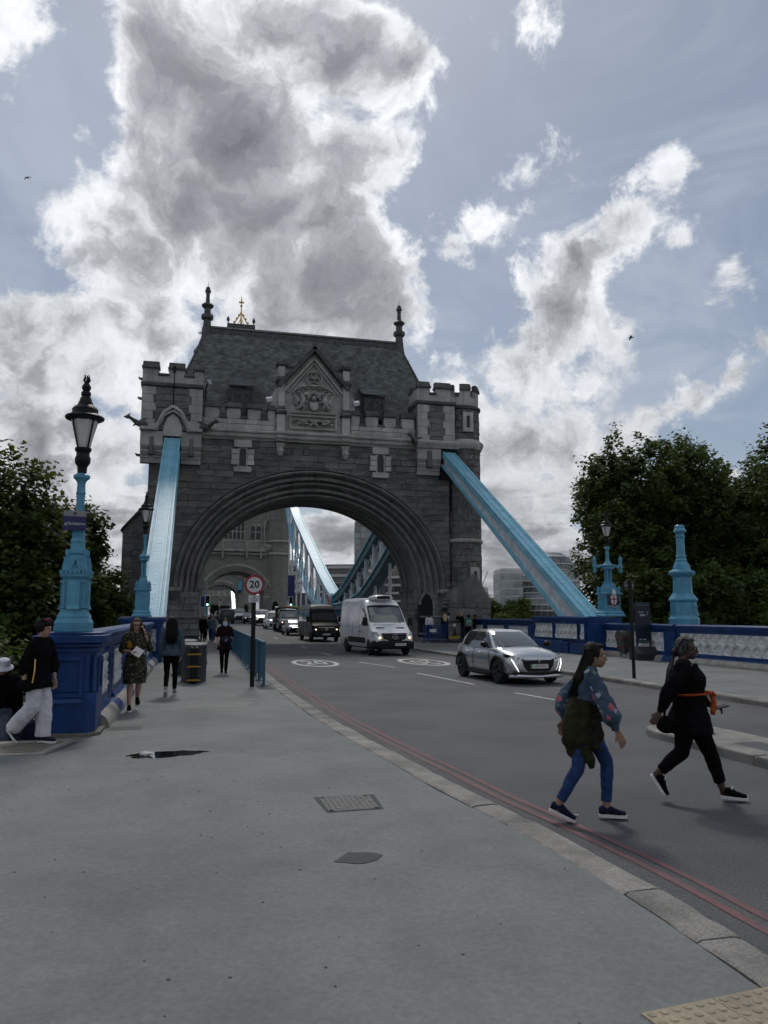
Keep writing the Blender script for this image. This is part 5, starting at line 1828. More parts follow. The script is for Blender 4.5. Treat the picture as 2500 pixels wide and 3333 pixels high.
for k in range(8):
  a = k * PI / 4
  ux, uy = math.cos(a), math.sin(a)
  for w_ in (-.07, .07):
    q.bar((.375 * ux - w_ * uy, .375 * uy + w_ * ux, 2.78), (.365 * ux - w_ * uy, .365 * uy + w_ * ux, 3.22), .03)
  for zz in (2.78, 3.22): q.bar((.375 * ux - .09 * uy, .375 * uy + .09 * ux, zz), (.375 * ux + .09 * uy, .375 * uy - .09 * ux, zz), .035)
q.build('drum_panels', M_sky_blue, BC)
q = MB()
for k in range(24):
  a = 2 * PI * k / 24
  q.ball((.54 * math.cos(a), .54 * math.sin(a), 3.49), (.05, .05, .035), 6, 4)
q.build('bead_band', M_sky_blue, BC)
q = MB(); q.oct([(.36, 3.62), (.32, 3.8), (.25, 3.9), (.22, 3.93)], (0, 0, 0)); q.lathe([(.24, 3.92), (.25, 3.98), (.20, 4.05), (.23, 4.12), (.22, 4.16), (.185, 4.2), (.17, 4.84), (.21, 4.88), (.21, 4.92), (.18, 4.96), (.19, 5.04), (.27, 5.08), (.28, 5.14), (.21, 5.24), (.21, 5.33), (.17, 5.36)], (0, 0, 0), 20); q.build('shaft', M_sky_blue, BC, smooth=30)
q = MB()
gothic_relief(q, .16, 1.7, 2.2, -.53)
for p in q.v: pass
q2 = MB()
for a in (-PI / 2 - .0, PI):
  c, s_ = math.cos(a + PI / 2), math.sin(a + PI / 2)
  q2.add([(p[0] * c - p[1] * s_, p[0] * s_ + p[1] * c, p[2]) for p in q.v], q.f)
sub = MB(); sub.frust(-.2, .2, -.62, -.5, 1.85, -.12, .12, -.56, -.5, 2.0); sub.frust(-.13, .13, -.58, -.5, 2.0, -.1, .1, -.55, -.5, 2.16); sub.frust(-.16, .16, -.6, -.5, 2.16, -.06, .06, -.55, -.5, 2.26)
c, s_ = math.cos(-.0), math.sin(.0)
q2.add([(p[0] * .7071 - p[1] * .7071 * -1 * -1, p[0] * -.7071 * -1 + p[1] * .7071, p[2]) for p in sub.v], sub.f)
q2.build('base_reliefs', M_sky_blue, BC)
for ch in BC.children: ch.scale = (.86, .86, 1)

# ------------------------------------------------------------------ far towers of the bridge
def course_mat(name, col, col2, mort, bw=1.0, bh=.42):
  if name in MATS: return MATS[name]
  m = bpy.data.materials.new(name); m.use_nodes = True
  T = NT(m.node_tree); b = T.n['Principled BSDF']
  g = T.new('ShaderNodeNewGeometry')
  sp = T.new('ShaderNodeSeparateXYZ'); T.put(sp.inputs[0], g.outputs['Position'])
  cb = T.new('ShaderNodeCombineXYZ'); T.put(cb.inputs[0], T.m('ADD', sp.outputs[0], sp.outputs[1])); T.put(cb.inputs[1], sp.outputs[2])
  br = T.new('ShaderNodeTexBrick'); T.put(br.inputs['Vector'], cb.outputs[0])
  br.inputs['Scale'].default_value = 1.0; br.inputs['Brick Width'].default_value = bw; br.inputs['Row Height'].default_value = bh
  br.inputs['Mortar Size'].default_value = .025
  br.inputs['Color1'].default_value = (*col, 1); br.inputs['Color2'].default_value = (*col2, 1); br.inputs['Mortar'].default_value = (*mort, 1)
  n = T.ss(T.noise(g.outputs['Position'], .5, 5, .6), .3, .75)
  c = T.mix(T.m('MULTIPLY', n, .45), br.outputs['Color'], tuple(x * .55 for x in col))
  T.put(b.inputs['Base Color'], c); b.inputs['Roughness'].default_value = .9
  MATS[name] = m
  return m
M_far = course_mat('far_masonry', (.29, .28, .25), (.22, .213, .195), (.16, .155, .14))
M_farash = mat('far_ashlar', (.46, .44, .395), .9, col2=(.32, .305, .28), scale=.4, streak=((.12, .115, .105), 1, .6), coords='World')
M_fargl = mat('far_window_glass', (.02, .022, .024), .15)

def arch_pts(cx, a, z0, b, n=28): return [(cx + a * math.cos(PI * i / n), z0 + b * math.sin(PI * i / n)) for i in range(n + 1)]

def main_tower(Y, base, label, front):
  T = thing('main_bridge_tower', label, 'tower', (0, Y, base), group='main bridge towers')
  hw, D = 8.2, 13.0
  a0, z0, b0 = 5.3, 3.6, 5.0
  q = MB()
  A = arch_pts(0, a0, z0, b0)
  q.prism([(hw, -8), (hw, 42), (-hw, 42), (-hw, -8), (-a0, -8), (-a0, 0)] + A[::-1] + [(a0, 0), (a0, -8)], 'y', 0, D)
  q.build('wall', M_far, T)
  q = MB(); q.box(-12, 12, -4, D + 4, -9, -1.3); q.build('pier_base', M_far, T)
  for i, (k0, k1, yf) in enumerate(((1.0, 1.09, .10), (1.09, 1.19, -.1), (1.19, 1.27, -.25))):
    q = MB()
    pa, pb = arch_pts(0, a0 * k0, z0, b0 * k0 + .0), arch_pts(0, a0 * k1, z0, b0 * k1)
    for (p0, p1, p2, p3) in zip(pa[:-1], pa[1:], pb[1:], pb[:-1]):
      q.add([(p0[0], yf - .1, p0[1]), (p1[0], yf - .1, p1[1]), (p2[0], yf - .12, p2[1]), (p3[0], yf - .12, p3[1]), (p0[0], yf + .4, p0[1]), (p1[0], yf + .4, p1[1]), (p2[0], yf + .4, p2[1]), (p3[0], yf + .4, p3[1])],
         [(0, 1, 2, 3), (0, 4, 5, 1), (3, 2, 6, 7)])
    q.build('arch_order', M_farash if i == 2 else M_far, T, smooth=40)
  for sx in (-1, 1):          # gabled buttresses at the springing
    x = sx * 5.75
    q = MB(); q.box(x - .85, x + .85, -.45, .1, 0, 4.0); q.prism([(x - .7, 4.0), (x + .7, 4.0), (x + .7, 5.5), (x, 6.4), (x - .7, 5.5)], 'y', -.4, .1); q.build('springer_block', M_far, T)
    q = MB()
    q.bar((x - .85, -.5, 5.35), (x, -.5, 6.5), .18, .25, up=(0, 1, 0)); q.bar((x + .85, -.5, 5.35), (x, -.5, 6.5), .18, .25, up=(0, 1, 0)); q.box(x - .95, x + .95, -.52, .1, 3.9, 4.05)
    q.lathe([(.1, 0), (.25, .25), (.1, .4), (.02, .5)], (x, -.45, 6.5), 8)
    q.build('gablet', M_farash, T)
    q = MB(); q.box(x - .9, x + .9, -.55, .1, 2.6, 2.8); q.box(x - .95, x + .95, -.6, .1, .2, .5); q.build('base_moulding', M_far, T)
    q = MB(); q.lathe([(2.35, -8), (2.35, 41)], (sx * 7.4, 1.3, 0), 8, PI / 8); q.build('turret', M_far, T)
    q = MB(); q.lathe([(2.35, 41), (2.6, 41.5), (2.6, 42), (.6, 50), (.2, 51.5), (.5, 51.8), (.1, 52.4)], (sx * 7.4, 1.3, 0), 8, PI / 8); q.build('turret_spire', M_farash, T)
    q = MB(); q.box(sx * 7.4 - .12, sx * 7.4 + .12, 1.2, 1.4, 52.2, 54.6); q.box(sx * 7.4 - .6, sx * 7.4 + .6, 1.2, 1.4, 53.3, 53.55); q.lathe([(.1, 52.2), (.3, 52.5), (.1, 52.8)], (sx * 7.4, 1.3, 0), 8); q.build('turret_cross', M_farash, T)
    q = MB(); q.lathe([(2.35, -8), (2.35, 41), (2.6, 41.5), (2.6, 42), (.6, 50), (.1, 52.4)], (sx * 7.4, D - 1.3, 0), 8, PI / 8); q.build('rear_turret', M_far, T)
    q = MB()
    for z in (11.6, 13.9): q.lathe([(2.36, z), (2.6, z + .1), (2.6, z + .3), (2.36, z + .5)], (sx * 7.4, 1.3, 0), 8, PI / 8, close=False)
    q.build('turret_band', M_farash, T)
  # strings, balcony, windows and niches of the first storey
  q = MB(); q.box(-5.4, 5.4, -.35, .1, 11.55, 11.8); q.box(-5.4, 5.4, -.5, .1, 11.8, 11.95); q.build('string_course', M_farash, T)
  q = MB(); q.box(-5.2, 5.2, -.7, .1, 12.2, 12.4); q.box(-5.2, 5.2, -.75, .1, 13.9, 14.1); q.box(-5.2, 5.2, -.55, .1, 12.4, 13.9); q.build('balcony', M_farash, T)
  for x0, x1 in ((-4.9, -2.8), (-2.3, 1.5), (2.0, 4.1)):
    q = MB()
    n = int((x1 - x0) / .55)
    for i in range(n):
      c = x0 + (i + .5) * (x1 - x0) / n
      for k in range(8):
        t0, t1 = 2 * PI * k / 8, 2 * PI * (k + 1) / 8
        q.bar((c + .22 * math.cos(t0), -.58, 13.1 + .32 * math.sin(t0)), (c + .22 * math.cos(t1), -.58, 13.1 + .32 * math.sin(t1)), .08, .1, up=(0, 1, 0))
    q.build('balcony_tracery', M_far, T)
  for x in (-5.05, -2.55, 1.75, 4.3):
    q = MB(); q.box(x - .15, x + .15, -.8, .1, 10.9, 14.15); q.frust(x - .2, x + .2, -.7, .1, 11.5, x - .05, x + .05, -.2, .1, 10.7)
    q.build('balcony_pier', M_farash, T)
  for x0, x1, zt, mu in ((-2.35, 1.35, 17.9, 4), (2.3, 4.3, 17.0, 2), (-5.2, -3.2, 17.0, 2)):
    Wn = thing('window', None, None); Wn.parent = T
    q = MB(); q.box(x0, x1, -.02, .05, 14.4, zt); q.build('glass', M_fargl, Wn)
    q = MB()
    for i in range(mu + 1 + (0 if mu < 3 else 1)):
      k = mu + (0 if mu < 3 else 1)
      x = x0 + (x1 - x0) * i / k
      q.box(x - .08, x + .08, -.16, 0, 14.3, zt)
    q.box(x0, x1, -.14, 0, 15.75, 15.9); q.box(x0 - .15, x1 + .15, -.25, 0, zt, zt + .25); q.box(x0 - .15, x1 + .15, -.3, 0, 14.2, 14.4)
    k = mu + (0 if mu < 3 else 1)
    for i in range(k):
      c = x0 + (x1 - x0) * (i + .5) / k; r_ = (x1 - x0) / k / 2
      for s in (-1, 1):
        q.bar((c + s * r_, -.1, zt - .7), (c + s * r_ * .6, -.1, zt - .25), .1, .12, up=(0, 1, 0)); q.bar((c + s * r_ * .6, -.1, zt - .25), (c, -.1, zt - .05), .1, .12, up=(0, 1, 0))
    q.build('mullions', M_farash, Wn)
  for sx in (-1, 1):
    x = sx * 5.55
    q = MB(); q.box(x - .5, x + .5, -.02, .04, 14.8, 17.0); q.build('niche', M_far, T)
    q = MB()
    for s in (-1, 1):
      q.lathe([(.1, 14.2), (.1, 16.6), (.2, 16.7), (.2, 16.9), (.08, 17.2), (.03, 18.1)], (x + s * .68, -.3, 0), 8)
      q.bar((x + s * .7, -.35, 17.0), (x, -.35, 18.5), .16, .3, up=(0, 1, 0)); q.bar((x + s * .5, -.2, 16.7), (x, -.2, 17.4), .1, .2, up=(0, 1, 0))
    q.lathe([(.1, 18.4), (.25, 18.7), (.08, 18.9), (.03, 19.4)], (x, -.35, 0), 8); q.frust(x - .9, x + .9, -.9, .1, 13.4, x - .7, x + .7, -.6, .1, 14.3) if False else q.lathe([(.15, 12.2), (.5, 12.5), (.8, 13.0), (.85, 13.3), (.7, 13.5)], (x, -.2, 0), 10)
    q.build('niche_canopy', M_farash, T)
  q = MB(); q.prism([(6.5, 0), (7.6, 0), (7.6, 2.4), (7.4, 2.9), (7.05, 3.3), (6.7, 2.9), (6.5, 2.4)], 'y', -1.2, -.4); q.build('footway_door', M_dark, T)
  # upper storeys and roof
  for zz in (20.5, 27, 34, 41.5):
    q = MB(); q.box(-6.2, 6.2, -.3, .1, zz, zz + .5); q.build('string_course', M_farash, T)
    for x in (-3.6, 0, 3.6):
      q = MB(); q.box(x - 1.0, x + 1.0, -.06, .02, zz + 1.6, zz + 4.9); q.build('window', M_fargl, T)
  q = MB(); q.frust(-6, 6, .8, D - .8, 42, -2.6, 2.6, D / 2 - 1.2, D / 2 + 1.2, 56.2); q.build('roof', M_slate, T)
  q = MB(); q.box(-2.7, 2.7, D / 2 - 1.3, D / 2 + 1.3, 56.2, 57.4); q.build('roof_lantern', M_lead, T)
  q = MB()
  cy = D / 2
  for sx in (-1, 1):
    q.bar((sx * 1.6, cy, 57.4), (0, cy, 60.2), .22); q.bar((0, cy + sx * 1.6, 57.4), (0, cy, 60.2), .22)
    for k in range(3):
      q.ball((sx * (1.35 - .45 * k), cy, 58.2 + .75 * k), .2, 8, 5)
    q.bar((sx * .7, cy, 57.4), (0, cy, 59.2), .14)
  q.lathe([(.25, 60), (.12, 60.4), (.12, 61.4), (.3, 61.6), (.1, 61.8), (.1, 62.9), (.05, 63.3), (.02, 63.9)], (0, cy, 0), 8); q.box(-.5, .5, cy - .1, cy + .1, 62.2, 62.5); q.box(-.1, .1, cy - .1, cy + .1, 61.8, 63.1)
  q.box(-2.6, 2.6, cy - .1, cy + .1, 57.4, 57.6)
  q.build('gilded_crown', M_gold, T)
  for sx in (-1, 1):
    q = MB(); q.lathe([(.12, 57.4), (.12, 58.2), (.3, 58.4), (.3, 58.8), (.05, 59.3)], (sx * 2.5, cy, 0), 8); q.build('corner_finial', M_lead, T)
  return T
main_tower(142, zr(142), 'pale stone main bridge tower seen through the nearest arch', True)
main_tower(224, zr(224), 'second main bridge tower, framed inside the arch of the first', False)
q = MB(); q.box(4.55, 5.8, 223.3, 223.6, zr(224) + 8.0, zr(224) + 10.0)
bb = thing('hanging_shield', 'light blue shield board hanging beside the arch of the second main tower', 'shield', (5.2, 223.4, zr(224) + 7.2))
q = MB(); q.prism([(-.6, 0), (.6, 0), (.6, 2.0), (.35, 2.6), (-.35, 2.6), (-.6, 2.0)], 'y', -.12, .12); q.build('board', M_sky_blue, bb)
q = MB(); q.box(-.5, .5, -.1, .1, -1.0, -.05); q.build('lower_panel', M_deep_blue, bb)
q = MB(); q.box(-.3, .3, -.08, .08, 2.6, 3.0); q.build('bracket', M_deep_blue, bb)

# south abutment tower
SA = thing('south_bridge_tower', 'farthest small bridge tower visible at the end of the roadway', 'tower', (0, 318, 1.69))
q = MB(); A = arch_pts(0, 6.2, .6, 3.6)
q.prism([(10, -8), (10, 10), (-10, 10), (-10, -8), (-6.2, -8), (-6.2, 0)] + A[::-1] + [(6.2, 0), (6.2, -8)], 'y', 0, 9); q.build('wall', M_far, SA)
q = MB(); pa, pb = arch_pts(0, 6.2, .6, 3.6), arch_pts(0, 7.2, .6, 4.4)
for (p0, p1, p2, p3) in zip(pa[:-1], pa[1:], pb[1:], pb[:-1]):
  q.add([(p0[0], -.1, p0[1]), (p1[0], -.1, p1[1]), (p2[0], -.3, p2[1]), (p3[0], -.3, p3[1])], [(0, 1, 2, 3)])
q.build('arch_order', M_far, SA)
q = MB(); q.box(-10.2, 10.2, -.4, .2, 7.5, 7.9); q.build('cornice', M_farash, SA)
for k in range(9):
  q = MB(); q.box(-9.4 + 2.2 * k, -8.2 + 2.2 * k, -.1, .5, 8.0, 9.6); q.build('merlon', M_farash, SA)
for x in (-3, 3):
  q = MB(); q.box(x - .6, x + .6, -.12, .1, 5.0, 7.1); q.build('window_surround', M_farash, SA)
  q = MB(); q.box(x - .25, x + .25, -.16, .1, 5.4, 6.8); q.build('window', M_fargl, SA)
q = MB(); q.frust(-8, 8, 1, 8, 10, -5, 5, 4, 5, 18); q.build('roof', M_slate, SA)
girder((7.6, 317.7, 11.5), (7.6, 298, 2.0), 1.2, .8, 1.2, 'pale blue chain girder glimpsed through the second main tower arch', 'landward chain girders')

# ------------------------------------------------------------------ side span chains and hangers
def lattice_chain(X, pts_u, pts_l, label, under):
  T = thing('suspension_chain', label, 'chain', (X, pts_u[0][0], 0), group='side span suspension chains')
  y0 = pts_u[0][0]
  def interp(P, y):
    for (a, za), (b, zb) in zip(P[:-1], P[1:]):
      if min(a, b) - 1e-6 <= y <= max(a, b) + 1e-6: return za + (zb - za) * (y - a) / (b - a)
    return P[-1][1]
  for nm, P, d in (('upper_chord', pts_u, .75), ('lower_chord', pts_l, .65)):
    q = MB()
    n = 24
    ys = [P[0][0] + (P[-1][0] - P[0][0]) * i / n for i in range(n + 1)]
    # smooth the polyline a little
    zs = [interp(P, y) for y in ys]
    for _ in range(2): zs = [zs[0]] + [(zs[i - 1] + 2 * zs[i] + zs[i + 1]) / 4 for i in range(1, n)] + [zs[-1]]
    V, F = [], []
    for y, z in zip(ys, zs):
      for x, dz in ((-.55, 0), (.55, 0), (.55, -d), (-.55, -d)): V.append((x, y - y0, z + dz))
    for i in range(n):
      for k in range(4): F.append((i * 4 + k, i * 4 + (k + 1) % 4, (i + 1) * 4 + (k + 1) % 4, (i + 1) * 4 + k))
    q.add(V, F + [(0, 1, 2, 3), (n * 4 + 3, n * 4 + 2, n * 4 + 1, n * 4)])
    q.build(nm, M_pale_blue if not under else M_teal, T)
    for sx in (-1, 1):
      q = MB(); V, F = [], []
      for y, z in zip(ys, zs):
        for x, dz in ((sx * .55, .10), (sx * .72, .10), (sx * .72, -.05), (sx * .55, -.05)): V.append((x, y - y0, z + dz))
      for i in range(n):
        for k in range(4): F.append((i * 4 + k, i * 4 + (k + 1) % 4, (i + 1) * 4 + (k + 1) % 4, (i + 1) * 4 + k))
      q.add(V, F); q.build('edge_flange', M_pale_blue, T)
  m = 9
  a, b = max(pts_u[0][0], pts_l[0][0]), pts_u[-1][0]
  ya, yb = pts_u[0][0], pts_u[-1][0]
  for i in range(1, m):
    y = ya + (yb - ya) * i / m; y2 = ya + (yb - ya) * (i + .75) / m
    zu, zl_ = interp(pts_u, y) - .5, interp(pts_l, y) - .2
    if zu - zl_ < .6: continue
    for sx in (-.35, .35):
      q = MB(); q.bar((sx, y - y0, zu), (sx, y - y0, zl_), .16, .2); q.build('post', M_web, T)
    if i < m - 1:
      q = MB(); q.bar((0, y - y0, zl_), (0, y2 - y0, interp(pts_u, y2) - .6), .34, .2); q.build('diagonal', M_web, T)
      q = MB(); q.bar((0, y - y0, zu), (0, y2 - y0, interp(pts_l, y2) - .2), .3, .18); q.build('diagonal', M_web, T)
  return T
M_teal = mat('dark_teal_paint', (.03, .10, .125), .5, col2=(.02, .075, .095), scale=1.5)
for X, lab in ((9.0, 'right'), (-9.0, 'left')):
  lattice_chain(X, [(140, 25.5), (132, 20.3), (125, 17.2), (118, 14.6), (110, 11.4), (102, 8.2), (96, 6.0), (91, 4.4), (89.6, 4.0)],
         [(140, 22.2), (137, 19.8), (132, 15.6), (127.5, 12.5), (120, 8.9), (113.5, 6.2), (106.5, 4.0), (98, 3.2), (89.6, 3.0)], 'long pale blue suspension chain sagging from the main tower on the %s' % lab, False)
  lattice_chain(X, [(58.5, 12.2), (64, 10.6), (68.5, 9.1), (76, 6.8), (83, 4.9), (87, 4.1), (89.4, 4.0)],
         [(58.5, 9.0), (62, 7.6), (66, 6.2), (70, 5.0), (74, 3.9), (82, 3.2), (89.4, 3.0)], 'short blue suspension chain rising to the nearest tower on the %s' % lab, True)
  J = thing('chain_joint', 'round red and white pin joint of the %s suspension chain' % lab, 'joint', (X, 89.5, 3.5))
  q = MB(); q.tube([(-.85, 0, 0), (.85, 0, 0)], 1.0, 24); q.build('disc', M_pale_blue, J, smooth=40)
  for sx in (-1, 1):
    q = MB(); q.tube([(sx * .86, 0, 0), (sx * .93, 0, 0)], .95, 24); q.build('white_ring', M_panel, J)
    q = MB(); q.tube([(sx * .92, 0, 0), (sx * 1.0, 0, 0)], .62, 24); q.build('red_boss', mat('red_boss_paint', (.28, .02, .02), .4), J)
  q = MB(); q.frust(-.5, .5, -.4, .4, -3, -.5, .5, -.6, .6, -.5); q.build('support', M_sky_blue, J)
  for i, y in enumerate((64, 69.5, 75, 80.5, 96, 102, 108, 115, 121, 126.5, 132.5, 137.6)):
    z1 = 5 if y < 90 else [3.8, 4.2, 5, 7, 9.4, 12, 16, 20][i - 4]
    if y < 90: z1 = [7, 5.6, 4.4, 3.6][i]
    H = thing('hanger_rod', 'white suspension rod of the %s chain, %s from the nearest tower' % (lab, ('first', 'second', 'third', 'fourth', 'fifth', 'sixth', 'seventh', 'eighth', 'ninth', 'tenth', 'eleventh', 'twelfth')[i]), 'rod', (X, y, zl(y)), group='hanger rods of the side span')
    zt = max(.6, z1 - zl(y))
    q = MB(); q.tube([(0, 0, .2), (0, 0, zt)], .14, 10); q.build('rod', M_web, H, smooth=40)
    q = MB(); q.tube([(0, 0, 0), (0, 0, .9)], .2, 10); q.tube([(0, 0, zt * .55), (0, 0, zt * .55 + .7)], .19, 10); q.build('sleeve', M_web, H, smooth=40)

# ------------------------------------------------------------------ buildings beyond the river
M_conc = mat('pale_concrete', (.66, .65, .63), .85, col2=(.54, .53, .51), scale=.15, coords='World')
M_brown = mat('brown_cladding', (.26, .235, .21), .7, col2=(.20, .18, .165), scale=.2, coords='World')
M_bglass = mat('building_glass', (.08, .095, .10), .1, spec=.8, piece=.35)
M_bglass2 = mat('pale_building_glass', (.26, .30, .32), .1, spec=.7, piece=.3)
M_bgreen = mat('green_glass', (.09, .115, .105), .1, spec=.7, piece=.3)

def block(name, label, loc, rz, w, d, h, storey, bay, m_wall, m_glass, win=(.72, .6), band=None, faces=('f', 'l', 'r'), maxp=280):
  """a rectangular building, front towards local -y, x centred; each window an object"""
  T = thing(name, label, 'building', loc, rz)
  q = MB(); q.box(-w / 2, w / 2, 0, d, 0, h); q.build('wall', m_wall, T)
  ns = max(1, int(h / storey))
  wm = {}
  def win_mesh(ww, hh):
    k = (round(ww, 2), round(hh, 2))
    if k not in wm:
      x = MB(); x.box(-ww / 2, ww / 2, -.12, .02, 0, hh); wm[k] = x.mesh('window', m_glass)
    return wm[k]
  fm = {}
  def frame_mesh(ww, hh):
    k = (round(ww, 2), round(hh, 2))
    if k not in fm:
      x = MB(); x.box(-.05, .05, -.2, -.1, 0, hh); x.box(-ww / 2, ww / 2, -.18, -.1, hh * .68, hh * .72); fm[k] = x.mesh('window_frame', m_wall)
    return fm[k]
  cnt = 0
  for f in faces:
    L = w if f == 'f' else d
    nb = max(1, int(L / bay))
    for s in range(ns):
      for b_ in range(nb):
        if cnt >= maxp: break
        cnt += 1
        t = -L / 2 + (b_ + .5) * L / nb
        ww, hh = L / nb * win[0], storey * win[1]
        o = link_mesh('window', win_mesh(ww, hh), T)
        z = s * storey + storey * (1 - win[1]) / 2
        if f == 'f': o.location = (t, 0, z)
        elif f == 'l': o.location = (-w / 2, d / 2 - t, z); o.rotation_euler = (0, 0, -PI / 2)
        else: o.location = (w / 2, d / 2 + t, z); o.rotation_euler = (0, 0, PI / 2)
        if cnt < 120:
          g = link_mesh('frame', frame_mesh(ww, hh), o)
  if band:
    for s in range(ns + 1):
      q = MB(); q.box(-w / 2 - band[0], w / 2 + band[0], -band[0], d + band[0], s * storey - band[1], s * storey + band[1]); q.build('floor_band', band[2], T)
  q = MB(); q.box(-w / 2 + .5, w / 2 - .5, .5, d - .5, h, h + .6); q.build('roof', m_wall, T)
  return T
GB = -6.5
block('apartment_tower', 'tall brown apartment tower rising behind the right suspension chains', (92, 420, GB), R(-14), 26, 22, 60.5, 3.4, 3.2, M_brown, M_bglass2, (.8, .72))
block('stepped_hotel', 'pale stepped concrete hotel block with long balcony bands, left part', (52.5, 330, GB), R(-25), 15, 30, 29.5, 3.6, 3.6, M_brown, M_bglass, (.85, .62), (1.0, .55, M_conc), ('f', 'l', 'r'), 150)
block('stepped_hotel', 'pale concrete hotel wing with long balcony bands beside the tower arch edge', (82, 338, GB), R(-25), 26, 24, 27.5, 3.6, 3.6, M_brown, M_bglass, (.85, .62), (1.0, .5, M_conc), ('f', 'l'), 120)
block('glass_pavilion', 'low dark glass building below the stepped hotel', (59, 318, GB), R(-20), 22, 12, 21.0, 4.6, 2.0, M_lead, M_bgreen, (.9, .9), None, ('f', 'l'), 120)
block('riverside_block', 'grey office block with open balconies behind the white hanger rods', (29.5, 330, GB), R(-8), 13, 18, 31, 3.7, 3.2, M_conc, M_bglass, (.75, .6), (.5, .3, M_conc), ('f', 'r'), 100)
low = block('shop_front', 'dark glass shop front with yellow lettering under the office block', (36.5, 312, GB), R(-4), 20, 10, 16.5, 4.2, 2.4, M_lead, M_bglass, (.85, .85), None, ('f',), 60)
text_mesh('lettering', 'COUNSI', 1.75, mat('yellow_sign', (.55, .5, .08), .5, emit=(.6, .55, .08), estr=.25), low, (-2.2, -.35, 11.0), FACE_CAM, .05)
block('glass_office', 'flat-topped glass office block left of the round glass building', (121.2, 300, GB), R(-10), 9.5, 14, 27, 3.2, 1.6, M_conc, M_bglass2, (.9, .82), None, ('f', 'l'), 180)
block('grey_office', 'small distant grey office beyond the dark riverside tree', (124, 350, GB), R(-10), 12, 12, 21, 3.2, 2.4, M_conc, M_bglass, (.7, .6), None, ('f',), 60)
# the round leaning glass hall
CH = thing('round_glass_hall', 'rounded glass building of stacked leaning rings behind the right chain girder', 'building', (139, 312, GB))
prof = [(13.5, 0), (15, 5), (15.8, 10), (15.6, 15), (14.8, 20), (13.2, 25), (11.0, 30), (8.3, 33.2), (5, 35.0), (0.1, 35.6)]
lean = lambda z: .16 * z
for (r0, z0), (r1, z1) in zip(prof[:-1], prof[1:]):
  nst = 2 if z1 < 31 else 1
  for k in range(nst):
    za, zb = z0 + (z1 - z0) * k / nst, z0 + (z1 - z0) * (k + 1) / nst
    ra, rb = r0 + (r1 - r0) * k / nst, r0 + (r1 - r0) * (k + 1) / nst
    n = 40
    q = MB(); q.strip([(ra * math.cos(2 * PI * i / n) + lean(za), ra * math.sin(2 * PI * i / n), za) for i in range(n + 1)], [(rb * math.cos(2 * PI * i / n) + lean(zb), rb * math.sin(2 * PI * i / n), zb) for i in range(n + 1)])
    q.build('glass_ring', M_bglass2 if (k + int(z0)) % 2 else M_bglass, CH)
    q = MB(); V, F = [], []
    for i in range(n):
      a = 2 * PI * i / n
      q.bar(((ra + .08) * math.cos(a) + lean(za), (ra + .08) * math.sin(a), za), ((rb + .08) * math.cos(a) + lean(zb), (rb + .08) * math.sin(a), zb), .12)
    q.build('mullions', M_steel, CH)
    q = MB(); q.lathe([(ra - .3, -.25), (ra + .45, -.2), (ra + .45, .2), (ra - .3, .3)], (lean(za), 0, za), n); q.build('floor_rim', M_conc, CH)
cr = thing('tower_crane', 'thin distant tower crane above the riverside trees', 'crane', (178, 480, GB))
q = MB(); q.bar((0, 0, 0), (0, 0, 27), .7); q.build('mast', M_conc, cr)
q = MB(); q.bar((-1.5, 0, 26), (3.5, 0, 37), .6); q.build('jib', M_conc, cr)

# ------------------------------------------------------------------ trees
def leaf_mat(name, c1, c2):
  if name in MATS: return MATS[name]
  m = bpy.data.materials.new(name); m.use_nodes = True
  T = NT(m.node_tree)
  T.n.clear()
  out = T.new('ShaderNodeOutputMaterial')
  d = T.new('ShaderNodeBsdfPrincipled'); t = T.new('ShaderNodeBsdfTranslucent'); mx = T.new('ShaderNodeMixShader')
  isl = T.new('ShaderNodeNewGeometry').outputs['Random Per Island']
  pos = T.new('ShaderNodeNewGeometry').outputs['Position']
  f = T.m('ADD', T.m('MULTIPLY', isl, .6), T.m('MULTIPLY', T.noise(pos, .35, 3, .5), .5))
  c = T.mix(f, c1, c2)
  T.put(d.inputs['Base Color'], c); d.inputs['Roughness'].default_value = .55; d.inputs['Specular IOR Level'].default_value = .15
  T.put(t.inputs[0], T.mix(.5, c, (.16, .22, .03)))
  mx.inputs[0].default_value = .3
  T.t.links.new(d.outputs[0], mx.inputs[1]); T.t.links.new(t.outputs[0], mx.inputs[2]); T.t.links.new(mx.outputs[0], out.inputs[0])
  MATS[name] = m
  return m
M_leaf = leaf_mat('plane_tree_leaf', (.018, .034, .010), (.085, .13, .032))
M_leaf2 = leaf_mat('fresh_leaf', (.07, .11, .025), (.15, .20, .05))
M_bark = mat('bark', (.07, .06, .05), .9, col2=(.035, .03, .026), scale=4, bump=.6, bscale=12)

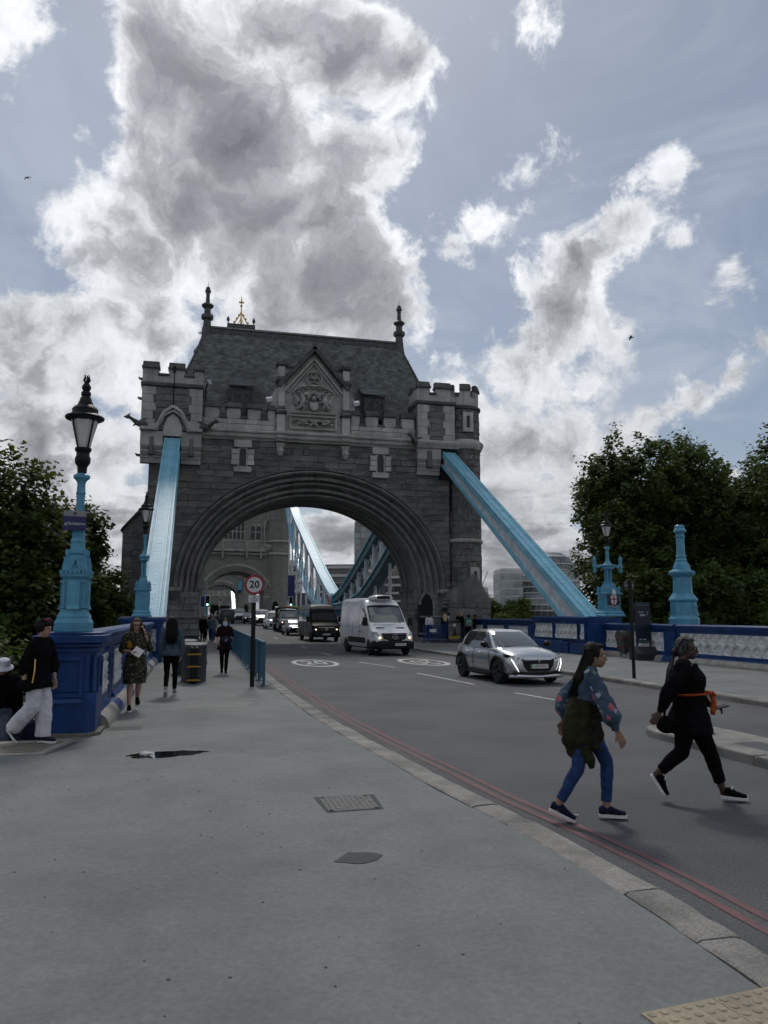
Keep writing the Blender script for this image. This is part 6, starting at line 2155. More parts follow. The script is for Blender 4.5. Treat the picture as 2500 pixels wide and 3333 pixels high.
def tree(name, label, loc, h, crown_z, lobes, nleaf, leaf=.3, seed=1, m=None, trunk_r=.35, group='trees round the bridge approach'):
  """lobes: list of (x, y, z, rx, ry, rz) ellipsoids of foliage"""
  T = thing(name, label, 'tree', loc, group=group)
  nleaf = int(nleaf * 3.0)
  rnd = random.Random(seed)
  q = MB()
  pts = [(0, 0, -.3), (.1, .05, crown_z * .4), (.05, .1, crown_z), (0, 0, crown_z + (h - crown_z) * .5)]
  q.tube(pts, [trunk_r * 1.25, trunk_r, trunk_r * .8, trunk_r * .3], 10)
  q.build('trunk', M_bark, T, smooth=40)
  for (x, y, z, rx, ry, rz_) in lobes:
    q = MB()
    s = Vector((.05, .1, min(crown_z + rnd.random() * (h - crown_z) * .3, z * .9)))
    e = Vector((x, y, z))
    mid = (s + e) / 2 + Vector((rnd.uniform(-.4, .4), rnd.uniform(-.4, .4), -.3))
    q.tube([s, mid, e], [trunk_r * .5, trunk_r * .32, .04], 7); q.build('limb', M_bark, T, smooth=40)
  vol = [l[3] * l[4] * l[5] for l in lobes]
  tot = sum(v ** .75 for v in vol)
  V, F = [], []
  for (x, y, z, rx, ry, rz_), v in zip(lobes, vol):
    n = int(nleaf * v ** .75 / tot)
    # clumps on and in the lobe
    ncl = max(8, n // 34)
    for c in range(ncl):
      d = Vector((rnd.gauss(0, 1), rnd.gauss(0, 1), rnd.gauss(0, 1)))
      d = d / (d.length + 1e-6)
      rr = (rnd.random() ** .42) * (.84 + .26 * mnoise.noise(Vector((d.x * 1.7 + seed, d.y * 1.7, d.z * 1.7)) ) + rnd.uniform(-.05, .08))
      cc = Vector((x + d.x * rx * rr, y + d.y * ry * rr, z + d.z * rz_ * rr))
      cr = leaf * rnd.uniform(1.1, 2.6)
      for k in range(n // ncl):
        o = Vector((max(-.9, min(.9, rnd.gauss(0, .5))), max(-.9, min(.9, rnd.gauss(0, .5))), max(-.8, min(.8, rnd.gauss(0, .42))))) * cr
        p = cc + o
        nrm = Vector((rnd.gauss(0, .6), rnd.gauss(0, .6), 1.0 + rnd.gauss(0, .5))); nrm = (nrm + d * .5).normalized()
        t = nrm.cross(Vector((rnd.random() - .5, rnd.random() - .5, rnd.random() - .5))).normalized()
        b = nrm.cross(t)
        s = leaf * rnd.uniform(.6, 1.25)
        i0 = len(V)
        V += [tuple(p - t * s * .5), tuple(p + b * s * .38 - nrm * s * .08), tuple(p + t * s * .6), tuple(p - b * s * .38 - nrm * s * .08)]
        F += [(i0, i0 + 1, i0 + 2), (i0, i0 + 2, i0 + 3)]
  me = bpy.data.meshes.new('crown'); me.from_pydata(V, [], F); me.materials.append(m or M_leaf); me.update()
  link_mesh('crown', me, T)
  return T

def lobes_ball(rx, ry, rz_, z, n, seed, k=.42):
  rnd = random.Random(seed)
  L = [(0, 0, z, rx * .7, ry * .7, rz_ * .75)]
  for i in range(n):
    a = 2 * PI * i / n * 2.4 + rnd.random()
    e = rnd.uniform(-.75, .95)
    c = math.sqrt(max(0, 1 - e * e * .8))
    s = rnd.uniform(.8, 1.2)
    L.append((rx * .62 * c * math.cos(a), ry * .62 * c * math.sin(a), z + rz_ * .64 * e, rx * k * s, ry * k * s, rz_ * k * s))
  return L
BG = -6.5
# left group, below the parapet
tree('plane_tree', 'big dark plane tree at the left edge behind the nearest lamp post', (-18.4, 38, BG), 18.0, 4, lobes_ball(5.8, 5.0, 7.5, 9.8, 14, 1), 19000, .29, 1)
tree('plane_tree', 'dark plane tree between the nearest lamp post and the tower', (-13.9, 41, BG), 14.5, 3.5, lobes_ball(3.7, 4.0, 6.6, 8.4, 12, 2), 14000, .28, 2)
tree('plane_tree', 'lower dark plane tree seen just left of the second lamp pier', (-11.9, 44.5, BG), 11, 3, lobes_ball(2.0, 2.6, 4.6, 6.4, 9, 3), 8500, .27, 3)
tree('plane_tree', 'nearer dark tree filling the gap under the crown at the left edge', (-16.2, 30, BG), 11, 3, lobes_ball(4.6, 4.0, 4.6, 5.4, 11, 4), 11000, .27, 4)
# right group
tree('plane_tree', 'large spreading plane tree behind the crested lamp post', (33.0, 62, BG), 26, 6, lobes_ball(9.2, 8, 11.8, 13.9, 18, 5), 27000, .36, 5)
tree('plane_tree', 'large plane tree at the right edge behind the blank column', (45.6, 63, BG), 26.5, 6, lobes_ball(9.6, 8, 12.2, 14.4, 17, 6), 23000, .36, 6)
tree('plane_tree', 'lower leafy tree in front of the big plane trees on the right', (29.0, 52, BG), 15, 4, lobes_ball(5.6, 5, 6.2, 7.8, 12, 7), 11000, .36, 7)
tree('plane_tree', 'low dark tree behind the right parapet near the frame edge', (36.5, 49, BG), 14, 4, lobes_ball(6.2, 5, 6.0, 7.0, 12, 8), 10000, .36, 8)
tree('plane_tree', 'tall plane tree filling the gap between the two big crowns on the right', (42.5, 67, BG), 27, 6, lobes_ball(7.5, 7, 12.4, 15.0, 15, 21), 17000, .38, 21)
# riverside trees seen past the turret
tree('riverside_tree', 'dark round tree right beside the turret across the river', (110.5, 298, GB), 18, 4, lobes_ball(5.6, 5, 8.0, 10.4, 10, 9), 4200, .85, 9, M_leaf)
tree('riverside_tree', 'bright green rounded tree in front of the glass office', (121.5, 296, GB), 15.5, 4, lobes_ball(7.6, 6, 7.2, 8.6, 11, 10), 5200, .85, 10, M_leaf2)
tree('riverside_bush', 'pale green bush at the foot of the riverside trees', (113.0, 290, GB), 9, 2, lobes_ball(4.4, 4, 3.4, 5.6, 8, 11), 2200, .7, 11, M_leaf2)
tree('street_tree', 'small green tree glimpsed through the farthest tower arch', (2.0, 345, 1.7), 6.5, 2.2, lobes_ball(3.4, 2.5, 3.2, 3.2, 8, 12), 1600, .6, 12, M_leaf)
# lamp among the left leaves
fl = thing('floodlight_head', 'grey floodlight unit half hidden in the left tree', 'floodlight', (-16.6, 34, BG))
q = MB(); q.tube([(0, 0, 0), (0, 0, 13.2)], .09, 8); q.build('pole', M_cap, fl)
q = MB(); q.box(-.5, .35, -.25, .25, 12.5, 13.1); q.build('lamp_box', M_steel, fl)
q = MB(); q.frust(-.6, .45, -.3, .3, 13.15, -.4, .25, -.2, .2, 13.3); q.build('hood', M_cap, fl)
# birds
def bird(loc, s, rz, label):
  T = thing('bird', label, 'bird', loc, rz, group='birds in the sky')
  T.scale = (s, s, s)
  q = MB(); q.tube([(0, -.22, 0), (0, -.1, .01), (0, .05, 0), (0, .2, .01), (0, .3, .02)], [.01, .05, .07, .04, .008], 8)
  q.ball((0, -.2, .02), .04, 7, 5)
  for sx in (-1, 1):
    A = [(0, -.06, .02), (sx * .2, -.08, .12), (sx * .42, .02, .06), (sx * .6, .14, -.02)]
    B = [(0, .1, .02), (sx * .2, .1, .11), (sx * .4, .16, .06), (sx * .6, .18, -.02)]
    q.strip(A, B); q.strip([(x, y, z - .012) for x, y, z in A], [(x, y, z - .012) for x, y, z in B])
  q.build('body', mat('bird_dark', (.04, .04, .042), .8), T)
bird((30.7, 60, 26.9), 1.0, R(60), 'dark bird flying above the right-hand trees')
bird((-25.2, 80, 46.2), .8, R(-30), 'tiny dark bird high at the left edge')

# ------------------------------------------------------------------ vehicles
M_tyre = mat('tyre', (.018, .018, .019), .85)
M_rim = mat('dark_alloy', (.10, .10, .105), .35, metal=.8)
M_silver = mat('silver_paint', (.50, .51, .53), .27, metal=.8, coat=.8)
M_vwhite = mat('van_white', (.76, .77, .79), .3, coat=.5, col2=(.58, .59, .61), scale=1.5)
M_vblack = mat('van_black', (.006, .006, .007), .3, coat=.12, spec=.25)
M_plast = mat('black_plastic', (.012, .012, .013), .6, spec=.25)
M_wind = mat('windscreen_glass', (.11, .118, .12), .05, metal=.45, spec=1.0, coat=.8)
M_sideg = mat('side_glass', (.02, .022, .024), .05, spec=.8, coat=.4)
M_chrome = mat('chrome', (.75, .75, .77), .12, metal=1.0)
M_lampw = mat('headlamp_lens', (.5, .52, .55), .1, coat=.8)
M_drl = mat('daytime_light', (.9, .9, .9), .3, emit=(1, 1, 1), estr=1.4)
M_warm = mat('headlamp_lit', (.9, .8, .6), .3, emit=(1, .78, .45), estr=2.0)
M_plate = mat('number_plate', (.62, .62, .60), .5)
M_grn = mat('plate_green', (.03, .35, .12), .5)
M_ptext = mat('plate_letters', (.01, .01, .012), .6)
M_amber = mat('amber_beacon', (.55, .16, .03), .4)

def wheel_mesh(r, w, key, rim_mat):
  k = ('wheel', r, w, key)
  if k in PANELS: return PANELS[k]
  t = MB()
  n = 28
  prof = [(r * .66, -w / 2 + .01), (r * .88, -w / 2), (r * .97, -w / 2 + .02), (r, -w / 2 + .05), (r, w / 2 - .05), (r * .97, w / 2 - .02), (r * .88, w / 2), (r * .66, w / 2 - .01)]
  V, F = [], []
  for rr, x in prof:
    for i in range(n):
      a = 2 * PI * i / n; V.append((x, rr * math.cos(a), rr * math.sin(a)))
  m = len(prof)
  for j in range(m):
    for i in range(n):
      q = (i + 1) % n; F.append((j * n + i, j * n + q, ((j + 1) % m) * n + q, ((j + 1) % m) * n + i))
  t.add(V, F)
  tm = t.mesh('tyre', M_tyre, smooth=45)
  d = MB()
  d.tube([(-w * .2, 0, 0), (-w * .1, 0, 0)], r * .68, 28); d.tube([(w * .1, 0, 0), (w * .2, 0, 0)], r * .68, 28)
  dm = d.mesh('rim', M_plast)
  sp = MB()
  for s in (-1, 1):
    x = s * w * .36
    for i in range(5):
      for dd in (-.16, .16):
        a = 2 * PI * i / 5
        sp.bar((x, r * .12 * math.cos(a), r * .12 * math.sin(a)), (x, r * .66 * math.cos(a + dd), r * .66 * math.sin(a + dd)), .035, r * .09, up=(1, 0, 0))
    sp.tube([(x - .02, 0, 0), (x + .02, 0, 0)], r * .16, 14)
    for i in range(20):
      a0, a1 = 2 * PI * i / 20, 2 * PI * (i + 1) / 20
      sp.bar((x, r * .66 * math.cos(a0), r * .66 * math.sin(a0)), (x, r * .66 * math.cos(a1), r * .66 * math.sin(a1)), .04, .025, up=(1, 0, 0))
  sm = sp.mesh('spokes', rim_mat)
  PANELS[k] = (tm, dm, sm)
  return PANELS[k]

def add_wheels(T, r, w, track, yf, yr, rim_mat=None, key='a'):
  tm, dm, sm = wheel_mesh(r, w, key, rim_mat or M_rim)
  for sx in (-1, 1):
    for y in (yf, yr):
      W = thing('wheel', None, None); W.parent = T; W.location = (sx * track, y, r)
      link_mesh('tyre', tm, W); link_mesh('rim', dm, W); link_mesh('spokes', sm, W)

def loft(stations, section, n_sub=2):
  """stations: list of tuples; section(st) -> half outline [(x,z)...] bottom centre to top centre"""
  q = MB()
  rings = []
  for st in stations:
    h = section(st)
    ring = [(x, st[0], z) for x, z in h] + [(-x, st[0], z) for x, z in reversed(h[1:-1])]
    rings.append(ring)
  w = len(rings[0])
  V = [p for r in rings for p in r]
  F = []
  for i in range(len(rings) - 1):
    for k in range(w):
      F.append((i * w + k, i * w + (k + 1) % w, (i + 1) * w + (k + 1) % w, (i + 1) * w + k))
  F.append(tuple(range(w))); F.append(tuple((len(rings) - 1) * w + k for k in range(w - 1, -1, -1)))
  q.add(V, F)
  return q

def finish_body(q, name, m, T, arches, n_sub=2):
  o = q.build(name, m, T, smooth=True)
  md = o.modifiers.new('sub', 'SUBSURF'); md.levels = n_sub; md.render_levels = n_sub
  cut = []
  T0 = T.matrix_basis.copy()
  for (y, r, z, w) in arches:
    c = MB(); c.tube([(-w, y, z), (w, y, z)], r, 32)
    co = c.build('cutter', m, T)
    b = o.modifiers.new('cut', 'BOOLEAN'); b.operation = 'DIFFERENCE'; b.object = co; b.solver = 'EXACT'
    cut.append(co)
  bake_later(o, None, 38, tuple(cut))
  return o

def super_ring(w, yF, yR, z, n=64, e=4.5, bow=.0):
  P = []
  for i in range(n):
    t = 2 * PI * i / n
    c, s = math.cos(t), math.sin(t)
    x = w * (1 if c >= 0 else -1) * abs(c) ** (2 / e)
    yy = (1 if s >= 0 else -1) * abs(s) ** (2 / e)
    y = (yF + yR) / 2 + (yR - yF) / 2 * yy
    y -= bow * (1 - (x / w) ** 2) * (1 if yy < -.8 else 0)
    P.append((x, y, z))
  return P

def cabin(T, levels, m_body, bpillars, glass_front=None):
  """levels: list of (z, w, yF, yR, bow). faces sorted into windscreen, windows, pillars, roof"""
  n = 72
  R_ = [super_ring(w, yF, yR, z, n, 5, bow) for z, w, yF, yR, bow in levels]
  cls = {}
  mid = (levels[0][2] + levels[0][3]) / 2
  for j in range(len(R_) - 1):
    for i in range(n):
      k = (i + 1) % n
      quad = [R_[j][i], R_[j][k], R_[j + 1][k], R_[j + 1][i]]
      t = (2 * PI * (i + .5) / n)
      deg = math.degrees(t) % 360
      if j == len(R_) - 2: key = 'roof_rail'
      elif 226 < deg < 314: key = 'windscreen'
      elif 48 < deg < 132: key = 'rear_window'
      elif 214 < deg <= 226 or 314 <= deg < 326 or 36 < deg <= 48 or 132 <= deg < 144: key = 'pillar'
      else:
        yc = sum(p[1] for p in quad) / 4
        key = 'side_window_right' if quad[0][0] > 0 else 'side_window_left'
        for b in bpillars:
          if abs(yc - b) < .06: key = 'door_pillar'
      cls.setdefault(key, MB()).add(quad, [(0, 1, 2, 3)])
  rf = MB(); top = R_[-1]
  zc = levels[-1][0]
  inner = [[(x * f, (levels[-1][2] + levels[-1][3]) / 2 + (y - (levels[-1][2] + levels[-1][3]) / 2) * f, zc + .035 * (1 - f * f)) for x, y, z in top] for f in (1, .75, .4, 0.02)]
  for a, b in zip(inner[:-1], inner[1:]):
    for i in range(n): rf.add([a[i], a[(i + 1) % n], b[(i + 1) % n], b[i]], [(0, 1, 2, 3)])
  rf.build('roof', m_body, T, smooth=True, weld=1e-4)
  mats = {'windscreen': M_wind, 'rear_window': M_sideg, 'pillar': m_body, 'roof_rail': m_body, 'door_pillar': M_plast}
  nm = {'side_window_right': 'side_window', 'side_window_left': 'side_window'}
  for k, mbx in cls.items():
    mbx.build(nm.get(k, k), mats.get(k, M_sideg), T, smooth=True, weld=1e-4)

def plate(T, txt, y, z, green=False, w=.52, x=0.0):
  P = thing('number_plate', None, None); P.parent = T
  q = MB(); q.box(x - w / 2, x + w / 2, y - .012, y, z - .056, z + .056); q.build('plate_base', M_plate, P)
  if green:
    q = MB(); q.box(x - w / 2, x - w / 2 + .05, y - .014, y - .0125, z - .056, z + .056); q.build('green_flash', M_grn, P)
  text_mesh('plate_letters', txt, .098, M_ptext, P, (x + (.02 if green else 0), y - .013, z), FACE_CAM, .001, sx=.82, bold=.001)

def hatchback(loc, rz, label, m_body, group=None):
  T = thing('parked_car' if False else 'hatchback_car', label, 'car', (0, 0, 0), 0, group)
  st = [(-2.02, .50, .34, .52, .66, .02), (-1.97, .70, .24, .5, .73, .03), (-1.8, .82, .18, .52, .82, .05), (-1.4, .868, .17, .55, .90, .06), (-.95, .872, .17, .58, .96, .05),
     (0, .875, .17, .6, .97, .02), (.9, .875, .17, .62, 1.0, .02), (1.5, .862, .19, .65, 1.03, .02), (1.88, .81, .24, .66, 1.02, .02), (2.03, .62, .34, .66, .96, .02)]
  sec = lambda s: [(0, s[2]), (s[1] * .8, s[2]), (s[1] * .965, s[2] + .1), (s[1], s[3] - .08), (s[1] * .995, s[3] + .06), (s[1] * .955, s[4] - .07), (s[1] * .86, s[4]), (s[1] * .45, s[4] + s[5] * .8), (0, s[4] + s[5])]
  finish_body(loft(st, sec), 'body', m_body, T, [(-1.22, .375, .33, 2), (1.32, .375, .33, 2)])
  q = MB(); q.box(-.74, .74, -1.75, 1.8, .16, .6); q.build('wheel_wells', M_plast, T)
  cabin(T, [(.93, .80, -1.02, 1.93, .08), (1.12, .745, -.74, 1.80, .08), (1.30, .655, -.42, 1.62, .06), (1.385, .59, -.22, 1.48, .05), (1.42, .54, -.10, 1.38, .03)], m_body, (.38,))
  for sx in (-1, 1):
    # arch lips
    for y in (-1.22, 1.32):
      q = MB()
      pts = [(sx * .872, y + .395 * math.cos(a), .33 + .395 * math.sin(a)) for a in [PI * (i / 12) for i in range(13)]]
      q.tube(pts, [(.03, .045)] * 13, 6); q.build('wheel_arch', M_plast, T, smooth=40)
    q = MB(); q.tube([(sx * .87, -.8, .24), (sx * .885, 0, .22), (sx * .87, .9, .24)], [(.03, .05)] * 3, 6); q.build('sill', M_plast, T)
    M_ = thing('door_mirror', None, None); M_.parent = T; M_.location = (sx * .93, -.72, 1.0)
    q = MB(); q.ball((sx * .06, 0, .05), (.13, .09, .085), 12, 8); q.build('mirror_shell', M_vblack, M_, smooth=True)
    q = MB(); q.bar((-sx * .1, .02, -.04), (sx * .02, 0, .0), .05, .04); q.build('mirror_foot', M_plast, M_)
    for y in (-.12, .85):
      q = MB(); q.tube([(sx * .884, y - .1, .80), (sx * .905, y, .805), (sx * .884, y + .1, .80)], [.018, .022, .018], 8); q.build('door_handle', M_chrome, T, smooth=True)
    # door shut lines
    q = MB()
    q.tube([(sx * .872, -.78, .3), (sx * .882, -.72, .6), (sx * .842, -.62, .93)], .006, 5); q.tube([(sx * .874, .38, .3), (sx * .882, .40, .6), (sx * .85, .38, .96)], .006, 5); q.build('door_gap', M_black, T)
    H = thing('headlight', None, None); H.parent = T
    q = MB()
    q.prism([(sx * .40, .67), (sx * .52, .655), (sx * .80, .72), (sx * .85, .81), (sx * .72, .79)], 'y', -2.0, -1.62);
    for i, v in enumerate(q.v):
      x = abs(v[0]); k = (x - .40) / .45
      q.v[i] = (v[0], (-2.035 + .36 * k ** 1.6) + (0 if v[1] < -1.9 else .12), v[2])
    q.build('lens', M_plast, H)
    for cx_, yy_ in ((.58, -1.985), (.70, -1.905)):
      q = MB(); q.ball((sx * cx_, yy_ - .005, .725 + (cx_ - .58) * .25), (.052, .02, .034), 10, 6); q.build('projector', M_lampw, H, smooth=True)
    q = MB(); q.tube([(sx * .745, -1.90, .69), (sx * .70, -1.99, .56), (sx * .64, -2.03, .44), (sx * .60, -2.05, .36)], [.012, .016, .014, .008], 8); q.build('running_light', M_drl, T, smooth=True)
  q = MB(); q.prism([(-.46, .66), (.46, .66), (.42, .5), (.30, .36), (-.30, .36), (-.42, .5)], 'y', -2.055, -1.85); q.build('grille', M_plast, T)
  q = MB()
  for j in range(6):
    for i in range(18 - j):
      x = -.4 + i * .05 + j * .022; z = .63 - j * .05
      if abs(x) < .44 - j * .035: q.bar((x - .016, -2.06, z - .008), (x + .016, -2.06, z + .008), .008, .006)
  tag(q.build('grille_studs', M_rim, T), kind='stuff')
  q = MB(); q.prism([(-.74, .30), (.74, .30), (.56, .37), (.36, .33), (-.36, .33), (-.56, .37)], 'y', -2.04, -1.8); q.build('lower_intake', M_plast, T)
  q = MB(); q.tube([(-.80, -1.86, .22), (-.6, -2.02, .24), (0, -2.07, .22), (.6, -2.02, .24), (.80, -1.86, .22)], [(.05, .05), (.05, .06), (.05, .04), (.05, .06), (.05, .05)], 8); q.build('front_lip', m_body, T, smooth=True)
  q = MB()    # lion-like emblem as a small angular badge
  q.bar((-.03, -2.065, .60), (.035, -2.065, .66), .018, .01, up=(0, 1, 0)); q.bar((.03, -2.065, .60), (-.02, -2.065, .66), .016, .01, up=(0, 1, 0)); q.bar((0, -2.065, .66), (.01, -2.065, .70), .03, .01, up=(0, 1, 0)); q.build('badge', M_chrome, T)
  plate(T, 'LF22 RTU', -2.075, .50, True)
  q = MB(); q.bar((.1, -1.0, .985), (.62, -.93, .99), .02, .015); q.bar((-.5, -1.0, .985), (.05, -1.02, .985), .02, .015); q.build('wiper', M_black, T)
  q = MB(); q.tube([(.0, 1.25, 1.44), (.0, 1.38, 1.60)], .006, 5); q.build('aerial', M_black, T)
  q = MB(); q.bar((.45, -1.30, .965), (.56, -.98, .985), .02, .01); q.build('bonnet_crease', M_black, T)
  add_wheels(T, .325, .215, .775, -1.22, 1.32)
  T.location = loc; T.rotation_euler = (0, 0, rz)
  return T
hatchback((1.78, 21.55, 0), R(3), 'silver hatchback with daytime light strips driving towards the camera', M_silver)

# ---- vans: one lofted volume with patches for glass
def van(loc, rz, label, m_body, L, W, H, nose, opts, name='delivery_van', cat='van'):
  T = thing(name, label, cat, (0, 0, 0), 0, opts.get('group'))
  f, b = -L / 2, L / 2
  hood0, hood1, ws_top = nose['hood0'], nose['hood1'], nose['ws_top']   # heights
  yh, yw = f + nose['yh'], f + nose['yw']                                # end of bonnet, top of windscreen
  top = [(f, hood0 * .62), (f + .05, hood0 * .86), (f + .2, hood0), (yh, hood1), ((yh + yw) / 2, (hood1 + ws_top) / 2 + .03), (yw, ws_top), (yw + .35, H - .12), (yw + .9, H - .02), (b - .3, H), (b - .05, H - .03), (b, H - .12)]
  def topz(y):
    for (a, za), (c, zc_) in zip(top[:-1], top[1:]):
      if a <= y <= c: return za + (zc_ - za) * (y - a) / (c - a)
    return top[-1][1]
  def hw(z, y):
    w = W / 2
    belt = 1.15
    k = 0 if z < belt else (z - belt) / (H - belt)
    w = w * (1 - .13 * k ** 1.4)
    if y < f + .55: w *= 1 - .13 * ((f + .55 - y) / .55) ** 2
    return w
  st = []
  for y, z in top: st.append((y, z))
  def sec(s):
    y, z = s
    zb = .30 if y > f + .1 else .42
    P = [(0, zb), (hw(zb, y) * .9, zb), (hw(.5, y) * .99, zb + .12)]
    for t in (.3, .55, .75, .9): P.append((hw(zb + (z - zb) * t, y), zb + (z - zb) * t))
    wt = hw(z, y)
    P += [(wt * .97, zb + (z - zb) * .965), (wt * .88, z - .012), (wt * .45, z + .015), (0, z + .02)]
    return P
  yf, yr = f + opts.get('wf', .95), b - opts.get('wr', 1.15)
  rw = opts.get('r', .345)
  body = finish_body(loft(st, sec), 'body', m_body, T, [(yf, rw + .06, rw, 3), (yr, rw + .06, rw, 3)], 1)
  q = MB(); q.box(-W / 2 + .14, W / 2 - .14, f + .35, b - .4, .3, .85); q.build('wheel_wells', M_plast, T)
  # windscreen as a patch over the sloping front
  def patch(nm, m, y0, y1, k, off=.012, n=8, x0=-1, x1=1):
    P = MB(); V = []
    N = 12
    for j in range(N + 1):
      y = y0 + (y1 - y0) * j / N
      z = topz(y)
      dz = (topz(y + .01) - topz(y - .01)) / .02
      nl = math.sqrt(1 + dz * dz)
      for i in range(n + 1):
        u = x0 + (x1 - x0) * i / n
        w = hw(z, y) * k
        V.append((u * w, y - dz / nl * off, z + 1 / nl * off + .014 - .05 * abs(u) ** 4))
    P.add(V, [(j * (n + 1) + i, j * (n + 1) + i + 1, (j + 1) * (n + 1) + i + 1, (j + 1) * (n + 1) + i) for j in range(N) for i in range(n)])
    return P.build(nm, m, T, smooth=True)
  patch('windscreen_surround', M_plast if m_body is not M_vwhite else M_plast, yh - .02, yw + .02, .90, .018)
  patch('windscreen', M_wind, yh + .06, yw - .08, .85, .030)
  if opts.get('dark_top'):
    patch('sun_strip', M_plast, yw - .22, yw + .28, .88, .034)
  q = MB(); q.bar((-.1, yh - .04, hood1 + .06), (.62, yh + .02, hood1 + .07), .025, .02); q.bar((-.75, yh - .0, hood1 + .06), (-.15, yh - .04, hood1 + .06), .025, .02); q.build('wiper', M_black, T)
  if opts.get('vents'):
    for sx in (-1, 1):
      q = MB(); q.obox((sx * .48, yh - .22, topz(yh - .22) + .035), (.2, 0, 0), (0, .05, .02), (0, -.002, .008)); q.build('bonnet_vent', M_plast, T)
  # cab side windows, doors, mirrors
  for sx in (-1, 1):
    def sp(y, z, o=.012): return (sx * (hw(z, y) + o), y, z)
    q = MB()
    zt = ws_top - .12
    ya, yb_ = yh + .28, yw + .62
    pts = [(ya, hood1 + .05), (yb_, hood1 + .02), (yb_, zt), (yw + .12, zt), (ya + .25, hood1 + .55)]
    q.add([sp(y, z) for y, z in pts] + [sp(y, z, -.02) for y, z in pts], [tuple(range(5)), (0, 1, 6, 5), (1, 2, 7, 6), (2, 3, 8, 7), (3, 4, 9, 8), (4, 0, 5, 9)]); q.build('cab_window', M_sideg, T)
    if opts.get('side_windows'):
      for y0, y1 in opts['side_windows']:
        q = MB(); pts = [(y0, hood1 + .05), (y1, hood1 + .05), (y1, zt), (y0, zt)]
        q.add([sp(y, z) for y, z in pts] + [sp(y, z, -.02) for y, z in pts], [(0, 1, 2, 3), (0, 1, 5, 4), (1, 2, 6, 5), (2, 3, 7, 6), (3, 0, 4, 7)]); q.build('side_window', M_sideg, T)
    M_ = thing('door_mirror', None, None); M_.parent = T; M_.location = (sx * (W / 2 + .13), yh + .12, hood1 + .22)
    q = MB(); q.box(-.11, .11, -.07, .06, -.2, .2); q.build('mirror_shell', M_plast, M_, bevel=.04)
    q = MB(); q.bar((-sx * .22, .06, -.12), (-sx * .05, 0, -.12), .06, .05); q.build('mirror_arm', M_plast, M_)
    if opts.get('trim'):
      q = MB()
      ys_ = [yf + .45, yr - .45]
      q.add([sp(ys_[0], .55, .015), sp(ys_[1], .55, .015), sp(ys_[1], .80, .015), sp(ys_[0], .80, .015)] + [sp(ys_[0], .55, -.02), sp(ys_[1], .55, -.02), sp(ys_[1], .80, -.02), sp(ys_[0], .80, -.02)], [(0, 1, 2, 3), (0, 1, 5, 4), (1, 2, 6, 5), (2, 3, 7, 6), (3, 0, 4, 7)]); q.build('rubbing_strip', M_plast, T)
    q = MB(); q.tube([sp(yb_ + .08, .5, .0), sp(yb_ + .08, 1.2, .0), sp(yb_ + .08, zt + .1, .0)], .007, 5); q.tube([sp(yb_ + 1.25, .5, .0), sp(yb_ + 1.25, 1.2, .0), sp(yb_ + 1.25, zt + .25, .0)], .007, 5); q.build('door_gap', M_black, T)
    q = MB(); q.tube([sp(yb_ + .12, 1.32, .0), sp(b - .2, 1.32, .0)], .009, 5); q.build('side_crease', m_body if m_body is not M_vblack else M_plast, T)
    q = MB(); q.bar(sp(yb_ - .18, 1.06, .01), sp(yb_ - .02, 1.06, .01), .04, .05); q.build('door_handle', M_plast, T)
    Hl = thing('headlight', None, None); Hl.parent = T
    hz = opts.get('lamp_z', .86)
    q = MB()
    for u, y, z in (): pass
    x0, x1 = W / 2 * .62, W / 2 * .97
    q.prism([(sx * x0, hz - .12), (sx * (x0 + .08), hz - .16), (sx * (x1 - .02), hz - .05), (sx * x1, hz + .2), (sx * (x1 - .14), hz + .19)], 'y', f - .02, f + .5)
    for i, v in enumerate(q.v):
      k = max(0, (abs(v[0]) - x0) / (x1 - x0)); q.v[i] = (v[0], f - .015 + .30 * k ** 1.8 + (0 if v[1] < f + .2 else .2), v[2])
    q.build('lens', M_lampw if not opts.get('dark_lamp') else M_plast, Hl)
    q = MB(); q.ball((sx * (x0 + .1), f - .0, hz - .07), (.06, .03, .05), 10, 6); q.build('lit_bulb', M_warm, Hl, smooth=True)
  # front: bumper, grille, badge, plate
  q = MB(); q.tube([(-W / 2 * .98, f + .42, .5), (-W / 2 * .93, f + .1, .5), (-W / 2 * .6, f - .03, .5), (0, f - .06, .5), (W / 2 * .6, f - .03, .5), (W / 2 * .93, f + .1, .5), (W / 2 * .98, f + .42, .5)], [(.06, .2)] * 7, 10); q.build('bumper', opts.get('bumper', M_plast), T, smooth=True)
  gz = opts.get('grille_z', .78)
  q = MB(); gw = W / 2 * .58
  q.prism([(-gw, gz + .17), (gw, gz + .17), (gw * .93, gz - .12), (gw * .5, gz - .19), (-gw * .5, gz - .19), (-gw * .93, gz - .12)], 'y', f - .035, f + .3); q.build('grille', M_plast, T)
  for k in range(3):
    q = MB(); q.tube([(-gw * .92, f - .04, gz + .11 - .1 * k), (0, f - .06, gz + .11 - .1 * k), (gw * .92, f - .04, gz + .11 - .1 * k)], .016, 6); q.build('grille_bar', M_chrome if opts.get('chrome') and k == 0 else M_rim, T)
  if opts.get('badge') == 'star':
    q = MB()
    for i in range(24):
      a0, a1 = 2 * PI * i / 24, 2 * PI * (i + 1) / 24
      q.bar((.125 * math.cos(a0), f - .075, gz + .02 + .125 * math.sin(a0)), (.125 * math.cos(a1), f - .075, gz + .02 + .125 * math.sin(a1)), .022, .02, up=(0, 1, 0))
    for i in range(3):
      a = PI / 2 + i * 2 * PI / 3; q.bar((0, f - .075, gz + .02), (.12 * math.cos(a), f - .075, gz + .02 + .12 * math.sin(a)), .026, .02, up=(0, 1, 0))
    q.build('badge', M_chrome, T)
